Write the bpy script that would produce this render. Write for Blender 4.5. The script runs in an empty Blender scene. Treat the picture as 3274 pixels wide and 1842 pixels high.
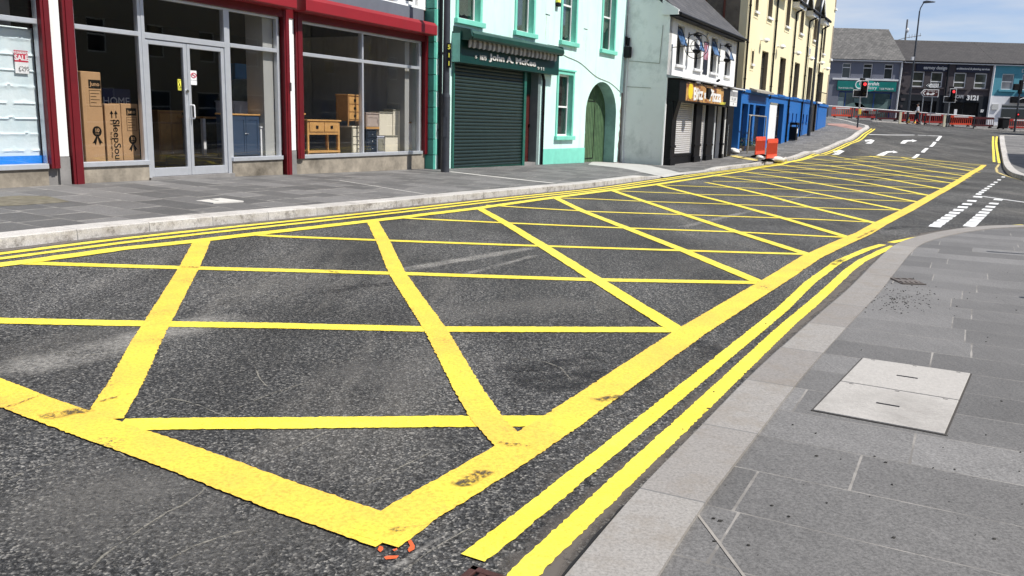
import bpy, bmesh, math, random
import numpy as np
from mathutils import Vector, Matrix, geometry
random.seed(7); RNG = np.random.default_rng(5)
C = bpy.context.scene.collection
sc = bpy.context.scene

# ------------------------------------------------------------------ camera
EYE = 1.5; FPX = 2720.0; CX, CY = 1637.0, 921.0
SLOPE = .0278; HC = 386.0
ROLL = math.atan(SLOPE); PITCH = math.atan((CY-HC)*math.cos(ROLL)/FPX)
cr, sr, cp, sp = math.cos(ROLL), math.sin(ROLL), math.cos(PITCH), math.sin(PITCH)
cam_d = bpy.data.cameras.new('camera'); cam = bpy.data.objects.new('camera', cam_d); C.objects.link(cam)
cam_d.sensor_width = 36.0; cam_d.lens = 36.0*FPX/3274.0; cam_d.clip_start = .05; cam_d.clip_end = 6000
xa = Vector((cr, sr*sp, sr*cp)); dn = Vector((sr, -cr*sp, -cr*cp)); ya = -dn; za = xa.cross(ya)
M4 = Matrix((xa, ya, za)).transposed().to_4x4(); M4.translation = Vector((0, 0, EYE))
cam.matrix_world = M4
sc.camera = cam

# ------------------------------------------------------------------ light
SUN_AZ, SUN_EL = math.radians(110.5), math.radians(54)      # azimuth clockwise from +Y
w = bpy.data.worlds.new('World'); sc.world = w; w.use_nodes = True
nt = w.node_tree; nd = nt.nodes; lk = nt.links; nd.clear()
sky = nd.new('ShaderNodeTexSky'); sky.sky_type = 'NISHITA'; sky.sun_disc = False
sky.sun_elevation = SUN_EL; sky.sun_rotation = SUN_AZ; sky.dust_density = .2; sky.ozone_density = 2.0; sky.air_density = .8
tc = nd.new('ShaderNodeTexCoord'); mp = nd.new('ShaderNodeMapping'); mp.inputs['Scale'].default_value = (1.6, 1.6, 9.0)
mp.inputs['Rotation'].default_value = (.05, .1, .4)
nz = nd.new('ShaderNodeTexNoise'); nz.inputs['Scale'].default_value = 1.35; nz.inputs['Detail'].default_value = 7; nz.inputs['Roughness'].default_value = .55
rp = nd.new('ShaderNodeValToRGB'); rp.color_ramp.elements[0].position = .40; rp.color_ramp.elements[1].position = .65
rp.color_ramp.elements[0].color = (.0, .0, .0, 1); rp.color_ramp.elements[1].color = (.8, .8, .8, 1)
mx = nd.new('ShaderNodeMix'); mx.data_type = 'RGBA'; mx.inputs['B'].default_value = (7.2, 7.4, 7.7, 1)
bg = nd.new('ShaderNodeBackground'); bg.inputs['Strength'].default_value = .08
ow = nd.new('ShaderNodeOutputWorld')
lk.new(tc.outputs['Generated'], mp.inputs['Vector']); lk.new(mp.outputs['Vector'], nz.inputs['Vector'])
lk.new(nz.outputs['Fac'], rp.inputs['Fac']); lk.new(rp.outputs['Color'], mx.inputs['Factor'])
tn = nd.new('ShaderNodeMix'); tn.data_type = 'RGBA'; tn.blend_type = 'MULTIPLY'; tn.inputs['Factor'].default_value = 1.; tn.inputs['B'].default_value = (.82, .98, 1.22, 1); lk.new(sky.outputs['Color'], tn.inputs['A']); lk.new(tn.outputs['Result'], mx.inputs['A']); lk.new(mx.outputs['Result'], bg.inputs['Color']); lk.new(bg.outputs['Background'], ow.inputs['Surface'])
sl = bpy.data.lights.new('sun', 'SUN'); sl.energy = 4.6; sl.angle = math.radians(.53); sl.color = (1, .965, .91)
so = bpy.data.objects.new('sun', sl); C.objects.link(so); so.location = (20, -10, 40)
sdir = Vector((math.sin(SUN_AZ)*math.cos(SUN_EL), math.cos(SUN_AZ)*math.cos(SUN_EL), math.sin(SUN_EL)))
so.rotation_euler = sdir.to_track_quat('Z', 'Y').to_euler()
sc.view_settings.view_transform = 'Standard'; sc.view_settings.look = 'None'
sc.view_settings.exposure = .42; sc.view_settings.gamma = 1
sc.render.engine = 'CYCLES'; sc.render.resolution_x = 1024; sc.render.resolution_y = 576
sc.cycles.max_bounces = 8; sc.cycles.transparent_max_bounces = 16

# ------------------------------------------------------------------ measuring helpers
def ray(x, y):
    a = np.asarray(x, float)-CX; b = np.asarray(y, float)-CY
    u = a*cr+b*sr; v = -a*sr+b*cr
    return np.stack([u, FPX*cp-v*sp, -FPX*sp-v*cp], -1)
def at(x, y, z=None, Y=None):
    R = ray(x, y); t = (z-EYE)/R[2] if z is not None else Y/R[1]
    return np.array([R[0]*t, R[1]*t, EYE+R[2]*t])
# terrain: thin plate spline of the road surface, left side falls gently, far end climbs
_c = []
for x, y, z in ((0, 797, .05), (600, 734, .05), (1000, 693, .04), (1500, 639, .01), (1900, 600, -.05), (2130, 564, -.1), (2425, 530, -.1)):
    _c.append(at(x, y, z=z))
for x, y, Y in ((2496, 518, 38.5), (2611, 491, 46), (2700, 459, 53), (2779, 410, 69), (2710, 389.5, 72.5), (2876, 395, 80), (2652, 379, 80), (3114, 412, 80), (3274, 421.6, 80),
                (2779, 430, 62), (3010, 437, 62), (2901, 454, 59.5), (2837, 490, 50), (2660, 499, 47), (3140, 530, 42), (3180, 437, 63), (3200, 520, 45.5), (3274, 575, 29), (3274, 450, 60)):
    _c.append(at(x, y, Y=Y))
for x, y, Y in ((2488, 466, 52.5), (2531, 451, 55.5), (2585, 434, 59), (2611, 417, 63.5), (2646, 402, 67.5)):
    _p = at(x, y, Y=Y); _p[2] -= .11; _c.append(_p)
_c += [np.array(p, float) for p in ((-7.1, 14, .19), (-6.07, 16, .17), (-4.8, 18.6, .12), (-2.44, 23.3, .05), (-1.77, 24, .04), (2.47, 31.6, -.05), (4.2, 34.7, -.15), (5.76, 33.9, -.17), (10.3, 41.5, -.1),
       (-10, 8, .2), (-10, 2, .15), (-3, 4, -.02), (-1, 2.2, -.03), (1, 5, -.03), (3, 8.5, -.03), (5, 12, -.03), (9, 14, -.03), (16, 15, -.03), (14, 5, 0), (2, -10, -.02), (-8, -10, .05), (16, -8, 0),
       (22, 25, -.03), (34, 88, 2.75), (20, 90, 2.95), (50, 88, 2.4), (0, 60, 1.4), (-14, 30, .15), (-5, 45, .5), (60, 60, 1.1), (60, 20, .1))]
_c = np.array(_c); _P = _c[:, :2]/20.0
def _U(r2): return np.where(r2 > 1e-12, .5*r2*np.log(np.maximum(r2, 1e-12)), 0)
_K = _U(((_P[:, None]-_P[None])**2).sum(-1))+np.eye(len(_P))*.004
_Q = np.hstack([np.ones((len(_P), 1)), _P]); _n = len(_P)
_A = np.zeros((_n+3, _n+3)); _A[:_n, :_n] = _K; _A[:_n, _n:] = _Q; _A[_n:, :_n] = _Q.T
_W = np.linalg.solve(_A, np.concatenate([_c[:, 2], np.zeros(3)]))
def T(x, y):
    x = np.clip(np.asarray(x, float), -16, 62); y = np.clip(np.asarray(y, float), -14, 92)
    p = np.stack([x, y], -1)/20.0; r2 = ((p[..., None, :]-_P)**2).sum(-1)
    return _U(r2)@_W[:_n]+_W[_n]+p@_W[_n+1:]
def G(pts, dz=0.):
    """pixels of the photograph -> points on the ground sheet (dz above it)"""
    pts = np.asarray(pts, float).reshape(-1, 2); R = ray(pts[:, 0], pts[:, 1]); R = R/R[:, 1:2]
    Ys = np.geomspace(1.0, 130, 420)
    X = R[:, 0:1]*Ys; Z = EYE+R[:, 2:3]*Ys
    d = Z-(T(X, np.broadcast_to(Ys, X.shape))+dz)
    k = np.argmax(d < 0, axis=1); k = np.where((d < 0).any(1), k, len(Ys)-1)
    lo = Ys[np.maximum(k-1, 0)]; hi = Ys[k]
    for _ in range(24):
        m = .5*(lo+hi); dd = EYE+R[:, 2]*m-(T(R[:, 0]*m, m)+dz); lo = np.where(dd > 0, m, lo); hi = np.where(dd > 0, hi, m)
    return np.stack([R[:, 0]*hi, hi], -1)

# ------------------------------------------------------------------ materials
def S(h):
    h = h.lstrip('#'); r = []
    for i in (0, 2, 4):
        c = int(h[i:i+2], 16)/255; r.append(c/12.92 if c <= .04045 else ((c+.055)/1.055)**2.4)
    return tuple(r)+(1,)
def nodes(name):
    m = bpy.data.materials.new(name); m.use_nodes = True; t = m.node_tree
    return m, t, t.nodes, t.links, t.nodes['Principled BSDF']
def mth(t, op, a, b=None, c=None):
    n = t.nodes.new('ShaderNodeMath'); n.operation = op
    for i, v in enumerate((a, b, c)):
        if v is None: continue
        if isinstance(v, (int, float)): n.inputs[i].default_value = v
        else: t.links.new(v, n.inputs[i])
    return n.outputs[0]
def noise(t, vec, scale, detail=4, rough=.6):
    n = t.nodes.new('ShaderNodeTexNoise'); n.inputs['Scale'].default_value = scale; n.inputs['Detail'].default_value = detail; n.inputs['Roughness'].default_value = rough
    if vec is not None: t.links.new(vec, n.inputs['Vector'])
    return n.outputs['Fac']
def ramp(t, fac, stops):
    n = t.nodes.new('ShaderNodeValToRGB'); e = n.color_ramp.elements
    while len(e) < len(stops): e.new(.5)
    for k, (p, c) in enumerate(stops):
        e[k].position = p; e[k].color = c if len(c) == 4 else tuple(c)+(1,)
    t.links.new(fac, n.inputs['Fac']); return n.outputs['Color']
def mix(t, fac, a, b, mode='MIX'):
    n = t.nodes.new('ShaderNodeMix'); n.data_type = 'RGBA'; n.blend_type = mode
    for s, v in (('Factor', fac), ('A', a), ('B', b)):
        if isinstance(v, (int, float)): n.inputs[s].default_value = v
        elif isinstance(v, tuple): n.inputs[s].default_value = v
        else: t.links.new(v, n.inputs[s])
    return n.outputs['Result']
def vecs(t, scale=(1, 1, 1), rot=(0, 0, 0), src='Object'):
    c = t.nodes.new('ShaderNodeTexCoord'); m = t.nodes.new('ShaderNodeMapping')
    m.inputs['Scale'].default_value = scale; m.inputs['Rotation'].default_value = rot
    t.links.new(c.outputs[src], m.inputs['Vector']); return m.outputs['Vector']
def bump(t, b, h, strength=.2, dist=.01):
    n = t.nodes.new('ShaderNodeBump'); n.inputs['Strength'].default_value = strength; n.inputs['Distance'].default_value = dist
    t.links.new(h, n.inputs['Height']); t.links.new(n.outputs['Normal'], b.inputs['Normal'])
def g3(v): return (v, v, v, 1)
_mc = {}
def mat(name, col, rough=.6, var=.12, scale=2.5, metal=0., bmp=.1, bscale=60, dirt=None, damt=.5, streak=False, spec=.5):
    """painted / rendered / plastic surface with uneven tone, fine bump and patches of dirt"""
    if name in _mc: return _mc[name]
    m, t, n, l, b = nodes(name)
    if isinstance(col, str): col = S(col)
    v = vecs(t); f = noise(t, v, scale, 6, .65)
    lo = tuple(max(c*(1-var), 0) for c in col[:3])+(1,); hi = tuple(min(c*(1+var), 1) for c in col[:3])+(1,)
    c = ramp(t, f, [(.3, lo), (.7, hi)])
    if dirt:
        dv = vecs(t, (1.6, 1.6, .25) if streak else (1, 1, 1)); df = noise(t, dv, 1.7 if streak else .9, 8, .7)
        df = ramp(t, df, [(.5, (0, 0, 0)), (.75, (damt, damt, damt))]); c = mix(t, df, c, S(dirt) if isinstance(dirt, str) else dirt)
    l.new(c, b.inputs['Base Color']); b.inputs['Roughness'].default_value = rough; b.inputs['Metallic'].default_value = metal
    b.inputs['Specular IOR Level'].default_value = spec
    if bmp: bump(t, b, noise(t, v, bscale, 3, .6), bmp, .01)
    _mc[name] = m; return m
def glass(name, tint=(.8, .85, .85), refl=1.0):
    m, t, n, l, b = nodes(name); n.remove(b); o = n['Material Output']
    tr = n.new('ShaderNodeBsdfTransparent'); tr.inputs['Color'].default_value = tint+(1,)
    gl = n.new('ShaderNodeBsdfGlossy'); gl.inputs['Roughness'].default_value = .01; gl.inputs['Color'].default_value = (refl, refl, refl, 1)
    fr = n.new('ShaderNodeFresnel'); ge = n.new('ShaderNodeNewGeometry'); l.new(mth(t, 'ADD', mth(t, 'MULTIPLY', ge.outputs['Backfacing'], -.8333), 1.5), fr.inputs['IOR']); mxs = n.new('ShaderNodeMixShader')
    v = vecs(t); bp = n.new('ShaderNodeBump'); bp.inputs['Strength'].default_value = .012; bp.inputs['Distance'].default_value = .05
    l.new(noise(t, v, 1.3, 2), bp.inputs['Height']); l.new(bp.outputs['Normal'], gl.inputs['Normal'])
    l.new(fr.outputs[0], mxs.inputs[0]); l.new(tr.outputs[0], mxs.inputs[1]); l.new(gl.outputs[0], mxs.inputs[2]); l.new(mxs.outputs[0], o.inputs['Surface'])
    return m
def dark_glass(name, col=(.02, .025, .025, 1), rough=.04):
    m, t, n, l, b = nodes(name); v = vecs(t)
    l.new(ramp(t, noise(t, v, .8, 3), [(.3, tuple(c*.5 for c in col[:3])), (.7, tuple(c*1.6 for c in col[:3]))]), b.inputs['Base Color'])
    b.inputs['Roughness'].default_value = rough; b.inputs['Specular IOR Level'].default_value = .6
    bump(t, b, noise(t, v, 1.1, 2), .03, .05); return m

# ------------------------------------------------------------------ mesh building
def setp(o, label=None, cat=None, group=None, kind=None):
    if label: o['label'] = label
    if cat: o['category'] = cat
    if group: o['group'] = group
    if kind: o['kind'] = kind
    return o
def thing(name, label, cat, loc=(0, 0, 0), rz=0, group=None):
    o = bpy.data.objects.new(name, None); C.objects.link(o); o.location = loc; o.rotation_euler = (0, 0, rz); o.empty_display_size = .2
    return setp(o, label, cat, group)
class MB:
    """local frame of facades: x = u along the wall, y = -o (o outward), z up"""
    def __init__(s): s.v = []; s.f = []; s.mi = []; s.m = 0
    def add(s, vs, fs):
        k = len(s.v); s.v += [tuple(map(float, p)) for p in vs]; s.f += [tuple(i+k for i in f) for f in fs]; s.mi += [s.m]*len(fs); return s
    def box(s, x0, x1, y0, y1, z0, z1):
        x0, x1 = sorted((x0, x1)); y0, y1 = sorted((y0, y1)); z0, z1 = sorted((z0, z1))
        return s.add([(x0, y0, z0), (x1, y0, z0), (x1, y1, z0), (x0, y1, z0), (x0, y0, z1), (x1, y0, z1), (x1, y1, z1), (x0, y1, z1)],
                     [(0, 3, 2, 1), (4, 5, 6, 7), (0, 1, 5, 4), (1, 2, 6, 5), (2, 3, 7, 6), (3, 0, 4, 7)])
    def b(s, u0, u1, o0, o1, z0, z1): return s.box(u0, u1, -o1, -o0, z0, z1)
    def prism(s, poly, axis, a, b_):
        """poly: 2D loop in the two other axes (x: (y,z), y: (x,z), z: (x,y)), extruded from a to b along axis"""
        def P(p, c): return {'x': (c, p[0], p[1]), 'y': (p[0], c, p[1]), 'z': (p[0], p[1], c)}[axis]
        n = len(poly); vs = [P(p, a) for p in poly]+[P(p, b_) for p in poly]
        tri = geometry.tessellate_polygon([[Vector((p[0], p[1], 0)) for p in poly]])
        fs = [tuple(t_) for t_ in tri]+[tuple(i+n for i in reversed(t_)) for t_ in tri]+[(i, (i+1) % n, (i+1) % n+n, i+n) for i in range(n)]
        return s.add(vs, fs)
    def cyl(s, p0, p1, r0, r1=None, n=12, cap=True):
        r1 = r0 if r1 is None else r1; p0, p1 = Vector(p0), Vector(p1); d = (p1-p0).normalized()
        a = d.orthogonal().normalized(); b_ = d.cross(a); vs = []
        for p, r in ((p0, r0), (p1, r1)):
            for i in range(n):
                t_ = 2*math.pi*i/n; vs.append(p+a*math.cos(t_)*r+b_*math.sin(t_)*r)
        fs = [(i, (i+1) % n, (i+1) % n+n, i+n) for i in range(n)]
        if cap: fs += [tuple(range(n-1, -1, -1)), tuple(range(n, 2*n))]
        return s.add(vs, fs)
    def tube(s, pts, r, n=8):
        for a, b_ in zip(pts[:-1], pts[1:]): s.cyl(a, b_, r, r, n)
        return s
    def lathe(s, prof, c=(0, 0, 0), axis='z', n=20):
        vs = []; k = len(prof)
        for i in range(n):
            t_ = 2*math.pi*i/n
            for r, h in prof:
                p = (r*math.cos(t_), r*math.sin(t_), h) if axis == 'z' else (r*math.cos(t_), h, r*math.sin(t_))
                vs.append((p[0]+c[0], p[1]+c[1], p[2]+c[2]))
        fs = [(i*k+j, ((i+1) % n)*k+j, ((i+1) % n)*k+j+1, i*k+j+1) for i in range(n) for j in range(k-1)]
        return s.add(vs, fs)
    def ring(s, c, R, r, axis='y', n=32):
        vs = []; m_ = 6
        for i in range(n):
            t_ = 2*math.pi*i/n
            for j in range(m_):
                q = 2*math.pi*j/m_; rr = R+r*math.cos(q); h = r*math.sin(q)
                vs.append((c[0]+rr*math.cos(t_), c[1]+h, c[2]+rr*math.sin(t_)) if axis == 'y' else (c[0]+h, c[1]+rr*math.cos(t_), c[2]+rr*math.sin(t_)))
        return s.add(vs, [(i*m_+j, ((i+1) % n)*m_+j, ((i+1) % n)*m_+(j+1) % m_, i*m_+(j+1) % m_) for i in range(n) for j in range(m_)])
    def blob(s, c, r, n=10, m_=7, jit=0.):
        vs = []
        for i in range(m_+1):
            ph = math.pi*i/m_
            for j in range(n):
                th = 2*math.pi*j/n; k = 1+random.uniform(-jit, jit)
                vs.append((c[0]+r[0]*k*math.sin(ph)*math.cos(th), c[1]+r[1]*k*math.sin(ph)*math.sin(th), c[2]+r[2]*k*math.cos(ph)))
        return s.add(vs, [(i*n+j, (i+1)*n+j, (i+1)*n+(j+1) % n, i*n+(j+1) % n) for i in range(m_) for j in range(n)])
    def build(s, name, mats, parent=None, smooth=False, bevel=0, label=None, fix=True):
        me = bpy.data.meshes.new(name); me.from_pydata(s.v, [], s.f)
        if not isinstance(mats, (list, tuple)): mats = [mats]
        for m in mats: me.materials.append(m)
        if len(mats) > 1: me.polygons.foreach_set('material_index', s.mi)
        if smooth is True: me.polygons.foreach_set('use_smooth', [True]*len(me.polygons))
        me.validate()
        if fix:
            bm_ = bmesh.new(); bm_.from_mesh(me); bmesh.ops.recalc_face_normals(bm_, faces=bm_.faces); bm_.to_mesh(me); bm_.free()
        if smooth == 'auto':
            me.polygons.foreach_set('use_smooth', [True]*len(me.polygons)); me.set_sharp_from_angle(angle=math.radians(35))
        me.update()
        o = bpy.data.objects.new(name, me); C.objects.link(o)
        if parent: o.parent = parent
        if bevel:
            k = o.modifiers.new('bevel', 'BEVEL'); k.width = bevel; k.segments = 2; k.limit_method = 'ANGLE'
        if label: o['label'] = label
        return o
def wallmb(outer, holes, thick=.3, o=0., mb=None):
    """wall slab in the facade plane with polygonal openings (front at outward offset o)"""
    mb = mb or MB()
    if holes and len(outer) == 4 and outer[0][1] == outer[1][1] and outer[2][1] == outer[3][1] and all(len(h) == 4 for h in holes):
        u0, u1, z0, z1 = outer[0][0], outer[1][0], outer[0][1], outer[2][1]; cl = lambda v, a, b: min(max(v, a), b)
        H_ = [(cl(h[0][0], u0, u1), cl(h[1][0], u0, u1), cl(h[0][1], z0, z1), cl(h[2][1], z0, z1)) for h in holes]
        us = sorted({u0, u1} | {h[0] for h in H_} | {h[1] for h in H_}); zs = sorted({z0, z1} | {h[2] for h in H_} | {h[3] for h in H_})
        ins = lambda a, b: any(h[0] < a < h[1] and h[2] < b < h[3] for h in H_)
        S_ = [[not ins((us[i]+us[i+1])/2, (zs[j]+zs[j+1])/2) for j in range(len(zs)-1)] for i in range(len(us)-1)]
        gt_ = lambda i, j: 0 <= i < len(S_) and 0 <= j < len(S_[0]) and S_[i][j]
        idx = {}; V_ = []; F_ = []
        def vi(i, j, k):
            if (i, j, k) not in idx: idx[i, j, k] = len(V_); V_.append((us[i], -o+(thick if k else 0), zs[j]))
            return idx[i, j, k]
        for i in range(len(S_)):
            for j in range(len(S_[0])):
                if not S_[i][j]: continue
                F_ += [(vi(i, j, 0), vi(i+1, j, 0), vi(i+1, j+1, 0), vi(i, j+1, 0)), (vi(i, j, 1), vi(i, j+1, 1), vi(i+1, j+1, 1), vi(i+1, j, 1))]
                if not gt_(i-1, j): F_.append((vi(i, j, 0), vi(i, j+1, 0), vi(i, j+1, 1), vi(i, j, 1)))
                if not gt_(i+1, j): F_.append((vi(i+1, j, 0), vi(i+1, j, 1), vi(i+1, j+1, 1), vi(i+1, j+1, 0)))
                if not gt_(i, j-1): F_.append((vi(i, j, 0), vi(i, j, 1), vi(i+1, j, 1), vi(i+1, j, 0)))
                if not gt_(i, j+1): F_.append((vi(i, j+1, 0), vi(i+1, j+1, 0), vi(i+1, j+1, 1), vi(i, j+1, 1)))
        return mb.add(V_, F_)
    loops = [outer]+list(holes)
    tri = geometry.tessellate_polygon([[Vector((p[0], p[1], 0)) for p in L] for L in loops])
    flat = [p for L in loops for p in L]; n = len(flat)
    vs = [(p[0], -o, p[1]) for p in flat]+[(p[0], -o+thick, p[1]) for p in flat]
    fs = [tuple(t_) for t_ in tri]+[tuple(i+n for i in reversed(t_)) for t_ in tri]; k = 0
    for L in loops:
        for i in range(len(L)):
            a, b_ = k+i, k+(i+1) % len(L); fs.append((a, b_, b_+n, a+n))
        k += len(L)
    return mb.add(vs, fs)
def R4(u0, u1, z0, z1): return [(u0, z0), (u1, z0), (u1, z1), (u0, z1)]
def text(s, size, m, parent, u, o, z, depth=.012, xs=1., align='CENTER', rot=0., name='lettering', bold=0., rx=math.pi/2, label=None):
    cu = bpy.data.curves.new('t', 'FONT'); cu.body = s; cu.size = size; cu.extrude = depth; cu.align_x = align; cu.align_y = 'CENTER'; cu.offset = bold; cu.resolution_u = 3
    ob = bpy.data.objects.new('t', cu); C.objects.link(ob); bpy.context.view_layer.update()
    me = bpy.data.meshes.new_from_object(ob.evaluated_get(bpy.context.evaluated_depsgraph_get()))
    bpy.data.objects.remove(ob); me.transform(Matrix.Diagonal((xs, 1, 1, 1)))
    me.transform(Matrix.Rotation(rot, 4, 'Z')); me.transform(Matrix.Rotation(rx, 4, 'X'))
    me.materials.clear(); me.materials.append(m); me.name = name
    q = bpy.data.objects.new(name, me); C.objects.link(q); q.parent = parent; q.location = (u, -o, z)
    if label: q['label'] = label
    return q
def dup(o, parent=None):
    c = o.copy(); C.objects.link(c)
    if parent: c.parent = parent
    for ch in list(o.children): dup(ch, c)
    return c
class Fac:
    def __init__(s, p, ang):
        s.p = np.array(p[:2]); s.a = math.radians(ang); s.d = np.array([math.sin(s.a), math.cos(s.a)]); s.n = np.array([math.cos(s.a), -math.sin(s.a)]); s.rz = math.pi/2-s.a
    def q(s, x, y, o=0.):
        """pixel -> (u, z) on the plane o metres in front of the facade"""
        R = ray(x, y); p = s.p+s.n*o; t_ = (p@s.n)/(R[:2]@s.n); P = R[:2]*t_
        return float((P-p)@s.d), float(EYE+R[2]*t_)
    def W(s, u, o=0.): return s.p+s.d*u+s.n*o
    def loc(s): return (float(s.p[0]), float(s.p[1]), 0.)
# ------------------------------------------------------------------ ground materials
def asphalt():
    m, t, n, l, b = nodes('asphalt'); v = vecs(t)
    vo = n.new('ShaderNodeTexVoronoi'); vo.inputs['Scale'].default_value = 105; l.new(v, vo.inputs['Vector'])
    sp = n.new('ShaderNodeSeparateColor'); l.new(vo.outputs['Color'], sp.inputs[0])
    base = ramp(t, sp.outputs[0], [(0, g3(.016)), (.3, g3(.026)), (.62, g3(.046)), (.84, (.088, .085, .079)), (.95, (.16, .152, .138))])
    pits = ramp(t, noise(t, v, 38, 3, .7), [(.38, g3(.3)), (.5, g3(1)), (.64, g3(1.5))]); base = mix(t, 1., base, pits, 'MULTIPLY')
    big = ramp(t, noise(t, v, .35, 5, .6), [(.34, g3(.76)), (.62, g3(1.6))]); base = mix(t, 1., base, big, 'MULTIPLY')
    sv = vecs(t, (.9, .045, 1), (0, 0, math.radians(26.5)))
    track = ramp(t, noise(t, sv, 1.0, 4, .55), [(.4, g3(.86)), (.62, g3(1.3))]); base = mix(t, 1., base, track, 'MULTIPLY')
    pale = ramp(t, noise(t, vecs(t, (.7, .12, 1), (0, 0, math.radians(26.5))), 1.3, 9, .75), [(.52, g3(0)), (.72, g3(.34))])
    base = mix(t, pale, base, (.26, .24, .21, 1))
    tyre = ramp(t, noise(t, vecs(t, (.6, .2, 1), (0, 0, math.radians(55))), 1.1, 3, .5), [(.63, g3(0)), (.78, g3(.55))]); base = mix(t, tyre, base, g3(.016))
    l.new(base, b.inputs['Base Color']); b.inputs['Roughness'].default_value = .82; b.inputs['Specular IOR Level'].default_value = .35
    bump(t, b, mth(t, 'ADD', vo.outputs['Distance'], noise(t, v, 60, 2)), .55, .012); return m
def noise_col(t, v, s):
    n = t.nodes.new('ShaderNodeTexNoise'); n.inputs['Scale'].default_value = s; n.inputs['Detail'].default_value = 3; t.links.new(v, n.inputs['Vector']); return n.outputs['Color']
def paint(name, c1, c2, worn=.5, wear=.62):
    m, t, n, l, b = nodes(name); v = vecs(t)
    c = ramp(t, noise(t, v, 1.4, 6, .65), [(.38, c1), (.62, c2)]); c = mix(t, 1., c, ramp(t, noise(t, v, 55, 3, .7), [(.34, g3(.74)), (.5, g3(1.)), (.7, g3(1.06))]), 'MULTIPLY')
    sv = vecs(t, (5, 1, 1), (0, 0, math.radians(30)))
    sc_ = ramp(t, noise(t, sv, 3.2, 6, .7), [(.58, g3(0)), (.74, g3(worn))]); c = mix(t, sc_, c, (.55, .38, .09, 1))
    tex = noise(t, v, 70, 4, .7); patch = ramp(t, noise(t, v, 2.3, 4, .6), [(.6, g3(0)), (.72, g3(1))])
    chips = mth(t, 'MULTIPLY', mth(t, 'GREATER_THAN', tex, wear), patch); c = mix(t, chips, c, g3(.05))
    l.new(c, b.inputs['Base Color']); b.inputs['Roughness'].default_value = .55; bump(t, b, mth(t, 'ADD', tex, noise(t, v, 30, 2)), .35, .01); return m
def paving(name, rot, rowh, lmin, lmax, c0, c1, joint, jw=.008, tint=(1, 1, 1, 1)):
    """slabs laid in courses: every course has its own slab length and offset"""
    m, t, n, l, b = nodes(name); v = vecs(t, rot=(0, 0, rot)); s = n.new('ShaderNodeSeparateXYZ'); l.new(v, s.inputs[0])
    x, y = s.outputs[0], s.outputs[1]
    rv = mth(t, 'DIVIDE', y, rowh); row = mth(t, 'FLOOR', rv); fy = mth(t, 'FRACT', rv)
    wn = n.new('ShaderNodeTexWhiteNoise'); wn.noise_dimensions = '1D'; l.new(row, wn.inputs['W']); sc_ = n.new('ShaderNodeSeparateColor'); l.new(wn.outputs['Color'], sc_.inputs[0])
    L = mth(t, 'ADD', lmin, mth(t, 'MULTIPLY', sc_.outputs[0], lmax-lmin)); xo = mth(t, 'ADD', x, mth(t, 'MULTIPLY', sc_.outputs[1], 7.))
    cv = mth(t, 'DIVIDE', xo, L); cell = mth(t, 'FLOOR', cv); fx = mth(t, 'FRACT', cv)
    cmb = n.new('ShaderNodeCombineXYZ'); l.new(row, cmb.inputs[0]); l.new(cell, cmb.inputs[1])
    w2 = n.new('ShaderNodeTexWhiteNoise'); w2.noise_dimensions = '2D'; l.new(cmb.outputs[0], w2.inputs['Vector'])
    c = ramp(t, w2.outputs['Value'], [(0, c0), (.55, tuple((a+b_)/2 for a, b_ in zip(c0, c1))), (1, c1)])
    vv = vecs(t); c = mix(t, 1., c, ramp(t, noise(t, vv, 75, 4, .85), [(.36, g3(.62)), (.5, g3(1.)), (.66, g3(1.42))]), 'MULTIPLY')
    c = mix(t, 1., c, ramp(t, noise(t, vv, .8, 6, .7), [(.3, g3(.84)), (.7, g3(1.14))]), 'MULTIPLY')
    c = mix(t, 1., c, ramp(t, noise(t, vecs(t, (9, 1.2, 1), (0, 0, rot)), 3., 4, .6), [(.3, g3(.92)), (.7, g3(1.07))]), 'MULTIPLY')
    dx = mth(t, 'MULTIPLY', mth(t, 'MINIMUM', fx, mth(t, 'SUBTRACT', 1., fx)), L); dy = mth(t, 'MULTIPLY', mth(t, 'MINIMUM', fy, mth(t, 'SUBTRACT', 1., fy)), rowh)
    d = mth(t, 'MINIMUM', mth(t, 'MULTIPLY', dx, .75), mth(t, 'MULTIPLY', dy, 1.35)); d = mth(t, 'ADD', d, mth(t, 'MULTIPLY', mth(t, 'SUBTRACT', noise(t, vv, 9, 3), .5), jw*.9))
    j = mth(t, 'LESS_THAN', d, jw*.5)
    jn = noise(t, vv, 2.2, 4, .7); jc = ramp(t, jn, [(.42, tuple(q*.5 for q in joint[:3])), (.6, joint)]); c = mix(t, mth(t, 'MULTIPLY', j, .95), c, jc)
    st = ramp(t, noise(t, vv, 26, 2, .5), [(.80, g3(0)), (.86, g3(.5))]); c = mix(t, st, c, g3(.03))
    l.new(c, b.inputs['Base Color']); b.inputs['Roughness'].default_value = .7; b.inputs['Specular IOR Level'].default_value = .4
    bump(t, b, mth(t, 'SUBTRACT', noise(t, vv, 90, 3, .7), j), .22, .006); return m
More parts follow.
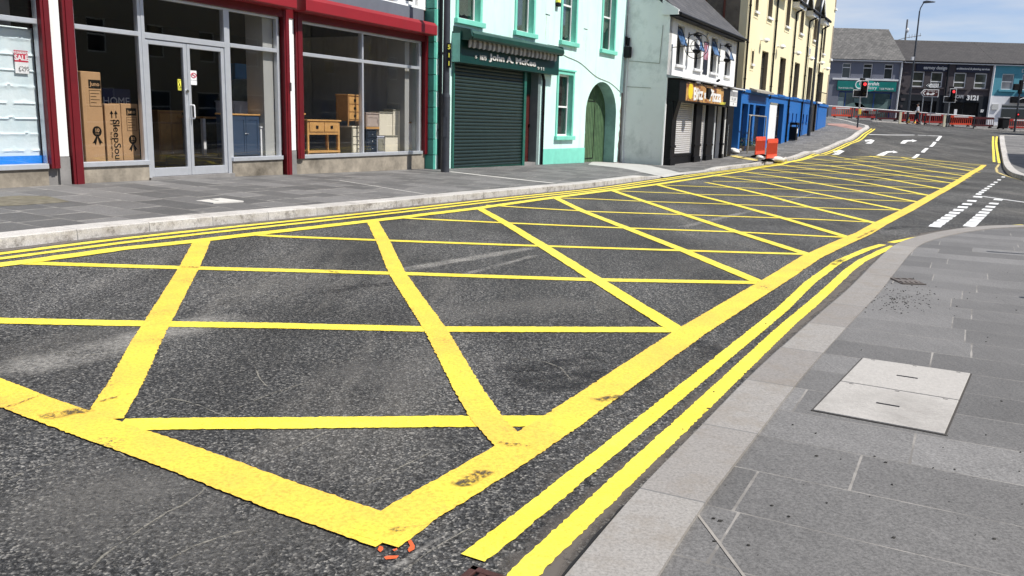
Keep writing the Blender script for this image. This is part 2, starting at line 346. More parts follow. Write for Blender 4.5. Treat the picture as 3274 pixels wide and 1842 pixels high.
def kerbmat(name, c0, c1, L=.92):
    m, t, n, l, b = nodes(name); u = n.new('ShaderNodeUVMap'); s = n.new('ShaderNodeSeparateXYZ'); l.new(u.outputs[0], s.inputs[0])
    q = mth(t, 'DIVIDE', s.outputs[0], L); f = mth(t, 'FRACT', q); cell = mth(t, 'FLOOR', q)
    wn = n.new('ShaderNodeTexWhiteNoise'); wn.noise_dimensions = '1D'; l.new(cell, wn.inputs['W'])
    v = vecs(t); c = ramp(t, wn.outputs['Value'], [(0, c0), (1, c1)])
    c = mix(t, 1., c, ramp(t, noise(t, v, 70, 4, .8), [(.34, g3(.70)), (.5, g3(1)), (.68, g3(1.24))]), 'MULTIPLY')
    c = mix(t, ramp(t, noise(t, v, 3., 7, .75), [(.48, g3(0)), (.70, g3(.55))]), c, (.2, .165, .125, 1))
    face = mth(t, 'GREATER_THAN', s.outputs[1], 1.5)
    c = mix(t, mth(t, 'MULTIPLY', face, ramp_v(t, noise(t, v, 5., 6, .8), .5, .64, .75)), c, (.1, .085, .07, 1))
    j = mth(t, 'LESS_THAN', mth(t, 'MINIMUM', f, mth(t, 'SUBTRACT', 1., f)), .006); c = mix(t, mth(t, 'MULTIPLY', j, .75), c, g3(.12))
    l.new(c, b.inputs['Base Color']); b.inputs['Roughness'].default_value = .75; bump(t, b, mth(t, 'SUBTRACT', noise(t, v, 70, 3), j), .2, .006); return m
def ramp_v(t, f, a, b_, v): return ramp(t, f, [(a, g3(0)), (b_, g3(v))])
def decal(name, col, lo, hi, scale=26, bigscale=1.6, rough=.8, st=(1, 1, 1), rot=0., soft=True, amax=.85):
    """worn marking: a real sheet with ragged holes"""
    m, t, n, l, b = nodes(name); v = vecs(t, st, (0, 0, rot)); f = mth(t, 'ADD', mth(t, 'MULTIPLY', noise(t, v, scale, 4, .75), .6), mth(t, 'MULTIPLY', noise(t, v, bigscale, 4, .6), .4))
    al = ramp(t, f, [(lo, g3(0)), (hi, g3(amax))])
    if soft:
        at_ = n.new('ShaderNodeAttribute'); at_.attribute_name = 'edge'; al = mth(t, 'MULTIPLY', al, mth(t, 'MINIMUM', mth(t, 'MULTIPLY', at_.outputs['Fac'], 1.7), 1.))
    l.new(al, b.inputs['Alpha']); b.inputs['Base Color'].default_value = col; b.inputs['Roughness'].default_value = rough; return m
M_asph = asphalt()
Y1, Y2 = (.80, .62, .05), (.83, .69, .075)
M_yel = paint('bright yellow road paint', Y1, Y2, .12, .68)
M_yelw = paint('trafficked yellow road paint', (.78, .49, .065), (.81, .60, .06), .45, .54)
M_white = paint('white road paint', (.72, .72, .7), (.8, .8, .79), .1, .66)
A_ST = math.radians(28)
M_pav = paving('grey granite paving', A_ST, .46, .75, 1.5, (.112, .108, .104), (.182, .176, .170), (.31, .29, .265))
M_pavl = paving('grey granite paving, far side', math.radians(26.5), .56, .5, 1.15, (.088, .086, .084), (.168, .163, .158), (.36, .34, .31), .020)
M_kerb = kerbmat('pale granite kerb', (.42, .40, .375), (.52, .495, .465))
M_kerbr = kerbmat('warm granite kerb', (.225, .208, .192), (.285, .268, .248))
m_gran = M_gran = mat('pale granite slab', (.56, .54, .50), .7, .1, 3, bmp=.15, dirt='#6a6258', damt=.35)

# ------------------------------------------------------------------ draping
def drape(name, boundary, spacing, lift, m, parent=None, holes=(), kind='structure', grade=None):
    """sheet following the ground inside a boundary polygon of world points"""
    B = [Vector(p[:2]) for p in boundary]; arr = np.array([p[:2] for p in boundary])
    x0, y0 = arr.min(0); x1, y1 = arr.max(0); P = []
    for x in np.arange(x0+spacing/2, x1, spacing):
        for y in np.arange(y0+spacing/2, y1, spacing): P.append(Vector((x, y)))
    n = len(B); edges = [(i, (i+1) % n) for i in range(n)]
    vs, es, fs, *_ = geometry.delaunay_2d_cdt(B+P, edges, [], 1, 1e-5)
    xy = np.array([tuple(v) for v in vs]); z = T(xy[:, 0], xy[:, 1])+(lift(xy) if callable(lift) else lift)
    me = bpy.data.meshes.new(name); me.from_pydata([(float(a), float(b), float(c)) for (a, b), c in zip(xy, z)], [], [tuple(f) for f in fs])
    me.materials.append(m); me.update()
    if len(me.polygons) and me.polygons[0].normal.z < 0: me.flip_normals()
    o = bpy.data.objects.new(name, me); C.objects.link(o)
    if parent: o.parent = parent
    if kind: o['kind'] = kind
    return o
def resample(P, step):
    P = np.asarray(P, float); out = [P[0]]
    for a, b in zip(P[:-1], P[1:]):
        L = np.linalg.norm(b-a); d = np.linalg.norm((a+b)/2); st = step if step else (.02 if d < 9 else .08 if d < 20 else .3)
        k = max(1, int(L/st)); out += [a+(b-a)*(i+1)/k for i in range(k)]
    return np.array(out)
def smooth(P, it=1):
    for _ in range(it):
        Q = [P[0]]
        for a, b in zip(P[:-1], P[1:]): Q += [a*.75+b*.25, a*.25+b*.75]
        P = np.array(Q+[P[-1]])
    return P
def normals(P):
    d = np.gradient(P, axis=0); d /= np.linalg.norm(d, axis=1)[:, None]+1e-9; return np.stack([d[:, 1], -d[:, 0]], 1)     # right of travel
class Sheets:
    def __init__(s): s.v = []; s.f = []; s.e = []
    def strip(s, P, width, lift, jit=.006, step=None, sm=0, cap=True):
        P = np.asarray(P, float)
        if sm: P = smooth(P, sm)
        P = resample(P, step); N = normals(P); n = len(P); D = np.linalg.norm(P, axis=1)
        wd = width*.5*np.ones(n)
        if jit:
            j1 = RNG.normal(0, jit, n); j2 = RNG.normal(0, jit, n); low = np.convolve(RNG.normal(0, jit*.7, n+8), np.ones(9)/3, 'valid')[:n]*.35; j1 *= .62; j2 *= .62
        else: j1 = j2 = low = np.zeros(n)
        L = P-N*(wd+j1+low)[:, None]; R_ = P+N*(wd+j2-low*.4)[:, None]
        k = len(s.v); mid = P
        for A in (L, mid, R_):
            z = T(A[:, 0], A[:, 1])+lift; s.v += [(float(a), float(b), float(c)) for (a, b), c in zip(A, z)]
        fade = np.minimum(np.arange(n), np.arange(n)[::-1])/max(1., n*.12); s.e += [0.]*n+list(np.minimum(fade, 1.))+[0.]*n
        for i in range(n-1):
            for q in (0, 1): s.f.append((k+q*n+i, k+(q+1)*n+i, k+(q+1)*n+i+1, k+q*n+i+1))
        return s
    def poly(s, P, lift):
        P = np.asarray(P, float); k = len(s.v); z = T(P[:, 0], P[:, 1])+lift; s.v += [(float(a), float(b), float(c)) for (a, b), c in zip(P, z)]
        s.e += [1.]*len(P)
        for t_ in geometry.tessellate_polygon([[Vector((a, b, 0)) for a, b in P]]): s.f.append(tuple(i+k for i in t_))
        return s
    def build(s, name, m, parent=None, kind='structure'):
        me = bpy.data.meshes.new(name); me.from_pydata(s.v, [], s.f); me.materials.append(m); me.update()
        ca = me.attributes.new('edge', 'FLOAT', 'POINT'); ca.data.foreach_set('value', [float(q) for q in s.e])
        bm_ = bmesh.new(); bm_.from_mesh(me)
        for f in bm_.faces:
            if f.normal.z < 0: f.normal_flip()
        bm_.to_mesh(me); bm_.free()
        o = bpy.data.objects.new(name, me); C.objects.link(o)
        if parent: o.parent = parent
        if kind: o['kind'] = kind
        return o
# the ground / road: one sheet out to the horizon
def axis(lo, hi, st, far): return np.concatenate([-np.geomspace(far, -lo+2, 14), np.arange(lo, hi+.01, st), np.geomspace(hi+4, far, 14)])
gx = axis(-12, 42, .5, 2600); gy = axis(-6, 84, .5, 2600)
XX, YY = np.meshgrid(gx, gy); ZZ = T(XX, YY)
nx, ny = len(gx), len(gy)
me = bpy.data.meshes.new('road'); me.from_pydata([(float(a), float(b), float(c)) for a, b, c in zip(XX.ravel(), YY.ravel(), ZZ.ravel())], [],
    [(j*nx+i, j*nx+i+1, (j+1)*nx+i+1, (j+1)*nx+i) for j in range(ny-1) for i in range(nx-1)])
me.materials.append(M_asph); me.polygons.foreach_set('use_smooth', [True]*len(me.polygons)); me.update()
road = bpy.data.objects.new('road', me); C.objects.link(road); road['kind'] = 'structure'

# kerbs: base line seen in the photo, top stone .3 wide
def kerb(name, P, m, width=.3, up=.115, face_up=None, side=-1, step=.25):
    """P: front base line; side -1 = pavement on the left of travel"""
    P = resample(P, step); N = normals(P)*side; n = len(P); s = np.concatenate([[0], np.cumsum(np.linalg.norm(np.diff(P, axis=0), axis=1))])
    up = np.interp(s, *zip(*up)) if isinstance(up, (list, tuple)) else up(P) if callable(up) else np.full(n, up)
    prof = [(-.004, -.06, 2.2), (0., None, 1.9), (.012, 0., 1.1), (width, 0.002, .1), (width, -.03, 0)]
    vs = []; uv = []
    for off, dz, vv in prof:
        A = P+N*off; z = T(A[:, 0], A[:, 1])
        z = z+(-.06 if dz == -.06 else up-.012 if dz is None else up+.004+dz)
        vs += [(float(a), float(b), float(c)) for (a, b), c in zip(A, z)]; uv += [(float(q), vv) for q in s]
    fs = [(k*n+i, k*n+i+1, (k+1)*n+i+1, (k+1)*n+i) for k in range(len(prof)-1) for i in range(n-1)]
    me = bpy.data.meshes.new(name); me.from_pydata(vs, [], fs); me.materials.append(m); ul = me.uv_layers.new(name='UVMap')
    for L in me.loops: ul.data[L.index].uv = uv[L.vertex_index]
    me.update(); bm_ = bmesh.new(); bm_.from_mesh(me); bmesh.ops.recalc_face_normals(bm_, faces=bm_.faces); bm_.to_mesh(me); bm_.free()
    o = bpy.data.objects.new(name, me); C.objects.link(o); o['kind'] = 'structure'; return P, N
kl_px = [(0, 797), (280, 763), (520, 738), (738, 716), (1000, 691), (1296, 661), (1490, 640), (1700, 619), (1900, 599), (2130, 566), (2248, 551.5), (2340, 540), (2425, 530), (2496, 519), (2560, 505), (2611, 491), (2660, 475), (2700, 459), (2740, 437), (2765, 421), (2779, 411)]
kl = G(kl_px); d0 = kl[0]-kl[1]; d0 /= np.linalg.norm(d0); kl = np.vstack([kl[0]+d0*12, kl])
tipP = G([(2776, 406), (2755, 401), (2731, 396), (2700, 388), (2673, 383)]); klf = np.vstack([smooth(kl, 2), tipP])
dl = np.linalg.norm(klf[-1]-klf[-2]); klf = np.vstack([klf, klf[-1]+(klf[-1]-klf[-2])/dl*14])
DA, DB = G([(2110, 570), (2262, 549)])
def dropf(xy):
    xy = np.asarray(xy, float); d = DB-DA; t_ = np.clip(((xy-DA)@d)/(d@d), 0, 1); q = np.clip(np.linalg.norm(xy-(DA+t_[:, None]*d), axis=1)/1.7, 0, 1); return 1-(3*q*q-2*q**3)
UPL = lambda P: .115-.083*dropf(P)
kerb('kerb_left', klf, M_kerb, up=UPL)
offL = np.array([-.893, .450])*22
drape('pavement_left', list(map(tuple, klf))+[tuple(klf[-1]+offL*.6), tuple(klf[0]+offL)], .5, lambda xy: .108-.083*dropf(xy), M_pavl)
kr_px = [(1823, 1842), (2012, 1615), (2120, 1501), (2226, 1392), (2410, 1199), (2575, 1050), (2650, 985), (2710, 934), (2770, 871), (2833, 808), (2870, 782), (2927, 763), (3011, 745), (3101, 732), (3191, 727), (3274, 726.5)]
kr = G(kr_px); d0 = kr[0]-kr[1]; d0 /= np.linalg.norm(d0); d1 = kr[-1]-kr[-2]; d1 /= np.linalg.norm(d1)
kr = np.vstack([kr[0]+d0*14, kr, kr[-1]+d1*6, kr[-1]+d1*22]); krf = smooth(kr, 2)
UPR = [(0, .045), (15, .04), (17, .032), (19, .030), (26, .032), (40, .06), (200, .08)]
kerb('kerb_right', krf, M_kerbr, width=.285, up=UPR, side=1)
def right_lift(): return .028
drape('pavement_right', list(map(tuple, krf))+[(40, 10), (40, -16), tuple(krf[0]+np.array([6, -4]))], .6, .028, M_pav)
# pavement on the far side of the side road
kf_px = [(3274, 577), (3240, 568), (3222, 558), (3212, 545), (3206, 520), (3200, 490), (3196, 462), (3194, 443), (3196, 437)]
kf = G(kf_px); kf = np.vstack([kf[0]+(kf[0]-kf[1])/np.linalg.norm(kf[0]-kf[1])*18, kf, kf[-1]+np.array([16., 1.2])]); kff = smooth(kf, 2)
kerb('kerb_side_street', kff, M_kerb, up=.145, side=1)
drape('pavement_side_street', list(map(tuple, kff))+[tuple(kff[0]+np.array([14, 22]))], .9, .135, M_pav)
# far pavement
ke_px = [(2600, 375), (2652, 379), (2789, 389), (2876, 395), (2960, 399.5), (3017, 404), (3114, 412), (3274, 421.6)]
ke = G(ke_px); ke = np.vstack([ke[0]+np.array([-14, .5]), ke, ke[-1]+np.array([30, -2])])
kerb('kerb_far', ke, M_kerb, width=.35, up=.1, side=-1)
drape('pavement_far', list(map(tuple, ke))+[(90, 96), (10, 96)], 1.5, .1, M_pavl)
red = Sheets()
drape('tactile_paving_red', list(map(tuple, G([(2645, 395), (2700, 396), (2755, 408), (2770, 413), (2748, 417), (2700, 408), (2647, 399.5)], .11))), .7, .116, mat('red blister paving', (.33, .19, .16), .8, .15))
drape('tactile_paving_buff', list(map(tuple, G([(2332, 499), (2352, 497), (2412, 508), (2425, 512), (2418, 514.5), (2392, 511)], .11))), .5, .113, mat('buff blister paving', (.62, .5, .16), .8, .15))
# pale granite bands across the left pavement
gb = Sheets()
for a, b, wd in (((1438, 549), (1772, 586), .16), ((1086, 577), (1366, 622), .04)): gb.strip(G([a, b], .11), wd, .111, 0, .3)
gb.build('granite_band', M_gran)
drape('crossover_paving', list(map(tuple, G([(1895, 519), (2045, 528), (2190, 551), (2125, 562), (1990, 541), (1880, 529)], .08))), .3, lambda xy: .1125-.083*dropf(xy), mat('pale crossover slabs', (.40, .39, .37), .8, .12, 1.2))

# kerb shadow painted as a black strip, cut joints in the paving, dusty gutters
kshd = Sheets(); kshd.strip(G([(1752, 1912), (1806, 1848), (1905, 1727), (2002, 1620)]), .03, .004, .003, .05); kshd.build('kerb_shadow_strip', mat('painted kerb shadow', (.008, .008, .008), .9, .2))
pj = Sheets()
for a, b in (((2223, 1634), (2385, 1850)),): pj.strip(G([a, b], .03), .012, .031, .001, .05)
pj.build('paving_joint', mat('pale mortar', (.27, .25, .225), .9, .2, 9))
def dust(name, P, off, wd, side, col, lo, hi):
    P = resample(P, .4); N_ = normals(P)*side; q = Sheets(); q.strip(P+N_*off, wd, .0022, .03, .1); q.build(name, decal(name+' dust', col, lo, hi, 20, 2.2))
dust('gutter_dust_right', krf, .10, .2, -1, (.125, .108, .092, 1), .3, .46); dust('gutter_dust_left', klf, .08, .15, 1, (.15, .13, .115, 1), .32, .46); dust('gutter_dust_right', krf, .3, .4, -1, (.11, .10, .09, 1), .5, .66)
ds = Sheets()
for a, b, wd in (((-60, 1720), (760, 1560), 1.0), ((500, 1830), (1180, 1640), .5), ((120, 1480), (520, 1620), .6), ((1100, 1240), (1560, 1130), .9), ((-40, 1150), (500, 1040), .8), ((1330, 1010), (1900, 960), .8), ((2060, 900), (2420, 770), .7), ((2300, 690), (2700, 590), 1.2), ((560, 930), (1100, 905), .6), ((2100, 640), (2500, 560), 1.2)):
    ds.strip(G([a, b]), wd, .0015, .03, .2)
ds.build('dusty_wear', decal('pale road dust', (.17, .162, .15, 1), .40, .66, 48, 1.1, amax=.5))
ck = Sheets()
for c_ in ([(220, 1449), (245, 1410), (300, 1370), (400, 1300), (480, 1262), (560, 1190), (640, 1150)], [(40, 1095), (110, 1085), (235, 1092), (330, 1160)], [(335, 1040), (415, 1000), (480, 1012), (560, 1046), (610, 1062)], [(560, 1045), (640, 1008), (700, 985), (780, 960)], [(400, 1420), (520, 1360), (640, 1330)], [(1000, 1449), (1060, 1400), (1150, 1345), (1190, 1325)], [(640, 920), (655, 960), (690, 985)],
    [(700, 1150), (830, 1080), (990, 1020)], [(480, 700), (640, 735), (760, 760)], [(80, 870), (180, 900), (330, 880)], [(1290, 900), (1400, 915), (1440, 960)], [(0, 1215), (80, 1180), (160, 1160)], [(900, 1230), (980, 1190), (1100, 1130)]):
    ck.strip(G([(x*1.2714, y*1.2714) for x, y in c_]), .010, .0028, .004, .03, sm=1)
ck.build('crack_seams', decal('pale crack filler', (.30, .28, .235, 1), .42, .56, 60, 9, amax=.7))
# ------------------------------------------------------------------ yellow markings
def ext(P, e): d = P[-1]-P[-2]; return np.vstack([P, P[-1]+d/np.linalg.norm(d)*e])
def X(pts, k=1.0): return G([(x*k, y*k) for x, y in pts])
D_ = 1.2714
box = Sheets()
bor = [(-90, 1220), (0, 1257), (140, 1312), (279, 1362), (520, 1446), (769, 1538), (940, 1603), (1100, 1658), (1233, 1703)]
bor2 = [(1228, 1708), (1330, 1637), (1473, 1553), (1640, 1455), (1800, 1350), (2000, 1212), (2212, 1065), (2380, 953), (2500, 884), (2606, 806), (2690, 764), (2761, 752), (2814, 717), (2901, 673), (2982, 627), (3075, 574), (3130, 541), (3146, 528)]
bor2 = [(1228, 1708), (1330, 1637), (1473, 1553), (1640, 1452), (1800, 1347), (2000, 1208), (2212, 1062), (2380, 958), (2500, 885), (2590, 826), (2680, 783), (2761, 748), (2814, 717), (2901, 673), (2982, 627), (3075, 574), (3130, 541), (3146, 528)]
bx1 = Sheets().strip(ext(G(bor), .05), .235, .009, .0042); bx1.strip(ext(G(bor2)[::-1], .07), .225, .0095, .0042, sm=0); bx1.build('box_junction_border', M_yelw)
bx3 = Sheets().strip(G([(3150, 529), (3031, 517.5), (2930, 506), (2814, 499.5), (2640, 497), (2600, 500)]), .16, .009, .008)
bx3.strip(G([(-90, 862), (0, 849), (143, 831), (388, 797), (621, 773), (815, 750), (1000, 729), (1288, 696), (1521, 668), (1754, 635), (1900, 616), (2099, 590.5), (2282, 562.5), (2425, 537), (2496, 527), (2600, 500)]), .2, .0085, .008)
bx3.build('box_junction_border', M_yel)
H = [[(384, 1360), (620, 1357), (900, 1355), (1400, 1350), (1767, 1349)],
     [(-60, 1025), (0, 1027), (890, 1043), (1367, 1054), (2149, 1056)],
     [(60, 842), (143, 844), (574, 857), (1000, 868), (1322, 877), (1907, 896), (2425, 905)],
     [(800, 751), (900, 757), (1210, 769), (1715, 787), (1900, 793), (2581, 814)],
     [(1270, 697), (1606, 713), (1900, 726), (2002, 730), (2360, 743), (2640, 757), (2715, 760)],
     [(1555, 657), (1591, 659), (1900, 677.5), (2180, 687), (2499, 698), (2640, 704), (2820, 713)],
     [(1790, 634), (1900, 637), (2033, 643.4), (2335, 654), (2583, 663.6), (2700, 668), (2895, 673)],
     [(1950, 610), (2164, 618.6), (2251, 623), (2443, 626), (2640, 635), (2895, 644), (2962, 647)],
     [(2095, 591.5), (2335, 600), (2537, 606), (2640, 610), (2788, 616), (2930, 620.6), (2978, 627)],
     [(2279, 580), (2434, 583), (2614, 587), (2764, 594.5), (2982, 601.7), (3030, 603)],
     [(2280, 563.6), (2474, 567), (2661, 570.6), (2741, 574), (2959, 580), (3058, 586)],
     [(2380, 551.5), (2640, 554), (2843, 561), (2973, 564), (3100, 571)],
     [(2430, 540), (2543, 543), (2660, 541.5), (2825, 545), (3002, 551), (3117, 557)],
     [(2482, 529.5), (2640, 531), (2750, 529), (3017, 536.5), (3132, 547)],
     [(2535, 519), (2657, 519.5), (2814, 517.7), (2959, 523.5), (3135, 529)],
     [(2583, 509), (2700, 510.5), (2800, 509), (2900, 510), (3040, 518)]]
hs = Sheets()
for k, p in enumerate(H): hs.strip(G(p), .165 if k < 3 else .14, .0055, .0042)
hs.build('box_junction_cross_lines', M_yel)
Vv = [[(646, 772), (605, 857), (465, 1100), (409, 1215), (330, 1345)],
      [(1191, 708), (1222, 767), (1271, 877), (1392, 1055), (1500, 1252), (1560, 1345), (1636, 1425)],
      [(1530, 666), (1618, 715), (1735, 787), (1907, 896), (2060, 992), (2185, 1070)],
      [(1775, 633), (1863, 676), (2002, 730), (2180, 800), (2425, 903)],
      [(1955, 609), (2055, 643), (2180, 685), (2366, 746), (2536, 800), (2592, 818)],
      [(2095, 590), (2210, 620), (2344, 654), (2505, 699), (2700, 757), (2724, 762)],
      [(2257, 584), (2360, 603.6), (2453, 626), (2583, 662), (2640, 675.7), (2820, 720)],
      [(2280, 560), (2428, 581), (2552, 608), (2640, 625), (2791, 655), (2892, 676)],
      [(2380, 551), (2499, 567), (2614, 587.5), (2785, 618), (2950, 650)],
      [(2432, 540.5), (2583, 557), (2700, 574), (2825, 596), (2985, 629)],
      [(2500, 529), (2640, 545), (2825, 571), (3028, 608)],
      [(2543, 519.5), (2640, 529), (2872, 559.7), (3060, 589)],
      [(2597, 508.5), (2727, 522), (2901, 554), (3083, 578)],
      [(2657, 499), (2850, 527), (3104, 566)],
      [(2782, 499.5), (2901, 516), (3130, 552)],
      [(2880, 503), (3000, 522), (3138, 542)]]
vs_ = Sheets()
for k, p in enumerate(Vv[:2]): vs_.strip(G(p), .17 if k else .19, .0075, .0045)
vs_.build('box_junction_diagonal_lines', M_yelw)
vs_ = Sheets()
for k, p in enumerate(Vv[2:]): vs_.strip(G(p), .15, .0075, .0042)
vs_.build('box_junction_diagonal_lines', M_yel)
# double yellow lines
dy = Sheets()
klr = resample(smooth(kl, 2), .5); NR = -normals(klr)
for a, b, wd in ((.27, .2, .115), (.51, .42, .115)):
    f = np.linspace(0, 1, len(klr)); off = a+(b-a)*f; dy.strip(klr-NR*off[:, None], wd, .0065, .006)
dy.build('double_yellow_line_left', M_yel)
dy = Sheets()
dy.strip(G([(1513, 1789), (1700, 1641), (1900, 1479), (2200, 1237), (2500, 991.6), (2590, 904), (2680, 838), (2770, 799), (2822, 783)]), .1, .0065, .004)
dy.strip(G([(1560, 1952), (1673, 1842), (1900, 1622), (2200, 1342), (2518, 1040), (2590, 979.5), (2650, 925.5), (2710, 868), (2755, 835), (2830, 799), (2858, 788)]), .1, .0065, .004)
dy.strip(G([(2847, 777), (2951, 757), (3056, 740), (3116, 731), (3190, 724), (3274, 720)]), .1, .0065, .004)
dy.build('double_yellow_line_right', M_yel)
dy = Sheets(); q8 = lambda p: [(2640+x/3.45, 380+y/3.45) for x, y in p]
dy.strip(G(q8([(1848, 195), (1845, 260), (1850, 350), (1858, 478)])), .13, .0065, .006); dy.strip(G(q8([(1888, 195), (1880, 260), (1895, 380), (1915, 490)])), .13, .0065, .006)
dy.build('double_yellow_line_side_street', M_yel)
fy = Sheets(); fy.strip(G(q8([(1915, 490), (1880, 545), (1890, 590), (1960, 620), (2060, 650), (2187, 688)])), .14, .0065, .006); fy.build('faded_yellow_line', decal('faded yellow paint', (.75, .6, .25, 1), .38, .52))
# white markings
wm = Sheets()
for p in ([(437, 273), (503, 275), (541, 240), (500, 228), (470, 231), (428, 235), (440, 252), (475, 247), (495, 248), (470, 258)], [(65, 395), (145, 396), (208, 358), (160, 346), (90, 352), (75, 364), (100, 374), (140, 367), (112, 380)]):
    s1 = Sheets().poly(G(q8(p)), .006); s1.build('left_turn_arrow', M_white)
for p in ([(820, 273), (873, 275), (905, 250), (955, 248), (955, 256), (1010, 244), (950, 228), (950, 236), (895, 235), (855, 240)], [(555, 405), (640, 408), (692, 374), (742, 370), (742, 379), (797, 371), (745, 351), (738, 359), (672, 359), (620, 376)]):
    Sheets().poly(G(q8(p)), .006).build('right_turn_arrow', M_white)
st = Sheets(); st.strip(G(q8([(478, 174), (978, 179)])), .22, .006, .004); st.strip(G(q8([(1018, 181), (1110, 184)])), .2, .006, .004); st.strip(G(q8([(1122, 185), (1282, 192)])), .2, .006, .004); st.build('stop_line', M_white)
cl = Sheets()
for a, b in (((1268, 192), (1228, 243)), ((1205, 256), (1158, 308)), ((1120, 325), (1068, 372)), ((1022, 392), (965, 437))): cl.strip(G(q8([a, b])), .2, .006, .004)
cl.build('centre_line', M_white)
gw = Sheets()
def blocks(p0, p1, n, w0, w1, h0, h1, sk):
    for i in range(n):
        t_ = i/(n-1); f_ = t_**.85; x = p0[0]+(p1[0]-p0[0])*f_; y = p0[1]+(p1[1]-p0[1])*f_; ww = w0+(w1-w0)*t_; hh = h0+(h1-h0)*t_
        gw.poly(G(q8([(x-ww/2+sk*hh, y-hh/2-ww*.03), (x+ww/2+sk*hh, y-hh/2+ww*.03), (x+ww/2-sk*hh, y+hh/2+ww*.05), (x-ww/2-sk*hh, y+hh/2-ww*.03)])), .006)
blocks((1958, 643), (1688, 832), 9, 38, 62, 9, 14, .5)
blocks((1678, 862), (1212, 1182), 11, 98, 136, 14, 26, .5)
blocks((1902, 893), (1592, 1178), 10, 98, 138, 14, 26, .5)
gw.build('give_way_line', M_white)
sw = Sheets(); sw.strip(G(q8([(1730, 858), (2187, 922), (2400, 952)])), .1, .006, .004); sw.build('side_street_centre_line', M_white)
# ghosts of older markings, tar and tyre patches: thin worn sheets
gh = Sheets()
for a, b, wd in (((-60, 1210), (780, 1005), .5), ((1240, 872), (1720, 790), .24), ((1480, 880), (1720, 815), .12), ((2175, 728), (2415, 672), .2), ((2490, 650), (2620, 615), .12), ((1230, 1842), (1440, 1700), .04)):
    gh.strip(G([a, b]), wd, .003, .02, .1)
gh.build('worn_line_remnants', decal('worn white line', (.42, .40, .365, 1), .40, .66, 44, 2.2, amax=.7))
dk = Sheets()
for a, b, wd in (((1640, 1230), (2080, 1210), .5), ((1010, 940), (1300, 905), .25), ((1600, 1190), (1950, 1150), .25), ((2830, 735), (2960, 728), .3), ((2200, 1090), (2300, 1150), .35), ((2300, 740), (2440, 770), .25), ((2740, 590), (2880, 560), .4)):
    dk.strip(G([a, ((a[0]+b[0])/2, (a[1]+b[1])/2-8), b]), wd, .0025, .03, .15, sm=1)
dk.build('tar_and_tyre_stains', decal('dark tyre scuffs', (.014, .014, .015, 1), .40, .64, 7, 1.4, amax=.8))
tm = Sheets()
for pts, wd in (([(395, 1350), (520, 1330), (640, 1310)], .012),): pass
sc1 = Sheets()
for a, b, wd in (((1470, 1565), (1560, 1510), .1), ((1590, 1425), (1700, 1430), .06), ((1900, 1290), (1990, 1270), .09), ((20, 1310), (130, 1268), .03), ((300, 1295), (420, 1262), .025), ((130, 1345), (300, 1310), .12), ((1258, 1712), (1300, 1690), .06), ((2660, 850), (2700, 828), .1), ((2740, 765), (2800, 735), .06), ((960, 855), (1090, 875), .04), ((560, 855), (640, 858), .07)):
    sc1.strip(G([a, b]), wd, .0125, .012, .03)
sc1.build('tyre_scuffs_on_paint', decal('scuffs on paint', (.06, .05, .04, 1), .47, .56, 42, 6))
og = Sheets()
q4 = lambda p: [(1100+x/3.22, 1392+y/3.22) for x, y in p]
for p in ([(345, 1190), (365, 1150), (400, 1160), (405, 1185), (375, 1215)], [(410, 1265), (450, 1252), (565, 1250), (540, 1280), (430, 1290)], [(500, 1190), (545, 1172), (548, 1190), (515, 1205)], [(655, 1100), (690, 1085), (728, 1150), (725, 1185), (670, 1215), (655, 1190), (680, 1150)]):
    og.poly(G(q4(p)), .005)
og.build('orange_spray_marks', decal('orange survey paint', (.75, .12, .03, 1), .36, .44, 60, 8))
# loose grit on the right pavement
gr = MB()
for _ in range(330):
    if random.random() < .8: px, py = random.gauss(2860, 75), random.gauss(950, 26)
    else: px, py = random.uniform(2150, 3270), random.uniform(860, 1800)
    p = G([(px, py)], .03)[0]; r = random.uniform(.002, .0065)
    gr.blob((p[0], p[1], float(T(*p))+.031), (r*random.uniform(.8, 2), r, r*.6), 5, 3, .3)
g_ = gr.build('grit', mat('dark grit', (.03, .028, .025), .9, .3), fix=False); g_['kind'] = 'stuff'
# ------------------------------------------------------------------ shared materials
K = S
m_alu = mat('brushed aluminium frame', (.62, .64, .67), .35, .06, 6, .55, .03)
m_red = mat('dark red painted steel', '#650d17', .42, .14, 4, 0, .05, dirt='#3a1416', damt=.35, streak=True)
m_redb = mat('red painted shutter box', '#8a1a22', .45, .07, 2, 0, .03, dirt='#6d2024', damt=.25, streak=True)
m_whitew = mat('white rendered wall', (.80, .80, .78), .75, .05, 1.2, 0, .25, 90, dirt='#8a857a', damt=.4, streak=True)
m_greyc = mat('grey concrete', (.22, .21, .20), .85, .25, 2, 0, .3, 40, dirt='#39332b', damt=.5)
m_plinth = mat('stained stone plinth', (.27, .235, .185), .88, .4, 2.6, 0, .5, 14, dirt='#2f281d', damt=.85)
m_mint = mat('mint painted render', (.61, .84, .78), .75, .06, 1.3, 0, .3, 70, dirt='#9c9a7c', damt=.45, streak=True)
m_teal = mat('teal painted trim', (.19, .60, .47), .6, .08, 3, 0, .12, 60, dirt='#4e7a63', damt=.4)
m_dgreen = mat('dark green paint', (.004, .042, .03), .45, .25, 3, 0, .06, dirt='#142c27', damt=.4)
m_black = mat('black gloss paint', (.006, .006, .007), .5, .3, 4, spec=.18)
m_blk2 = mat('dull black plastic', (.01, .01, .011), .6, .3, 4, spec=.2)
m_white = mat('white gloss paint', (.8, .8, .79), .4, .04, 4, dirt='#a39c8c', damt=.25)
m_slate = None
m_glassA = glass('shop window glass', (.97, .97, .97), .85); m_glassU = dark_glass('upper window glass')
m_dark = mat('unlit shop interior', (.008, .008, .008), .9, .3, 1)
m_floor = mat('worn shop floor', (.04, .034, .028), .7, .2, 2)
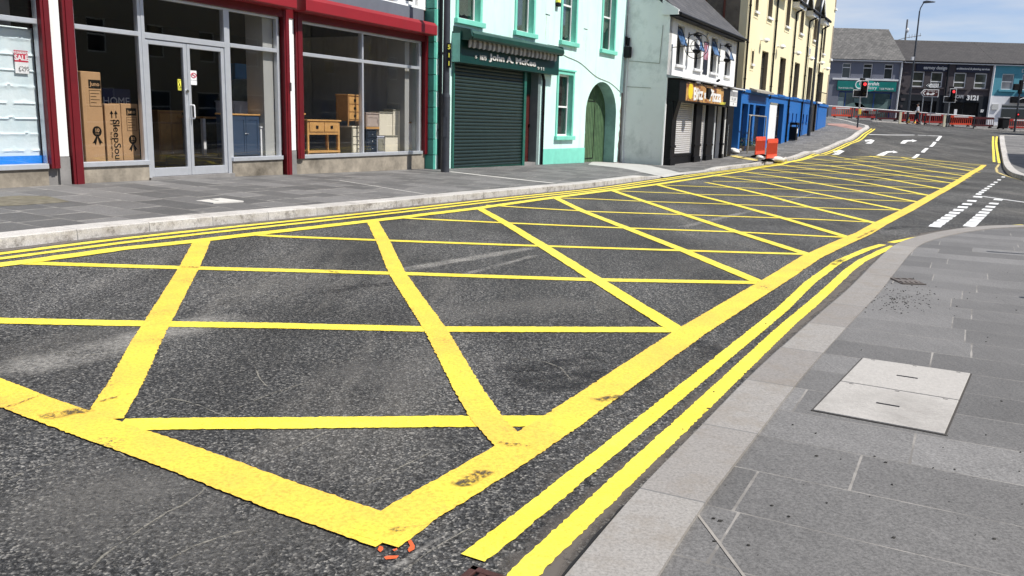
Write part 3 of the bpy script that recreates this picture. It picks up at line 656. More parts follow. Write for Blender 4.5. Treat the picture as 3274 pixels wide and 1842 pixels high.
m_oak = mat('honey oak veneer', (.55, .30, .10), .45, .2, 5, 0, .05); m_oakd = mat('oak edge', (.42, .22, .08), .5, .2, 5)
m_card = mat('brown cardboard', (.42, .25, .12), .8, .1, 3, 0, .1, 20)
m_ink = mat('black print', (.008, .007, .006), .9, spec=.05)
m_cream = mat('cream painted wood', (.72, .66, .52), .5, .04); m_navy = mat('dark blue painted wood', (.015, .025, .04), .45, .1)
m_sage = mat('grey green painted wood', (.24, .23, .18), .55, .06); m_blueg = mat('slate blue painted wood', (.035, .06, .105), .45, .08)
m_lgrey = mat('pale grey painted wood', (.55, .56, .62), .5, .05); m_steel = mat('steel knob', (.6, .6, .6), .25, .05, metal=1)
def slate(name, c0, c1, sc_=1.):
    m, t, n, l, b = nodes(name); u = n.new('ShaderNodeTexCoord'); br = n.new('ShaderNodeTexBrick'); l.new(u.outputs['UV'], br.inputs['Vector'])
    br.inputs['Scale'].default_value = sc_; br.inputs['Brick Width'].default_value = .3; br.inputs['Row Height'].default_value = .22; br.inputs['Mortar Size'].default_value = .012
    br.inputs['Color1'].default_value = c0; br.inputs['Color2'].default_value = c1; br.inputs['Mortar'].default_value = tuple(q*.25 for q in c0[:3])+(1,)
    v = vecs(t); c = mix(t, 1., br.outputs['Color'], ramp(t, noise(t, v, 1.4, 6, .7), [(.3, g3(.65)), (.7, g3(1.35))]), 'MULTIPLY')
    l.new(c, b.inputs['Base Color']); b.inputs['Roughness'].default_value = .7; bump(t, b, br.outputs['Fac'], .6, -.02); return m
m_slate = slate('dark roof slates', (.05, .05, .055, 1), (.085, .082, .082, 1)); m_slate2 = slate('weathered roof slates', (.07, .067, .063, 1), (.125, .118, .11, 1)); m_tile = slate('brown roof tiles', (.030, .026, .025, 1), (.042, .037, .035, 1))
def roofslab(mb_name, u0, u1, y0, z0, y1, z1, m, parent, th=.12, hipl=0, hipr=0):
    """sloping roof sheet from eave (y0,z0) to ridge (y1,z1), with thickness and slate UVs"""
    L = math.hypot(y1-y0, z1-z0); ny_, nz_ = -(z1-z0)/L, (y1-y0)/L
    top = [(u0, y0, z0), (u1, y0, z0), (u1-hipr, y1, z1), (u0+hipl, y1, z1)]
    bot = [(x, y-ny_*th, z-nz_*th) for x, y, z in top]
    o = MB().add(top+bot, [(0, 1, 2, 3), (7, 6, 5, 4), (0, 4, 5, 1), (1, 5, 6, 2), (2, 6, 7, 3), (3, 7, 4, 0)]).build(mb_name, m, parent)
    uv = o.data.uv_layers.new(name='UVMap')
    for lp in o.data.loops:
        co = o.data.vertices[lp.vertex_index].co; uv.data[lp.index].uv = (co.x, math.hypot(co.y-y0, co.z-z0))
    return o
def sash(parent, u0, u1, z0, z1, o=-.12, fw=.06, bars=(), vbars=(), fm=None, gm=None, name='window', curtain=None, sill=None, cm=None, dpt=.05):
    """frame part with pane (and curtain) sub-parts"""
    fm = fm or m_white; gm = gm or m_glassU; f = MB()
    f.b(u0, u0+fw, o-dpt, o, z0, z1); f.b(u1-fw, u1, o-dpt, o, z0, z1); f.b(u0+fw, u1-fw, o-dpt, o, z0, z0+fw); f.b(u0+fw, u1-fw, o-dpt, o, z1-fw, z1)
    for z in bars: f.b(u0+fw, u1-fw, o-dpt+.004, o-.004, z-fw*.5, z+fw*.5)
    for u in vbars: f.b(u-fw*.4, u+fw*.4, o-dpt+.008, o-.008, z0+fw, z1-fw)
    w_ = f.build(name, fm, parent)
    MB().b(u0+fw*.5, u1-fw*.5, o-dpt*.7, o-dpt*.5, z0+fw*.5, z1-fw*.5).build('pane', gm, w_)
    if sill: MB().b(u0-sill[0], u1+sill[0], -.05, sill[1], z0-sill[2], z0).build('window_sill', sill[3], w_, bevel=.008)
    return w_
def seg(mb, pts, r, n=8): mb.tube(pts, r, n); return mb
def plate(mb, uvs, o0, o1): mb.prism([(u, z) for u, z in uvs], 'y', -o1, -o0); return mb

# ================================================================== furniture shop (A)
A = Fac(at(611, 566, z=.3), 26.54)
TA = lambda u, o=.1: float(T(*A.W(u, o)))+.105
sh = thing('furniture_shop', 'furniture shop with dark red shutter boxes and aluminium windows left of the mint building', 'shop', A.loc(), A.rz)
# pillars between windows
for k, (u0, u1) in enumerate(((-2.68, -2.50), (2.735, 2.905))):
    p_ = MB().b(u0, u1, -.3, .03, .74, 4.3).build('pillar', m_whitew, sh, bevel=.01)
    MB().b(u0-.004, u1+.004, -.3, .034, -.1, .737).build('pillar_base', m_greyc, p_)
MB().b(8.145, 8.3, -.3, .02, .1, 9.).build('pillar', m_whitew, sh)
# red guide rails
for u0, u1, z0 in ((-2.84, -2.69, .56), (-2.47, -2.28, -.1), (2.565, 2.725, -.1), (2.93, 3.14, .56), (8.0, 8.14, .55)):
    r_ = MB().b(u0, u1, -.06, .07, z0, 3.62).build('shutter_guide', m_red, sh, bevel=.006)
    MB().b(u0+.045, u1-.035, .07, .085, z0+.004, 3.616).build('guide_lip', m_red, r_)
MB().b(2.66, 2.70, .086, .12, 1.98, 2.16).build('key_switch', m_steel, sh)
# plinths and sills
for u0, u1 in ((-7.2, -2.86), (-2.27, -.935), (1.065, 2.5), (2.95, 8.12)):
    pl = wallmb([(u0, -.15), (u1, -.15), (u1, .555), (u0, .555)], [], .32, .0).build('plinth', m_plinth, sh)
    MB().b(u0, u1 if u1 < 8 else 7.95, -.12, .035, .558, .64).build('window_ledge', m_alu, sh, bevel=.008)
MB().b(-2.86, -2.69, -.3, -.02, -.1, .57).build('plinth_gap', m_greyc, sh)
# fascia above glass
MB().b(-7.2, 8.12, -.12, .05, 3.47, 3.66).build('shutter_channel', m_red, sh)
def canopy(u0, u1):
    prof = [(0, 3.62), (-.36, 3.62), (-.38, 3.64), (-.38, 3.86), (-.31, 3.94), (0, 3.94)]
    c_ = MB().prism(prof, 'x', u0, u1).build('shutter_box', m_redb, sh, bevel=.006)
    n_ = max(1, int((u1-u0)/2.6)); j = MB()
    for i in range(1, n_): uu = u0+(u1-u0)*i/n_; j.b(uu-.004, uu+.004, .38, .3825, 3.645, 3.855)
    if n_ > 1: j.build('box_seam', m_red, c_)
canopy(-7.2, -2.72); canopy(-2.45, 2.62); canopy(2.9, 8.06)
MB().b(-7.2, 7.93, -.1, .04, 3.945, 4.27).build('flashing_band', mat('grey blue flashing', (.13, .145, .17), .5, .1), sh)
# upper storey
uw = wallmb(R4(-7.2, 8.145, 4.272, 8.6), [R4(-6.6, -3.0, 4.4, 6.6), R4(-2.3, 2.4, 4.4, 6.6), R4(3.2, 7.7, 4.33, 6.6)], .3, 0).build('upper_wall', m_whitew, sh)
for a, b in ((-6.6, -3.0), (-2.3, 2.4), (3.2, 7.7)): sash(sh, a, b, 4.33 if a > 3 else 4.4, 6.6, -.08, .09, (), (a+(b-a)/3, a+2*(b-a)/3), m_white, dark_glass('upper shop glass'), 'upper_window')
pb = MB(); pb.blob((6.4, .02, 4.45), (.55, .05, .16), 12, 8, .12); pb.build('plastic_sheeting', mat('clear plastic sheeting', (.75, .8, .85), .2), sh, smooth=True)
MB().b(-7.25, 8.3, -8, .06, 8.6, 8.72).build('roof', m_greyc, sh); MB().b(-7.2, 8.3, -8., -7.9, 0, 8.6).build('rear_wall', m_greyc, sh)
MB().b(-7.2, -7.0, -7.9, -.3, 0, 8.6).build('side_wall', m_whitew, sh); MB().b(8.1, 8.3, -7.9, -.31, 0, 8.6).build('side_wall', m_whitew, sh)
# interior room
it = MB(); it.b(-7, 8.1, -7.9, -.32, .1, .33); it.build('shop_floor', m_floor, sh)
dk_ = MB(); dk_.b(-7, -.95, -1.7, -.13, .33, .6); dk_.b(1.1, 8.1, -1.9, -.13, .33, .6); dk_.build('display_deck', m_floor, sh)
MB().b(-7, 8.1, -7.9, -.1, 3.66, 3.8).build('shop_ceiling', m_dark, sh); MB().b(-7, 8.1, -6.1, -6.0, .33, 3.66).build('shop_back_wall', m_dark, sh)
MB().b(7.42, 7.62, -.75, -.2, .6, 3.6).build('inner_pillar', mat('inner white wall', (.36, .36, .34), .8, .06, 2), sh); MB().b(2.15, 2.45, -.6, -.14, .6, 3.6).build('inner_pillar', mat('inner white wall', (.6, .6, .56)), sh)
MB().b(-3.05, -2.88, -1.2, -.6, .6, 3.5).build('inner_pillar', m_greyc, sh)
# window frames (aluminium)
def shopwin(u0, u1, z0=.64, z1=3.47, mul=(), tr=(2.75, 2.825), nm='shop_window'):
    f = MB(); f.b(u0, u0+.06, -.12, -.02, z0, z1); f.b(u1-.06, u1, -.12, -.02, z0, z1); f.b(u0+.06, u1-.06, -.12, -.02, z1-.05, z1)
    f.b(u0+.06, u1-.06, -.11, -.01, tr[0], tr[1])
    for m_ in mul: f.b(m_-.028, m_+.032, -.12, -.005, z0, tr[0]-.002); f.b(m_-.028, m_+.032, -.12, -.005, tr[1]+.002, z1-.052)
    w_ = f.build(nm, m_alu, sh, bevel=.006); MB().b(u0+.03, u1-.03, -.075, -.065, z0, z1-.03).build('pane', m_glassA, w_); return w_
shopwin(-6.9, -2.79); shopwin(-2.27, -.935); shopwin(1.065, 2.5); shopwin(3.14, 7.9, mul=(5.36,))
# door frame + leaves
f = MB(); f.b(-.935, -.865, -.12, -.01, .31, 3.47); f.b(.975, 1.06, -.12, -.01, .31, 3.47); f.b(-.865, .975, -.11, -.012, 2.73, 2.83); f.b(-.865, .975, -.11, -.012, 3.42, 3.47)
df = f.build('door_frame', m_alu, sh, bevel=.006); MB().b(-.86, .97, -.07, -.06, 2.83, 3.42).build('pane', m_glassA, df); MB().b(-.95, 1.07, -.3, .05, .1, .33).build('threshold', m_greyc, df)
for s_, (u0, u1) in enumerate(((-.86, .052), (.06, .97))):
    f = MB(); f.b(u0, u0+.07, -.1, -.03, .335, 2.72); f.b(u1-.08, u1, -.1, -.03, .335, 2.72); f.b(u0+.07, u1-.08, -.1, -.03, .335, .49); f.b(u0+.07, u1-.08, -.1, -.03, 2.64, 2.72)
    d_ = f.build('door_leaf', m_alu, sh, bevel=.008); MB().b(u0+.06, u1-.06, -.07, -.06, .46, 2.66).build('pane', m_glassA, d_)
    if s_ == 0: MB().cyl((.015, .03, 1.87), (.015, -.0, 1.87), .03, .03, 12).build('lock', m_steel, d_)
    else:
        h = MB(); h.tube([(.10, .03, 1.62), (.10, -.045, 1.62), (.10, -.06, 1.6), (.10, -.06, 1.4), (.10, -.045, 1.38), (.10, .03, 1.38)], .014, 8); h.build('handle', m_white, d_, smooth='auto')
# notices on the doors
m_yn = mat('yellow notice', (.85, .8, .1), .5); m_pap = mat('white paper', (.78, .78, .78), .7); m_rp = mat('red print', (.55, .02, .06), .6)
def shrink(o_, u, z, su, sz):
    for v in o_.data.vertices: v.co.x = v.co.x*su if o_.location.x else (v.co.x-u)*su+u; v.co.z = v.co.z*sz if o_.location.z else (v.co.z-z)*sz+z
    o_.location.x = (o_.location.x-u)*su+u if o_.location.x else 0.; o_.location.z = (o_.location.z-z)*sz+z if o_.location.z else 0.
    for c_ in o_.children: shrink(c_, u, z, su, sz)
u, z = A.q(450+300/2.416, 655/2.416, -.05)
n_ = MB().b(u-.05, u+.055, -.058, -.054, z-.17, z+.17).build('warning_notice', m_yn, sh)
text('PUSH', .045, m_ink, n_, u, -.053, z+.135, .0008); text('STEP', .045, m_ink, n_, u, -.053, z-.14, .0008)
f = MB(); f.tube([(u-.02, .051, z+.08), (u, .051, z+.03), (u-.035, .051, z-.07)], .006, 5); f.tube([(u, .051, z+.03), (u+.03, .051, z-.08), (u+.045, .051, z-.09)], .006, 5); f.ring((u-.02, .051, z+.095), .008, .006, 'y', 10); f.tube([(u-.04, .051, z-.09), (u+.045, .051, z-.095)], .005, 5); f.build('pictogram', m_ink, n_); shrink(n_, u, z, .72, .58)
u, z = A.q(450+410/2.416, 605/2.416, -.05)
n_ = MB().b(u-.095, u+.085, -.058, -.054, z-.2, z+.23).build('no_smoking_notice', m_pap, sh)
f = MB(); f.ring((u, .051, z+.09), .07, .009, 'y', 26); f.tube([(u-.05, .051, z+.14), (u+.05, .051, z+.04)], .009, 5); f.build('ring_symbol', m_rp, n_)
MB().b(u-.04, u+.03, -.053, -.05, z+.083, z+.097).build('cigarette_symbol', m_ink, n_); text('NO SMOKING', .026, m_ink, n_, u, -.053, z-.06, .0008); shrink(n_, u, z, .85, .6)

# ---- goods in the windows
def gthing(nm, label, cat, u, z, w, group=None):
    p = A.W(u, -w); return thing(nm, label, cat, (float(p[0]), float(p[1]), z), A.rz, group)
def carton(u0, u1, z1, w, d, label, grp='cardboard mattress boxes in the shop window', z0=.6):
    t_ = gthing('cardboard_box', label, 'box', (u0+u1)/2, z0, w, grp); hw = (u1-u0)/2
    MB().box(-hw, hw, 0, d, 0, z1-z0).build('carton', m_card, t_, bevel=.012)
    MB().box(-hw+.01, hw-.01, -.0025, 0, (z1-z0)*.0+.0, .004).build('tape', m_card, t_); return t_, hw, z1-z0
def label_juno(t_, u, z, s=1.):
    p = MB().b(u-.115*s, u+.115*s, .001, .004, z-.07*s, z+.07*s).build('brand_patch', m_ink, t_); text('Juno', .095*s, m_card, p, u, .0045, z, .0006, 1.05, bold=.002)
    q = MB(); 
    for a, b, c, d in ((u-.115*s, u+.115*s, z-.1*s, z-.106*s), (u-.115*s, u+.115*s, z-.36*s, z-.366*s), (u-.115*s, u-.109*s, z-.366*s, z-.1*s), (u+.109*s, u+.115*s, z-.366*s, z-.1*s)): q.b(a, b, .001, .003, c, d)
    for i in range(4): q.b(u-.09*s, u+(.02 if i % 2 else .08)*s, .001, .003, z-(.15+.05*i)*s, z-(.158+.05*i)*s)
    q.build('small_print', m_ink, t_)
def rosette(t_, u, z, s=1.):
    q = MB(); q.cyl((u, -.001, z), (u, -.004, z), .088*s, .088*s, 22)
    for sg in (-1, 1): q.prism([(u+sg*.02*s, z-.08*s), (u+sg*.1*s, z-.2*s), (u+sg*.065*s, z-.19*s), (u+sg*.04*s, z-.235*s), (u-sg*.0*s, z-.1*s)], 'y', -.0035, -.001)
    q.build('rosette', m_ink, t_); text('10', .085*s, m_card, t_, u, .0045, z+.015*s, .0006, 1.05, name='rosette_number', bold=.003); text('YEARS', .028*s, m_card, t_, u, .0045, z-.042*s, .0006, name='rosette_word')
def uz(c, w): return A.q(*c, -w)
w = .28
a = uz((620/2.4154, 548/2.4154), w); b = uz((780/2.4154, 1250/2.4154), w)
t_, hw, hh = carton(a[0], b[0]+.1, a[1], w, .32, 'tallest cardboard box in the shop window with a black patch near its top'); label_juno(t_, .06, hh-.2); rosette(t_, .05, hh-.98)
a = uz((790/2.4154, 800/2.4154), w); b = uz((928/2.4154, 805/2.4154), w); c = uz((1055/2.4154, 803/2.4154), w)
t_, hw, hh = carton(a[0]+.04, b[0], a[1], w, .3, 'shorter cardboard box with arrows and large upright lettering, middle of the window')
q = MB()
for dx in (-.03, .055): q.prism([(dx-.035, hh-.17), (dx, hh-.11), (dx+.035, hh-.17)], 'y', -.004, -.001); q.b(dx-.01, dx+.01, .001, .004, hh-.24, hh-.17)
q.b(-.06, .09, .001, .004, hh-.29, hh-.275); q.build('this_way_up_arrows', m_ink, t_)
text('SleepSoul', .19, m_ink, t_, .045, .003, .37, .0006, 1.0, rot=-math.pi/2, bold=.002, name='brand_lettering'); text('for a good night sleep', .05, m_ink, t_, -.06, .003, .3, .0006, rot=-math.pi/2, name='small_lettering')
text('HANDLE WITH', .026, m_ink, t_, .015, .003, hh-.34, .0006, name='care_lettering'); text('CARE', .026, m_ink, t_, .015, .003, hh-.38, .0006, name='care_lettering')
t_, hw, hh = carton(b[0]+.01, c[0]+.02, c[1], w, .3, 'shorter cardboard box with a black patch and rosette, rightmost in its window'); label_juno(t_, .03, hh-.14, .9); rosette(t_, .03, hh-.62, .9)
a = uz((590/2.4154, 460/2.4154), w+.1); tr_ = gthing('cardboard_tube', 'rolled cardboard tube behind the red rail at the window edge', 'tube', a[0]-.05, .6, w+.1)
MB().cyl((0, .12, 0), (0, .12, a[1]-.6), .12, .12, 20).build('tube_wall', m_card, tr_, smooth='auto'); MB().cyl((0, .12, a[1]-.6), (0, .12, a[1]-.57), .122, .11, 20).build('end_cap', m_card, tr_)
# television box deep inside
a = uz((790/2.4154, 680/2.4154), 2.2); b = uz((1010/2.4154, 800/2.4154), 2.2)
t_ = gthing('appliance_box', 'dark blue printed box behind the cardboard boxes', 'box', (a[0]+b[0])/2, .33, 2.2); hw = (b[0]-a[0])/2
MB().box(-hw, hw, 0, .5, 0, a[1]-.33).build('carton', mat('dark blue print', (.012, .016, .08), .5), t_); text('HOME', .22, m_lgrey, t_, -hw+.3, .003, a[1]-.33-.25, .001)
# mattress in the left window
m_matt = None
def quilt():
    m, t, n, l, b = nodes('quilted white cover'); v = vecs(t); b.inputs['Base Color'].default_value = (.66, .76, .78, 1); b.inputs['Roughness'].default_value = .55
    l.new(ramp(t, noise(t, v, 2.5, 5), [(.3, (.58, .70, .73)), (.7, (.74, .82, .83))]), b.inputs['Base Color']); bump(t, b, noise(t, v, 9, 4, .6), .35, .02); return m
m_matt = quilt()
a = A.q(265/2.4154, 230/2.4154, -.18); ux1 = a[0]+.0; t_ = gthing('mattress', 'white quilted mattress standing upright in the leftmost shop window', 'mattress', ux1-.95, .6, .18)
mm = MB(); nxq, nzq = 78, 90; W_, H_ = 1.9, a[1]+.02-.6; vs = []
for j in range(nzq+1):
    for i in range(nxq+1):
        x = -W_/2+W_*i/nxq; z = H_*j/nzq; e = min(1, (W_/2-abs(x))/.07, (H_-z)/.07+.02); e = max(e, 0)
        rr_ = .24; ph = (z/rr_) % 1; kk = int(z/rr_); wv = .035*max(0, 1-abs(((x+kk*.23)/.46 % 1)-.5)*7); d = abs(((z-wv)/rr_ % 1)-.5)
        dd = .024*math.exp(-((.5-d)/.05)**2)
        vs.append((x, .06*(1-math.sin(e*math.pi/2))-dd*e, z))
fs = [(j*(nxq+1)+i, j*(nxq+1)+i+1, (j+1)*(nxq+1)+i+1, (j+1)*(nxq+1)+i) for j in range(nzq) for i in range(nxq)]
mm.add(vs, fs); mm.box(-W_/2, W_/2, .055, .28, 0, H_-.02); mm.build('quilted_cover', m_matt, t_, smooth='auto', fix=True)
MB().box(-W_/2-.006, W_/2+.008, -.042, .29, .0, .16).build('blue_wrapping', mat('blue plastic wrapping', (.01, .22, .72), .25, .12, 6, 0, .3, 8), t_)
a = A.q(105/2.4154, 385/2.4154, -.13); b = A.q(237/2.4154, 572/2.4154, -.13); tu = (a[0]+b[0])/2-(ux1-.95); tz0, tz1 = b[1]-.6, a[1]-.6; tw = (b[0]-a[0])/2-.012; zm = tz0+(tz1-tz0)*.5
tg = MB().box(tu-tw, tu+tw, -.034, -.030, tz0, zm).build('price_tag', m_pap, t_); MB().box(tu-tw, tu+tw, -.036, -.030, zm, tz1).build('sale_panel', m_rp, tg)
text('SALE', .105, m_pap, tg, tu, .037, zm+.06, .0006, 1.0, bold=.004); text('CLEARANCE', .042, m_pap, tg, tu, .037, zm+.135, .0006, bold=.002); text('END OF SEASON', .024, m_pap, tg, tu, .037, tz1-.018, .0006)
text('£295', .09, m_ink, tg, tu+.03, .035, zm-.1, .0006, name='price'); text('was      now', .022, m_ink, tg, tu, .035, tz0+.03, .0006)

def drawer_front(mb, u0, u1, z0, z1): mb.b(u0, u1, .0, .015, z0, z1)
def chest(nm, label, u0, u1, z0, z1, w, dep, body, front, n, knob='knob', top=None, legs=0, grp=None, cat='chest of drawers', frontpanel=True):
    t_ = gthing(nm, label, cat, (u0+u1)/2, z0, w, grp); hw = (u1-u0)/2; H = z1-z0; lz = legs
    MB().box(-hw, hw, 0, dep, lz, H-.03).build('carcass', body, t_, bevel=.006)
    MB().box(-hw-.02, hw+.02, -.02, dep+.01, H-.03, H).build('top', top or body, t_, bevel=.006)
    if legs:
        for x in (-hw+.02, hw-.02):
            for y in (.02, dep-.02): MB().cyl((x, y, 0), (x, y, lz), .014, .022, 6).build('leg', body, t_)
    dh = (H-.05-lz-.03)/n
    for i in range(n):
        zz = lz+.03+dh*i; d_ = MB().box(-hw+.03, hw-.03, -.016, 0, zz+.01, zz+dh-.01).build('drawer', front, t_, bevel=.005)
        if knob == 'square': MB().box(-.035, .035, -.03, -.016, zz+dh/2-.03, zz+dh/2+.03).build('handle', m_black, d_)
        else: MB().blob((0, -.032, zz+dh/2), (.016, .016, .016), 10, 6).build('knob', m_steel, d_, smooth=True)
    return t_
c8 = lambda x, y: (940+x/5.573, 260+y/5.573)
w = .22
a = A.q(*c8(235, 680), -w); b = A.q(*c8(820, 1290), -w)
# oak console table
t_ = gthing('console_table', 'oak console table with two drawers at the left of the wide window', 'table', (a[0]+b[0])/2, .6, w); hw = (b[0]-a[0])/2; H = a[1]-.6
MB().box(-hw-.03, hw+.03, -.03, .4, H-.035, H).build('top', m_oak, t_, bevel=.006)
for x in (-hw+.03, hw-.03):
    for y in (.02, .35): MB().box(x-.03, x+.03, y-.02, y+.03, 0, H-.035).build('leg', m_oak, t_, bevel=.004)
MB().box(-hw+.06, hw-.06, .0, .36, H-.30, H-.037).build('drawer_case', m_oakd, t_)
for x0, x1 in ((-hw+.07, -.01), (.01, hw-.07)):
    d_ = MB().box(x0, x1, -.014, 0, H-.27, H-.06).build('drawer', m_oak, t_, bevel=.005); MB().box((x0+x1)/2-.04, (x0+x1)/2+.04, -.03, -.014, H-.2, H-.13).build('handle', m_black, d_, bevel=.01)
MB().box(-hw+.06, hw-.06, .0, .36, H-.335, H-.302).build('rail', m_oak, t_); MB().box(-hw, hw, -.01, .38, .06, .1).build('lower_shelf', m_oak, t_)
a = A.q(*c8(1030, 800), -.2); b = A.q(*c8(1222, 1285), -.2)
chest('narrow_chest', 'narrow cream chest with three drawers left of the window mullion', a[0], b[0]+.02, .6, a[1], .2, .5, m_sage, m_cream, 3, top=m_cream); ztop = a[1]
a2 = A.q(*c8(960, 230), -.24); b2 = A.q(*c8(1195, 770), -.24)
chest('bedside_cabinet', 'oak bedside cabinet with three drawers standing on the narrow cream chest', a2[0], b2[0]-.02, ztop, a2[1], .24, .36, m_oakd, m_oak, 3, 'square', top=m_oak, legs=.12)
a = A.q(*c8(1283, 850), -.2); b = A.q(*c8(1475, 1275), -.2)
chest('narrow_chest', 'narrow dark navy chest with three drawers right of the window mullion', a[0], b[0], .6, a[1], .2, .4, m_navy, m_navy, 3); zt2 = a[1]
def cupboard(label, p0, p1, w, dep, mats, z0=None, door=True, nd=1, cat='cupboard', nm='cupboard', grp=None, topm=None, base=None):
    a, b = A.q(*p0, -w), A.q(*p1, -w); zb = .6 if z0 is None else z0; t_ = gthing(nm, label, cat, (a[0]+b[0])/2, zb, w, grp); hw = abs(b[0]-a[0])/2; H = a[1]-zb
    MB().box(-hw, hw, 0, dep, 0, H-.03).build('carcass', mats[0], t_, bevel=.005); MB().box(-hw-.02, hw+.02, -.02, dep+.01, H-.03, H).build('top', topm or mats[0], t_, bevel=.006)
    if base: MB().box(-hw-.01, hw+.01, -.015, dep, 0, .05).build('base', base, t_)
    if door:
        for k in range(nd):
            x0 = -hw+.02+k*(2*hw-.04)/nd; x1 = x0+(2*hw-.04)/nd-.008; d_ = wallmb(R4(x0, x1, .06, H-.06), [R4(x0+.05, x1-.05, .12, H-.12)], .016, .016).build('door', mats[1], t_)
            MB().b(x0+.05, x1-.05, .0, .006, .12, H-.12).build('door_panel', mats[1], d_); kx = x1-.025 if (k == 0) else x0+.025
            MB().blob((kx, -.03, H*.55), (.016, .016, .016), 10, 6).build('knob', m_steel, d_, smooth=True)
    return t_, a, b
m_pink = mat('pale taupe painted wood', (.42, .34, .29), .5, .05)
cupboard('taupe cupboard with an oak base standing on the navy chest', c8(1285, 555), c8(1510, 850), .22, .34, (m_pink, m_pink), zt2+.0, base=m_oak)
cupboard('small grey cupboard low beside the navy chest', c8(1480, 975), c8(1610, 1265), .3, .3, (m_lgrey, m_sage))
cc = cupboard('low cream cabinet side with a grey top near the right of the wide window', c8(1625, 965), c8(1850, 1260), .27, .3, (m_cream, m_cream), door=False, topm=m_sage, cat='cabinet', nm='low_cabinet')
zt3 = cc[1][1]
cupboard('cream cupboard with raised moulding resting on the low cream cabinet', c8(1520, 540), c8(1755, 950), .3, .3, (m_cream, m_cream), zt3, topm=m_sage, door=False, cat='cupboard', nm='wall_cupboard')
cupboard('tall cream cabinet behind the other cream furniture', c8(1765, 500), c8(1940, 1260), .36, .3, (m_cream, m_cream), door=False, topm=m_sage, cat='cabinet', nm='tall_cabinet')
a, b = A.q(*c8(1938, 745), -.45), A.q(*c8(2080, 1260), -.45); t_ = gthing('white_panel', 'white board leaning by the right edge of the wide window', 'board', (a[0]+b[0])/2, .6, .45)
hw = (b[0]-a[0])/2; MB().box(-hw, hw, 0, .03, 0, a[1]-.6).build('board', m_white, t_); MB().box(-hw-.01, hw+.01, -.02, .03, a[1]-.6, a[1]-.57).build('top_trim', m_oak, t_)
# things beside the console and at the back of the wide window
a, b = A.q(*c8(140, 565), -.7), A.q(*c8(265, 600), -.7); t_ = gthing('side_table', 'oak topped side table behind the console table', 'table', a[0], .6, .8); MB().box(-.5, .25, 0, .5, a[1]-.64, a[1]-.6).build('top', m_oak, t_)
for x in (-.45, .2): MB().box(x-.02, x+.02, .03, .07, 0, a[1]-.64).build('leg', m_oakd, t_)
a = A.q(*c8(200, 530), -1.3); t_ = gthing('rolled_mattress', 'grey plastic wrapped rolled mattress behind the console table', 'mattress', a[0]-.5, .6, 1.6); MB().cyl((-.6, .2, a[1]-.6), (.55, .2, a[1]-.6), .26, .26, 20).build('roll', mat('grey blue plastic wrap', (.10, .14, .2), .3, .2, 8, 0, .3, 12), t_, smooth='auto'); MB().box(-.6, .5, .0, .5, 0, a[1]-.87).build('stand', m_navy, t_)
a, b = A.q(*c8(1400, 300), -2.6), A.q(*c8(1900, 900), -2.6); t_ = gthing('drawer_tower', 'tall grey set of wide drawers at the back of the wide window', 'cabinet', (a[0]+b[0])/2, .33, 2.6); hw = (b[0]-a[0])/2+.5
MB().box(-hw, hw, 0, .5, 0, 2.6).build('carcass', m_sage, t_)
for i in range(6): MB().box(-hw+.05, hw-.05, -.02, 0, .1+i*.41, .47+i*.41).build('drawer', m_sage, t_)
# window right of the door
c9 = lambda x, y: (560+x/4.026, 180+y/4.026)
t_, a, b = cupboard('slate blue sideboard with an oak top in the window right of the door', c9(715, 737), c9(1095, 1290), .25, .4, (m_blueg, m_blueg), nd=2, topm=m_oak, cat='sideboard', nm='sideboard')
t_, a, b = cupboard('white open shelf unit beside the slate blue sideboard', c9(1098, 905), c9(1150, 1290), .22, .3, (m_white, m_white), door=False, cat='shelf', nm='shelf_unit')
t_, a, b = cupboard('small brown cabinet near the white inner pillar', c9(1160, 930), c9(1222, 1290), .7, .3, (m_oakd, m_oakd), door=False, cat='cabinet', nm='side_cabinet')
a, b = A.q(*c9(740, 575), -1.25), A.q(*c9(1110, 700), -1.25); chest('drawer_unit', 'pale grey single drawer unit behind the slate blue sideboard', a[0], b[0], .6, a[1], 1.25, .5, m_lgrey, m_lgrey, 2)
z9 = a[1]
a = A.q(*c9(1070, 560), -1.6); t_ = gthing('rolled_mattress', 'clear plastic wrapped rolled mattress on the pale drawer unit', 'mattress', a[0]+.05, z9-.02, 1.3); MB().cyl((-.1, .0, .27), (-.1, .9, .27), .27, .27, 22).build('roll', mat('pale plastic wrap', (.3, .38, .4), .3, .2, 8, 0, .3, 12), t_, smooth='auto')
a, b = A.q(*c9(770, 90), -2.2), A.q(*c9(1050, 340), -2.2); t_ = gthing('blue_box', 'large bright blue box stacked high behind the sideboard', 'box', (a[0]+b[0])/2, .33, 2.2); hw = (b[0]-a[0])/2
MB().box(-hw, hw, 0, .5, b[1]-.33, a[1]-.33).build('upper_carton', mat('bright blue print', (.02, .16, .36), .5), t_); MB().box(-hw+.1, hw+.2, -.05, .5, b[1]-.95, b[1]-.332).build('white_carton', m_lgrey, t_); MB().box(-hw, hw, .02, .5, 0, b[1]-.952).build('lower_carton', m_navy, t_)
a = A.q(*c9(1200, 500), -1.5); t_ = gthing('red_rug_roll', 'dark red roll standing behind the inner pillar', 'rug', a[0], .6, 1.5); MB().cyl((0, 0, 0), (0, 0, a[1]-.2), .1, .1, 12).build('roll', m_red, t_)
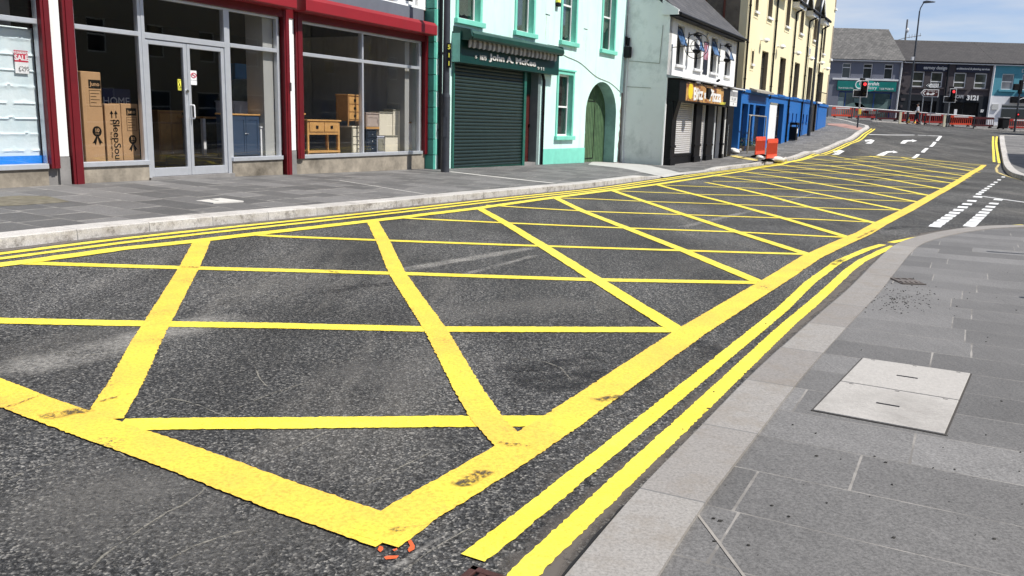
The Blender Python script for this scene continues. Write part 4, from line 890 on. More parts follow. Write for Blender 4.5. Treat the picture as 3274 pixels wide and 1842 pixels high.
# seen through the doors
a, b = A.q(450+130/2.416, 850/2.416, -2.4), A.q(450+330/2.416, 1150/2.416, -2.4); t_ = gthing('oak_sideboard', 'oak sideboard inside the shop seen through the left door leaf', 'sideboard', (a[0]+b[0])/2, .33, 2.4)
hw = (b[0]-a[0])/2; MB().box(-hw, hw, 0, .45, .1, a[1]-.36).build('carcass', m_oakd, t_); MB().box(-hw-.03, hw+.03, -.03, .47, a[1]-.36, a[1]-.33).build('top', m_oak, t_)
for k in (0, 1): MB().box(-hw+.04+k*hw, -.02+k*hw, -.018, 0, .15, a[1]-.62).build('door', m_oak, t_)
MB().box(-hw+.04, hw-.04, -.018, 0, a[1]-.58, a[1]-.4).build('drawer', m_oak, t_)
a = A.q(*c9(520, 780), -1.6); t_ = gthing('dining_table', 'oak topped table with white legs seen through the right door leaf', 'table', a[0], .33, 1.6)
MB().box(-.35, .2, 0, 1.2, a[1]-.37, a[1]-.33).build('top', m_oak, t_)
for x, y in ((-.3, .06), (.15, .06), (-.3, 1.1), (.15, 1.1)): MB().box(x-.035, x+.035, y-.035, y+.035, 0, a[1]-.37).build('leg', m_white, t_)
MB().b(-.7, .8, -2.2, -.9, .335, .36).build('door_mat', mat('brown door mat', (.09, .04, .025), .95), sh)

# ================================================================== mint building (B)
B = Fac((-1.772, 23.984), 29.19)
mb_ = thing('mint_building', 'mint green rendered building with a dark green shopfront and an arched gateway', 'building', B.loc(), B.rz)
def ell(cu, zc, ru, rz_, n=18): return [(cu+ru*math.cos(math.pi*i/n), zc+rz_*math.sin(math.pi*i/n)) for i in range(n+1)]
arch = [(8.77, -.6)]+[(11.62, -.6)]+ell(10.195, 1.85, 1.425, 1.17)
UW = [(.19, 1.30), (3.44, 4.50), (6.56, 7.60), (9.93, 11.02)]
holes = [R4(a, b, 4.20, 6.6) for a, b in UW]+[R4(6.45, 7.56, 1.03, 3.10), R4(-.02, 5.12, -.5, 3.2)]
outer = [(-.83, -.7), (8.77, -.7)]+[p for p in ell(10.195, 1.85, 1.425, 1.17)[::-1]]+[(11.62, -.7), (12.2, -.7), (12.2, 8.8), (-.83, 8.8)]
holes = [R4(a, b, 4.20, 6.6) for a, b in UW]+[R4(6.45, 7.56, 1.03, 3.10), R4(-.02, 5.0, -.1, 3.2)]
wallmb(outer, holes, .32).build('wall', m_mint, mb_)
# plinth band
MB().b(5.44, 8.77, 0, .025, -.5, .60).build('plinth_band', m_teal, mb_)
MB().b(11.62, 12.2, .0, .02, -.5, .0).build('plinth_band', m_greyc, mb_)
# peeled rubble edge right of the arch
m_rub = mat('exposed rubble stone', (.22, .19, .15), .9, .6, 7, 0, .8, 14)
q = MB(); zz = -.1
rr = random.Random(3); ul = [12.03]; 
left = [(12.0+rr.uniform(-.05, .09), zz+.14*i) for i in range(21)]; q.prism(left+[(12.205, 2.7), (12.205, -.1)], 'y', -.006, .0); q.build('bare_masonry_patch', m_rub, mb_)
MB().b(-.83, 12.2, -8, -7.9, -.5, 8.8).build('rear_wall', m_mint, mb_); MB().b(12.0, 12.2, -7.9, -.33, -.5, 8.8).build('side_wall', m_mint, mb_); MB().b(-.83, -.6, -7.9, -.33, -.5, 8.8).build('side_wall', m_mint, mb_)
roofslab('roof', -.9, 12.3, -.3, 8.7, 4.2, 11.8, m_slate, mb_); roofslab('roof', -.9, 12.3, 8.5, 8.7, 4.2, 11.8, m_slate, mb_)
# quoin pilaster on the left edge
q = MB(); q2 = MB()
for i in range(22):
    z0 = -.3+i*.42; q.b(-.95, -.832, -.3, .02, z0, z0+.405)
q.build('quoin', mat('deep teal quoin paint', (.06, .30, .235), .6, .15, 3, dirt='#1f4a3d', damt=.5), mb_, bevel=.012)
q = MB()
for i in range(0, 22, 2): z0 = -.3+i*.42; q.b(-.83, -.6, .0, .012, z0, z0+.42)
q.build('painted_quoin', m_teal, mb_)
q = MB(); q.tube([(-.72, -.07, -.2), (-.72, -.07, 8.7)], .05, 10)
for z in (1.2, 3.2, 5.2, 7.2): q.cyl((-.72, -.07, z-.03), (-.72, -.07, z+.03), .062, .062, 10)
q.build('downpipe', m_black, mb_, smooth='auto')
# windows with surrounds
m_net = mat('net curtain', (.35, .38, .35), .9, .15, 5); m_curt = mat('dark curtain', (.05, .045, .04), .9, .3, 4)
def bwin(u0, u1, z0, z1, sw=.12, meet=None, top=False):
    s = MB(); s.b(u0-sw, u0-.002, 0, .035, z0, z1+sw); s.b(u1+.002, u1+sw, 0, .035, z0, z1+sw); s.b(u0-.002, u1+.002, 0, .035, z1+.002, z1+sw)
    if top: s.b(u0-sw-.03, u1+sw+.03, 0, .075, z1+sw, z1+sw+.05)
    sp_ = s.build('window_surround', m_teal, mb_)
    MB().b(u0, u0+.004, -.2, .0, z0, z1).build('painted_reveal', m_teal, sp_); MB().b(u1-.004, u1, -.2, .0, z0, z1).build('painted_reveal', m_teal, sp_)
    MB().b(u0-sw-.06, u1+sw+.08, -.02, .11, z0-.14, z0-.003).build('window_sill', m_teal, sp_, bevel=.01)
    w_ = sash(mb_, u0+.005, u1-.005, z0, z1-.005, -.15, .055, (meet or (z0+z1)/2,), (), m_white, m_glassB, 'window')
    return w_
m_glassB = glass('sash glass', (.7, .72, .7), 1.)
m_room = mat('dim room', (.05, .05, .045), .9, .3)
for i, (a, b) in enumerate(UW):
    w_ = bwin(a, b, 4.20, 6.6)
    q = MB(); n_ = 14; zt, zb = 6.5, (4.33, 4.22, 4.32, 4.9)[i]
    pts = [(a, zt), (b, zt)]+[(b-(b-a)*k/n_, zb+.06*abs(math.sin(k*math.pi/3.5))+(0 if i != 3 else .1*math.sin(k))) for k in range(n_+1)]
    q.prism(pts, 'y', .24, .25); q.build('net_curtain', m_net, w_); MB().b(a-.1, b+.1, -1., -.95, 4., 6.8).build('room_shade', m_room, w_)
w_ = bwin(6.45, 7.56, 1.03, 3.10, meet=2.02, top=True); MB().b(6.5, 7.5, -.26, -.25, 1.1, 3.05).build('blind', mat('dusky blind', (.11, .085, .095), .8, .15), w_)
# gateway
gt = wallmb([(8.7, -.1), (11.7, -.1)]+ell(10.195, 1.85, 1.5, 1.25), [], .06, -.46)
gt = gt.build('arched_gate', mat('peeling green paint', (.06, .115, .05), .7, .35, 5, 0, .3, 20, dirt='#5d6b4a', damt=.6), mb_)
q = MB()
for i in range(1, 20): u = 8.77+i*.15; q.b(u-.006, u+.006, -.458, -.453, .0, 3.0 if False else 1.85+1.17*math.sqrt(max(0, 1-((u-10.195)/1.425)**2))-.02)
q.build('plank_joint', m_dgreen, gt)
d_ = MB(); 
for a_ in ((9.55, 9.58, .15, 2.3), (10.55, 10.58, .15, 2.3)): d_.b(a_[0], a_[1], -.45, -.44, a_[2], a_[3])
for z_ in (.15, 2.3): d_.b(9.55, 10.58, -.45, -.44, z_, z_+.03)
w_ = d_.build('wicket_door', m_blk2, gt); MB().b(9.62, 9.7, -.45, -.40, 1.1, 1.2).build('latch', m_steel, w_)
q = MB()
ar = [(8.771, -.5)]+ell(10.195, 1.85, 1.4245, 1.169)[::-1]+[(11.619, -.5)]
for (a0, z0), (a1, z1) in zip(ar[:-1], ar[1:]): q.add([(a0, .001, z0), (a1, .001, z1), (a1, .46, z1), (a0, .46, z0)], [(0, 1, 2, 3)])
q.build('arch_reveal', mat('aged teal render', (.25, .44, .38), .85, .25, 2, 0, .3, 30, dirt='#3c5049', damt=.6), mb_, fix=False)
# shopfront
q = MB()
zz = float(T(*B.W(2, .1)))+.11
for i in range(30):
    z0 = zz+.02+i*.098; q.prism([(.02, z0), (-.012, z0+.012), (-.02, z0+.05), (-.004, z0+.09), (.02, z0+.098)], 'x', .0, 3.97)
rs = q.build('roller_shutter', mat('dark green shutter slats', (.011, .025, .021), .42, .2, 3, .1, .05, dirt='#33453f', damt=.3), mb_)
MB().b(.0, 3.97, -.02, .03, zz-.03, zz+.04).build('bottom_bar', m_dgreen, rs)
m_frame = mat('green painted frame', (.015, .11, .08), .45, .15, 3)
for a, b in ((-.06, .0), (3.97, 4.12)): MB().b(a, b, -.03, .06, zz-.1, 3.0).build('shutter_frame', m_frame, mb_)
f = MB(); f.b(4.12, 4.95, -.3, -.26, zz, 3.1); rd = f.build('red_door', mat('maroon painted door', (.07, .013, .011), .4, .15, 3), mb_)
for z0, z1 in ((.35, 1.0), (1.15, 2.0)):
    for a, b in ((4.2, 4.47), (4.53, 4.85)): MB().b(a, b, -.26, -.25, z0, z1).build('door_panel', mat('maroon painted door', (.07, .013, .011)), rd, bevel=.01)
MB().b(4.12, 4.95, -.3, -.24, 2.35, 3.1).build('fanlight', m_dgreen, rd); MB().b(4.85, 4.9, -.25, -.2, 1.3, 1.4).build('handle', m_black, rd); MB().b(4.1, 5.0, -.28, .02, -.3, zz+.06).build('door_step', m_greyc, rd)
MB().b(4.95, 5.13, -.3, .03, -.3, 3.06).build('door_jamb', mat('grey green jamb', (.16, .21, .2), .6, .15), mb_)
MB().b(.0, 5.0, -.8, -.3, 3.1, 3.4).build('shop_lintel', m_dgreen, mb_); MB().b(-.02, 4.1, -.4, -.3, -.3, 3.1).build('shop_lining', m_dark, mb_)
q = MB(); q.tube([(5.3, -.06, -.2), (5.3, -.06, 2.8), (5.18, -.06, 3.0)], .045, 10); q.build('downpipe', m_black, mb_, smooth='auto')
# fascia sign
fs_ = MB().b(-.09, 5.92, .0, .27, 3.01, 3.83).build('fascia_board', mat('bottle green fascia', (.003, .036, .03), .35, .12, 2), mb_, bevel=.01)
MB().b(-.1, -.093, .012, .262, 3.03, 3.78).build('fascia_end', mat('weathered green end panel', (.2, .42, .37), .6, .2, 3), fs_)
m_letter = mat('pale letters', (.62, .6, .56), .45, .05)
c14 = lambda x, y: (1440+x/6.779, 80+y/6.779)
_l = (B.q(*c14(865, 620), .27)[1], B.q(*c14(865, 808), .27)[1]); print('JLET', _l, B.q(*c14(1840, 850), .27), B.q(*c14(830, 800), .27))
hz_ = _l[0]-_l[1]; zc_ = (_l[0]+_l[1])/2
def srow(tx, x0, x1, hh, zc, bold=0.):
    u0, u1 = B.q(*c14(x0, 750), .27)[0], B.q(*c14(x1, 850), .27)[0]; q_ = text(tx, 1., m_letter, fs_, 0, .275, 0, .02, 1., bold=bold); V_ = q_.data.vertices; xs_ = [v.co.x for v in V_]; zs_ = [v.co.z for v in V_]
    w0, h0, cx_, cz_ = max(xs_)-min(xs_), max(zs_)-min(zs_), (max(xs_)+min(xs_))/2, (max(zs_)+min(zs_))/2
    for v in V_: v.co.x = (v.co.x-cx_)*(u1-u0)/w0; v.co.z = (v.co.z-cz_)*hh/h0
    q_.location = ((u0+u1)/2, -.275, zc); return q_
srow('John A. McKee', 830, 1842, hz_, zc_, .03)['label'] = 'large raised pale letters'; srow('1875', 632, 765, hz_*.55, zc_-.03, .012); srow('S', 528, 562, hz_*.36, zc_-.03); srow('9', 1888, 1920, hz_*.36, zc_-.1); srow('11', 1965, 2020, hz_*.42, zc_-.1)
# awning
aw = thing('awning', 'closed dark green awning with a scalloped striped valance above the shop sign', 'awning', B.loc(), B.rz)
MB().prism([(-.27, 3.66), (-.54, 3.62), (-.6, 3.66), (-.61, 3.78), (-.52, 3.85), (-.1, 3.95), (0, 3.96), (0, 3.84), (-.27, 3.84)], 'x', .05, 5.55).build('cassette', m_dgreen, aw, bevel=.01)
for a, b in ((-.03, .05), (5.55, 5.63)): MB().prism([(-.0, 3.62), (-.52, 3.6), (-.6, 3.7), (-.55, 3.88), (0, 3.98)], 'x', a, b).build('end_bracket', m_dgreen, aw)
m, t, n, l, b__ = nodes('striped canvas'); v = vecs(t); sp_ = n.new('ShaderNodeSeparateXYZ'); l.new(v, sp_.inputs[0]); f_ = mth(t, 'GREATER_THAN', mth(t, 'FRACT', mth(t, 'DIVIDE', sp_.outputs[0], .26)), .5)
l.new(mix(t, 1., mix(t, f_, (.16, .15, .13, 1), (.48, .46, .42, 1)), ramp(t, noise(t, v, 6, 5), [(.3, g3(.7)), (.7, g3(1.15))]), 'MULTIPLY'), b__.inputs['Base Color']); b__.inputs['Roughness'].default_value = .9
vs = []; n_ = 260
for i in range(n_+1):
    u = .08+5.44*i/n_; o = .40+.012*math.sin(u*11); zb = 3.45-.035*abs(math.sin(u/.26*math.pi))
    vs += [(u, -.4, 3.66), (u, -o-.015, 3.56), (u, -o, zb)]
MB().add(vs, [(3*i+k, 3*i+3+k, 3*i+4+k, 3*i+1+k) for i in range(n_) for k in (0, 1)]).build('valance', m, aw, smooth=True, fix=False)
# alarm box
al = thing('alarm_box', 'small yellow and black alarm box between the upper mint windows', 'alarm', (float(B.W(6.12)[0]), float(B.W(6.12)[1]), 5.35), B.rz)
MB().b(-.1, .1, 0, .1, 0, .32).build('cover', m_yn, al, bevel=.015); MB().b(-.1, .1, 0, .12, -.12, -.002).build('lower_cover', m_blk2, al, bevel=.015)
# stains and cable on the mint wall
q = MB(); pts = [(5.95+.1*i, -.012, 3.95-.02*i-.05*math.sin(i*.22)) for i in range(60)]; q.tube(pts, .009, 5); q.build('wall_cable', m_sage, mb_)
m_rust = decal('rust streaks', (.5, .36, .16, 1), .52, .85, 7, 2., .8, (8, 1, .35), 0., False)
for u0, z0, z1 in ((5.35, 4.1, 4.9), (8.3, 4.0, 4.75)): MB().b(u0, u0+.3, .001, .002, z0, z1).build('rust_stain', m_rust, mb_); MB().b(u0, u0+.3, .0, .012, z1, z1+.015).build('wall_bracket', m_blk2, mb_)
# house number / shop number plate on the street lamp comes later
# ================================================================== white takeaway building (C)
Cf = Fac((5.764, 33.9), 27.9)
cb = thing('takeaway_building', 'white two storey building with a black shopfront, pizza sign and four open upper windows', 'building', Cf.loc(), Cf.rz)
CW = [(.98, 1.93), (3.45, 4.45), (5.92, 6.97), (8.47, 9.5)]
wallmb(R4(0, 10.45, -.5, 5.75), [R4(a, b, 3.86, 5.38) for a, b in CW]+[R4(.9, 3.84, .25, 2.5), R4(4.78, 5.70, -.05, 2.5), R4(6.75, 8.5, -.02, 2.5)], .32).build('front_wall', m_whitew, cb)
m_gable = mat('grey green gable render', (.76, .755, .73), .8, .05, .7, 0, .35, 25, dirt='#6b736e', damt=.5)
g_ = MB(); g_.prism([(.0, -.5), (8, -.5), (8, 5.75), (4., 9.35), (.0, 5.75)], 'x', -.012, .3); g_.build('gable_wall', m_gable, cb)
g_ = MB(); g_.prism([(.33, -.5), (8, -.5), (8, 5.75), (4., 9.3), (.33, 5.75)], 'x', 10.15, 10.45); g_.build('gable_wall', mat('dark rubble gable', (.10, .095, .085), .9, .4, 5, 0, .5, 10), cb)
MB().b(.3, 10.15, -8, -7.8, -.5, 5.75).build('rear_wall', m_whitew, cb)
roofslab('roof', -.12, 10.6, -.38, 5.72, 4.0, 9.55, m_slate, cb); roofslab('roof', -.12, 10.6, 8.3, 5.72, 4.0, 9.55, m_slate, cb)
q = MB(); q.tube([(-.1, -.42, 5.66), (10.6, -.42, 5.66)], .06, 8); q.box(-.1, 10.55, -.35, .0, 5.56, 5.62); q.build('gutter', m_black, cb)
MB().prism([(-.35, 5.62), (-.35, 5.8), (0.3, 6.2), (.3, 5.62)], 'x', -.16, -.02).build('eaves_corbel', m_gable, cb)
q = MB(); q.tube([(10.5, -.06, 5.6), (10.5, -.06, 3.4), (10.3, -.06, 3.3)], .04, 8); q.build('downpipe', m_black, cb)
q = MB(); q.tube([(-.05, -.02, 2.3), (-.05, -.02, -.1)], .05, 8); q.tube([(.12, -.06, 2.3), (.12, -.06, -.1)], .05, 8); q.build('downpipe', m_white, cb)
MB().b(-.012, .16, 0, .03, 2.3, 3.3).build('corner_board', m_white, cb)
m_blue_pane = dark_glass('sky blue pane', (.05, .11, .22, 1), .08); m_dfr = mat('charcoal window frame', (.025, .028, .035), .4, .2)
for a, b in CW:
    w_ = sash(cb, a+.01, b-.01, 3.87, 5.37, -.16, .05, (4.62,), (), m_dfr, dark_glass('black pane', (.008, .008, .01, 1)), 'window', sill=(.1, .1, .1, m_white))
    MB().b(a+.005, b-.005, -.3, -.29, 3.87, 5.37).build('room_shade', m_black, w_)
    L = .78; th = math.radians(22); s_, c_ = math.sin(th)*L, math.cos(th)*L; y0, z0 = .13, 5.31
    def fr(u0, u1, t0, t1, mbq, th_=.02): mbq.prism([(y0-math.sin(th)*t0, z0-math.cos(th)*t0), (y0-math.sin(th)*t1, z0-math.cos(th)*t1), (y0-math.sin(th)*t1-th_, z0-math.cos(th)*t1+.01), (y0-math.sin(th)*t0-th_, z0-math.cos(th)*t0+.01)], 'x', u0, u1)
    q = MB(); fr(a+.02, a+.07, 0, L, q); fr(b-.07, b-.02, 0, L, q); fr(a+.07, b-.07, 0, .05, q); fr(a+.07, b-.07, L-.05, L, q); q.tube([(a+.04, .16, 4.9), (a+.04, y0-s_*.9, z0-c_*.9)], .008, 5); lf = q.build('open_sash', m_dfr, w_)
    q = MB(); fr(a+.06, b-.06, .04, L-.04, q, .006); q.build('pane', m_blue_pane, lf)
# shopfront
sf = MB(); sf.prism([(0, 2.42), (-.5, 2.42), (-.5, 3.25), (0, 3.27)], 'x', .06, 7.95); fasc = sf.build('shop_fascia', m_black, cb, bevel=.012)
MB().prism([(0, 3.3), (-.62, 3.275), (-.62, 3.32), (0, 3.42)], 'x', -.05, 8.3).build('lead_cornice', mat('weathered lead flashing', (.32, .32, .33), .6, .3, 6), cb)
MB().prism([(0, 3.3), (-.5, 3.275), (-.5, 3.32), (0, 3.4)], 'x', 8.3, 10.9).build('white_cornice', m_white, cb)
for u0, u1, o in ((.06, .62, .3), (3.86, 4.76, .14), (5.72, 6.72, .14), (8.5, 8.75, .12)):
    q = MB(); q.b(u0, u1, 0, o, -.1, 2.415); q.b(u0-.03, u1+.03, 0.002, o+.04, .62, .72); q.b(u0-.03, u1+.03, .002, o+.04, -.1, .2)
    if u0 < .1: q.prism([(0.003, 2.418), (-.48, 2.418), (-.4, 2.1), (-.305, 1.7), (0.003, 1.7)], 'x', .1, .55)
    q.build('shopfront_pilaster', m_black, cb, bevel=.01)
MB().b(.64, .86, .0, .06, -.1, .85).build('stone_base', m_gran, cb)
m_shut = mat('pale steel shutter slats', (.58, .56, .54), .42, .06, 3, .2, .05)
def rshut(u0, u1, z0, z1, o=-.05):
    q = MB(); n_ = int((z1-z0)/.085)
    for i in range(n_): zz = z0+i*.085; q.prism([(-o+.03, zz), (-o-.008, zz+.01), (-o-.014, zz+.04), (-o, zz+.07), (-o+.03, zz+.085)], 'x', u0, u1)
    return q.build('roller_shutter', m_shut, cb)
rshut(.92, 3.82, .34, 2.5); rshut(4.8, 5.68, .04, 2.5)
MB().b(.9, 3.84, -.1, .05, .25, .34).build('shutter_sill', m_black, cb); MB().b(.86, 3.86, -.02, .03, -.2, .24).build('stall_riser', m_black, cb)
q = MB(); q.b(6.76, 6.9, -.2, -.05, .0, 2.5); q.b(7.55, 7.75, -.2, -.05, .0, 2.5); q.b(6.9, 7.55, -.2, -.1, .3, .42); fr_ = q.build('side_window_frame', mat('pale grey frame', (.5, .52, .53), .5, .1), cb)
MB().b(6.9, 7.55, -.17, -.16, .42, 2.5).build('pane', dark_glass('takeaway glass', (.06, .07, .07, 1)), fr_)
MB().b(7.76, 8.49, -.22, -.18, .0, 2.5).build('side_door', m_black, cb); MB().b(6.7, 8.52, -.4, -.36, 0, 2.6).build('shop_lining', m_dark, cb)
q = MB(); q.b(8.76, 9.25, 0, .05, -.1, 2.4); q.build('white_pier', mat('pale grey pier', (.5, .5, .49), .6, .12), cb); q = MB(); q.b(9.27, 10.45, 0, .1, -.1, 3.28); q.build('black_hoarding', m_black, cb)
q = MB(); q.tube([(9.5, -.13, .1), (9.5, -.13, 1.6)], .02, 6); q.build('grab_rail', m_steel, cb)
# pizza sign
m, t, n, l, b__ = nodes('pizza banner print'); v = vecs(t, (1, 1, 1.5)); l.new(ramp(t, noise(t, v, 1.6, 6, .7), [(.36, (.04, .02, .01)), (.46, (.28, .10, .03)), (.54, (.6, .36, .12)), (.62, (.35, .15, .05)), (.7, (.66, .52, .2))]), b__.inputs['Base Color']); b__.inputs['Roughness'].default_value = .4
c15 = lambda x, y: (2110+x/8.883, 260+y/8.883)
def fit(tx, m_, par, x0, x1, y0, y1, o=.515, bold=0., rot=0., F_=Cf, cc=c15):
    xm = (x0+x1)/2; u0, u1 = F_.q(*cc(x0, (y0+y1)/2), o)[0], F_.q(*cc(x1, (y0+y1)/2), o)[0]; zt_, zb_ = F_.q(*cc(xm, y0), o)[1], F_.q(*cc(xm, y1), o)[1]
    q_ = text(tx, 1., m_, par, 0, o, 0, .004, 1., bold=bold, rot=rot); V_ = q_.data.vertices; xs_ = [v.co.x for v in V_]; zs_ = [v.co.z for v in V_]
    w0, h0, cx_, cz_ = max(xs_)-min(xs_), max(zs_)-min(zs_), (max(xs_)+min(xs_))/2, (max(zs_)+min(zs_))/2
    for v in V_: v.co.x = (v.co.x-cx_)*(u1-u0)/w0; v.co.z = (v.co.z-cz_)*(zt_-zb_)/h0
    q_.location = ((u0+u1)/2, -o, (zt_+zb_)/2); return q_
ua, ub = Cf.q(*c15(740, 400), .51)[0], Cf.q(*c15(1800, 500), .51)[0]; ue = Cf.q(*c15(1880, 500), .51)[0]
sg = MB().b(ua, ub, .5, .508, 2.47, 3.2).build('sign_panel', m, fasc)
MB().b(.1, ua-.002, .5, .508, 2.46, 3.21).build('sign_dark_end', m_black, sg); MB().b(ub+.002, ue, .5, .508, 2.46, 3.21).build('sign_dark_end', m_black, sg)
e0, e1 = Cf.q(*c15(805, 360), .515)[0], Cf.q(*c15(935, 360), .515)[0]; q = MB(); q.lathe([(.0, -.006), (1., -.006), (1., 0), (0, 0)], axis='y', c=(0, 0, 0), n=26); o_ = q.build('yellow_emblem', mat('yellow emblem print', (.8, .6, .03), .4, .3, 9), sg); o_.location = ((e0+e1)/2, -.51, 2.86); o_.scale = ((e1-e0)/2, 1, .32)
fit('Bitz', m_white, sg, 955, 1225, 185, 560, bold=.03, rot=.06); fit('n', m_white, sg, 1262, 1400, 330, 500, bold=.02); fit('Pizza', m_white, sg, 1412, 1745, 240, 590, bold=.03); fit('KERRY', m_yn, sg, 1700, 1862, 595, 668, bold=.01)
fl = MB(); fu = Cf.q(*c15(1370, 450), .9)[0]; fl.tube([(fu, -.5, 3.3), (fu, -.85, 3.0)], .02, 6); fl.prism([(fu-.2, 2.66), (fu+.08, 2.58), (fu+.3, 2.85), (fu+.12, 3.04), (fu-.2, 3.04)], 'y', -.95, -.85); fl.build('flood_light', m_blk2, cb)
MB().prism([(5.3, 3.4), (5.6, 3.48), (5.58, 3.54), (5.3, 3.46)], 'y', -.6, -.5).build('flood_light', m_blk2, cb)
q = MB(); q.b(2.0, 2.6, .52, .6, 3.2, 3.26); q.b(4.6, 5.1, .52, .6, 3.2, 3.25); q.b(6.2, 6.9, .52, .6, 3.18, 3.24); q.build('sign_trough_lamp', m_greyc, cb)
w0_, w1_ = Cf.q(*c15(1990, 500), .5)[0], Cf.q(*c15(2265, 500), .5)[0]; print('WS', w0_, w1_, ue)
ws = MB().b(7.95, 9.3, .3, .5, 2.46, 3.2).build('salon_sign', m_white, cb); MB().b(7.98, 9.27, .501, .505, 2.9, 3.13).build('sign_photo', mat('grey photo print', (.28, .28, .29), .5, .4, 3), ws)
text('THE QUIFF', .2, mat('grey lettering', (.3, .3, .3), .5), ws, 8.62, .503, 2.78, .002, .95); MB().b(8.05, 9.2, .501, .504, 2.655, 2.665).build('sign_rule', m_ink, ws); text('&', .17, m_ink, ws, 8.62, .503, 2.56, .002)
# things hanging on the upper wall
def hung(nm, label, cat, F_, u, z, o=0., grp=None): p = F_.W(u, o); return thing(nm, label, cat, (float(p[0]), float(p[1]), z), F_.rz, grp)
def barber(u, label):
    t_ = hung('barber_pole', label, 'barber pole', Cf, u, 4.42, 0, 'barber poles on the white wall')
    m, tt, n, l, b__ = nodes('barber stripes'); c = n.new('ShaderNodeTexCoord'); s = n.new('ShaderNodeSeparateXYZ'); l.new(c.outputs['Object'], s.inputs[0])
    ang = mth(tt, 'DIVIDE', mth(tt, 'ARCTAN2', s.outputs[1], s.outputs[0]), 2*math.pi); f = mth(tt, 'GREATER_THAN', mth(tt, 'FRACT', mth(tt, 'ADD', mth(tt, 'MULTIPLY', s.outputs[2], 2.6), mth(tt, 'MULTIPLY', ang, 2.))), .5)
    l.new(mix(tt, f, g3(.7), (.02, .02, .03, 1)), b__.inputs['Base Color']); b__.inputs['Roughness'].default_value = .2
    q = MB(); q.lathe([(0, .12), (.12, .12), (.12, .64), (0, .64)], n=20); c_ = q.build('glass_cylinder', m, t_, smooth='auto'); c_.location = (0, -.38, 0)
    q = MB(); q.lathe([(0, -.06), (.05, -.05), (.13, .0), (.16, .07), (.15, .12), (0, .121)], n=20); d_ = q.build('lower_cap', m_black, t_, smooth='auto'); d_.location = (0, -.38, 0)
    q = MB(); q.lathe([(0, .642), (.15, .642), (.165, .69), (.12, .76), (.05, .8), (0, .81)], n=20); d_ = q.build('upper_cap', m_black, t_, smooth='auto'); d_.location = (0, -.38, 0)
    q = MB(); q.tube([(0, 0, .72), (0, -.3, .72)], .015, 6); q.tube([(0, 0, .02), (0, -.3, .02)], .015, 6); q.tube([(0, -.02, -.1), (0, -.02, .8)], .02, 6); q.build('wall_bracket', m_black, t_)
    return t_
barber(2.45, 'black and white barber pole behind the round hoop sign'); barber(7.35, 'black and white barber pole near the right end of the white wall')
t_ = hung('hoop_sign', 'round black metal hoop sign on an arm at the left of the white wall', 'sign', Cf, .38, 4.4)
q = MB(); q.ring((0, -.98, .1), .47, .014, 'x', 44); q.ring((0, -.98, .1), .23, .012, 'x', 32); q.build('hoop', m_black, t_, smooth=True)
q = MB(); q.tube([(0, 0, .06), (0, -1.42, .14)], .015, 6); q.tube([(0, -.95, -.12), (0, -.95, .32)], .008, 6); q.build('arm', m_black, t_); MB().b(-.07, .07, 0, .02, -.08, .18).build('wall_plate', m_steel, t_); q = MB(); q.tube([(-.02, -.03, -.08), (0.0, -.03, -1.05)], .022, 6); q.build('conduit', m_steel, t_)
t_ = hung('banner', 'narrow dark banner with a figure print hanging between the middle windows', 'banner', Cf, 5.15, 3.72)
m, tt, n, l, b__ = nodes('banner print'); v = vecs(tt, (3, 1, 1)); s = n.new('ShaderNodeSeparateXYZ'); c = n.new('ShaderNodeTexCoord'); l.new(c.outputs['Object'], s.inputs[0])
cc_ = ramp(tt, noise(tt, v, 2.4, 5, .7), [(.4, (.05, .04, .06)), (.5, (.45, .1, .12)), (.58, (.5, .5, .65)), (.66, (.1, .12, .25))]); l.new(mix(tt, mth(tt, 'GREATER_THAN', s.outputs[2], .62), (.01, .012, .02, 1), cc_), b__.inputs['Base Color'])
MB().b(-.36, .33, .0, .02, 0, 1.33).build('cloth', m, t_); MB().b(-.38, .35, -.0, .03, 1.33, 1.36).build('top_rail', m_black, t_)
t_ = hung('alarm_box', 'white alarm box high between the middle windows of the white wall', 'alarm', Cf, 5.2, 5.12); MB().b(-.14, .14, 0, .09, 0, .3).build('cover', m_cream, t_, bevel=.03); MB().cyl((0, -.09, .15), (0, -.1, .15), .05, .05, 12).build('lamp', m_white, t_)
# black box, cables on the gable
gp = Cf.p-Cf.n*1.62
t_ = thing('utility_box', 'black cable box high on the grey green gable', 'box', (float(gp[0]), float(gp[1]), 4.05), Cf.rz)
MB().box(-.22, -.02, -.14, .14, .0, .42).build('housing', m_blk2, t_, bevel=.04); q = MB(); q.cyl((-.1, .0, .45), (-.1, .0, .75), .05, .07, 8); q.cyl((-.1, .1, .5), (-.1, .1, .8), .04, .06, 8); q.build('insulator', m_blk2, t_)
q = MB(); q.tube([(-.05, .02, 4.05), (-.05, .05, .0)], .035, 8); q = q.build('cable_duct', m_gable, t_); q.location = (0, 0, -4.05)
q = MB(); q.tube([(-.03, -.05, -.12), (-.03, -1.3, -.22), (-.03, -1.35, 1.2)], .01, 5); q.tube([(-.03, .05, -1.1), (-.03, -1.0, -1.15)], .01, 5); q.tube([(-.03, .12, .2), (-.03, .12, 1.6)], .012, 5); q.build('cables', m_sage, t_)
MB().box(-.1, -.015, -.02, .02, -4.1, -3.6).build('pipe_stub', m_white, t_)

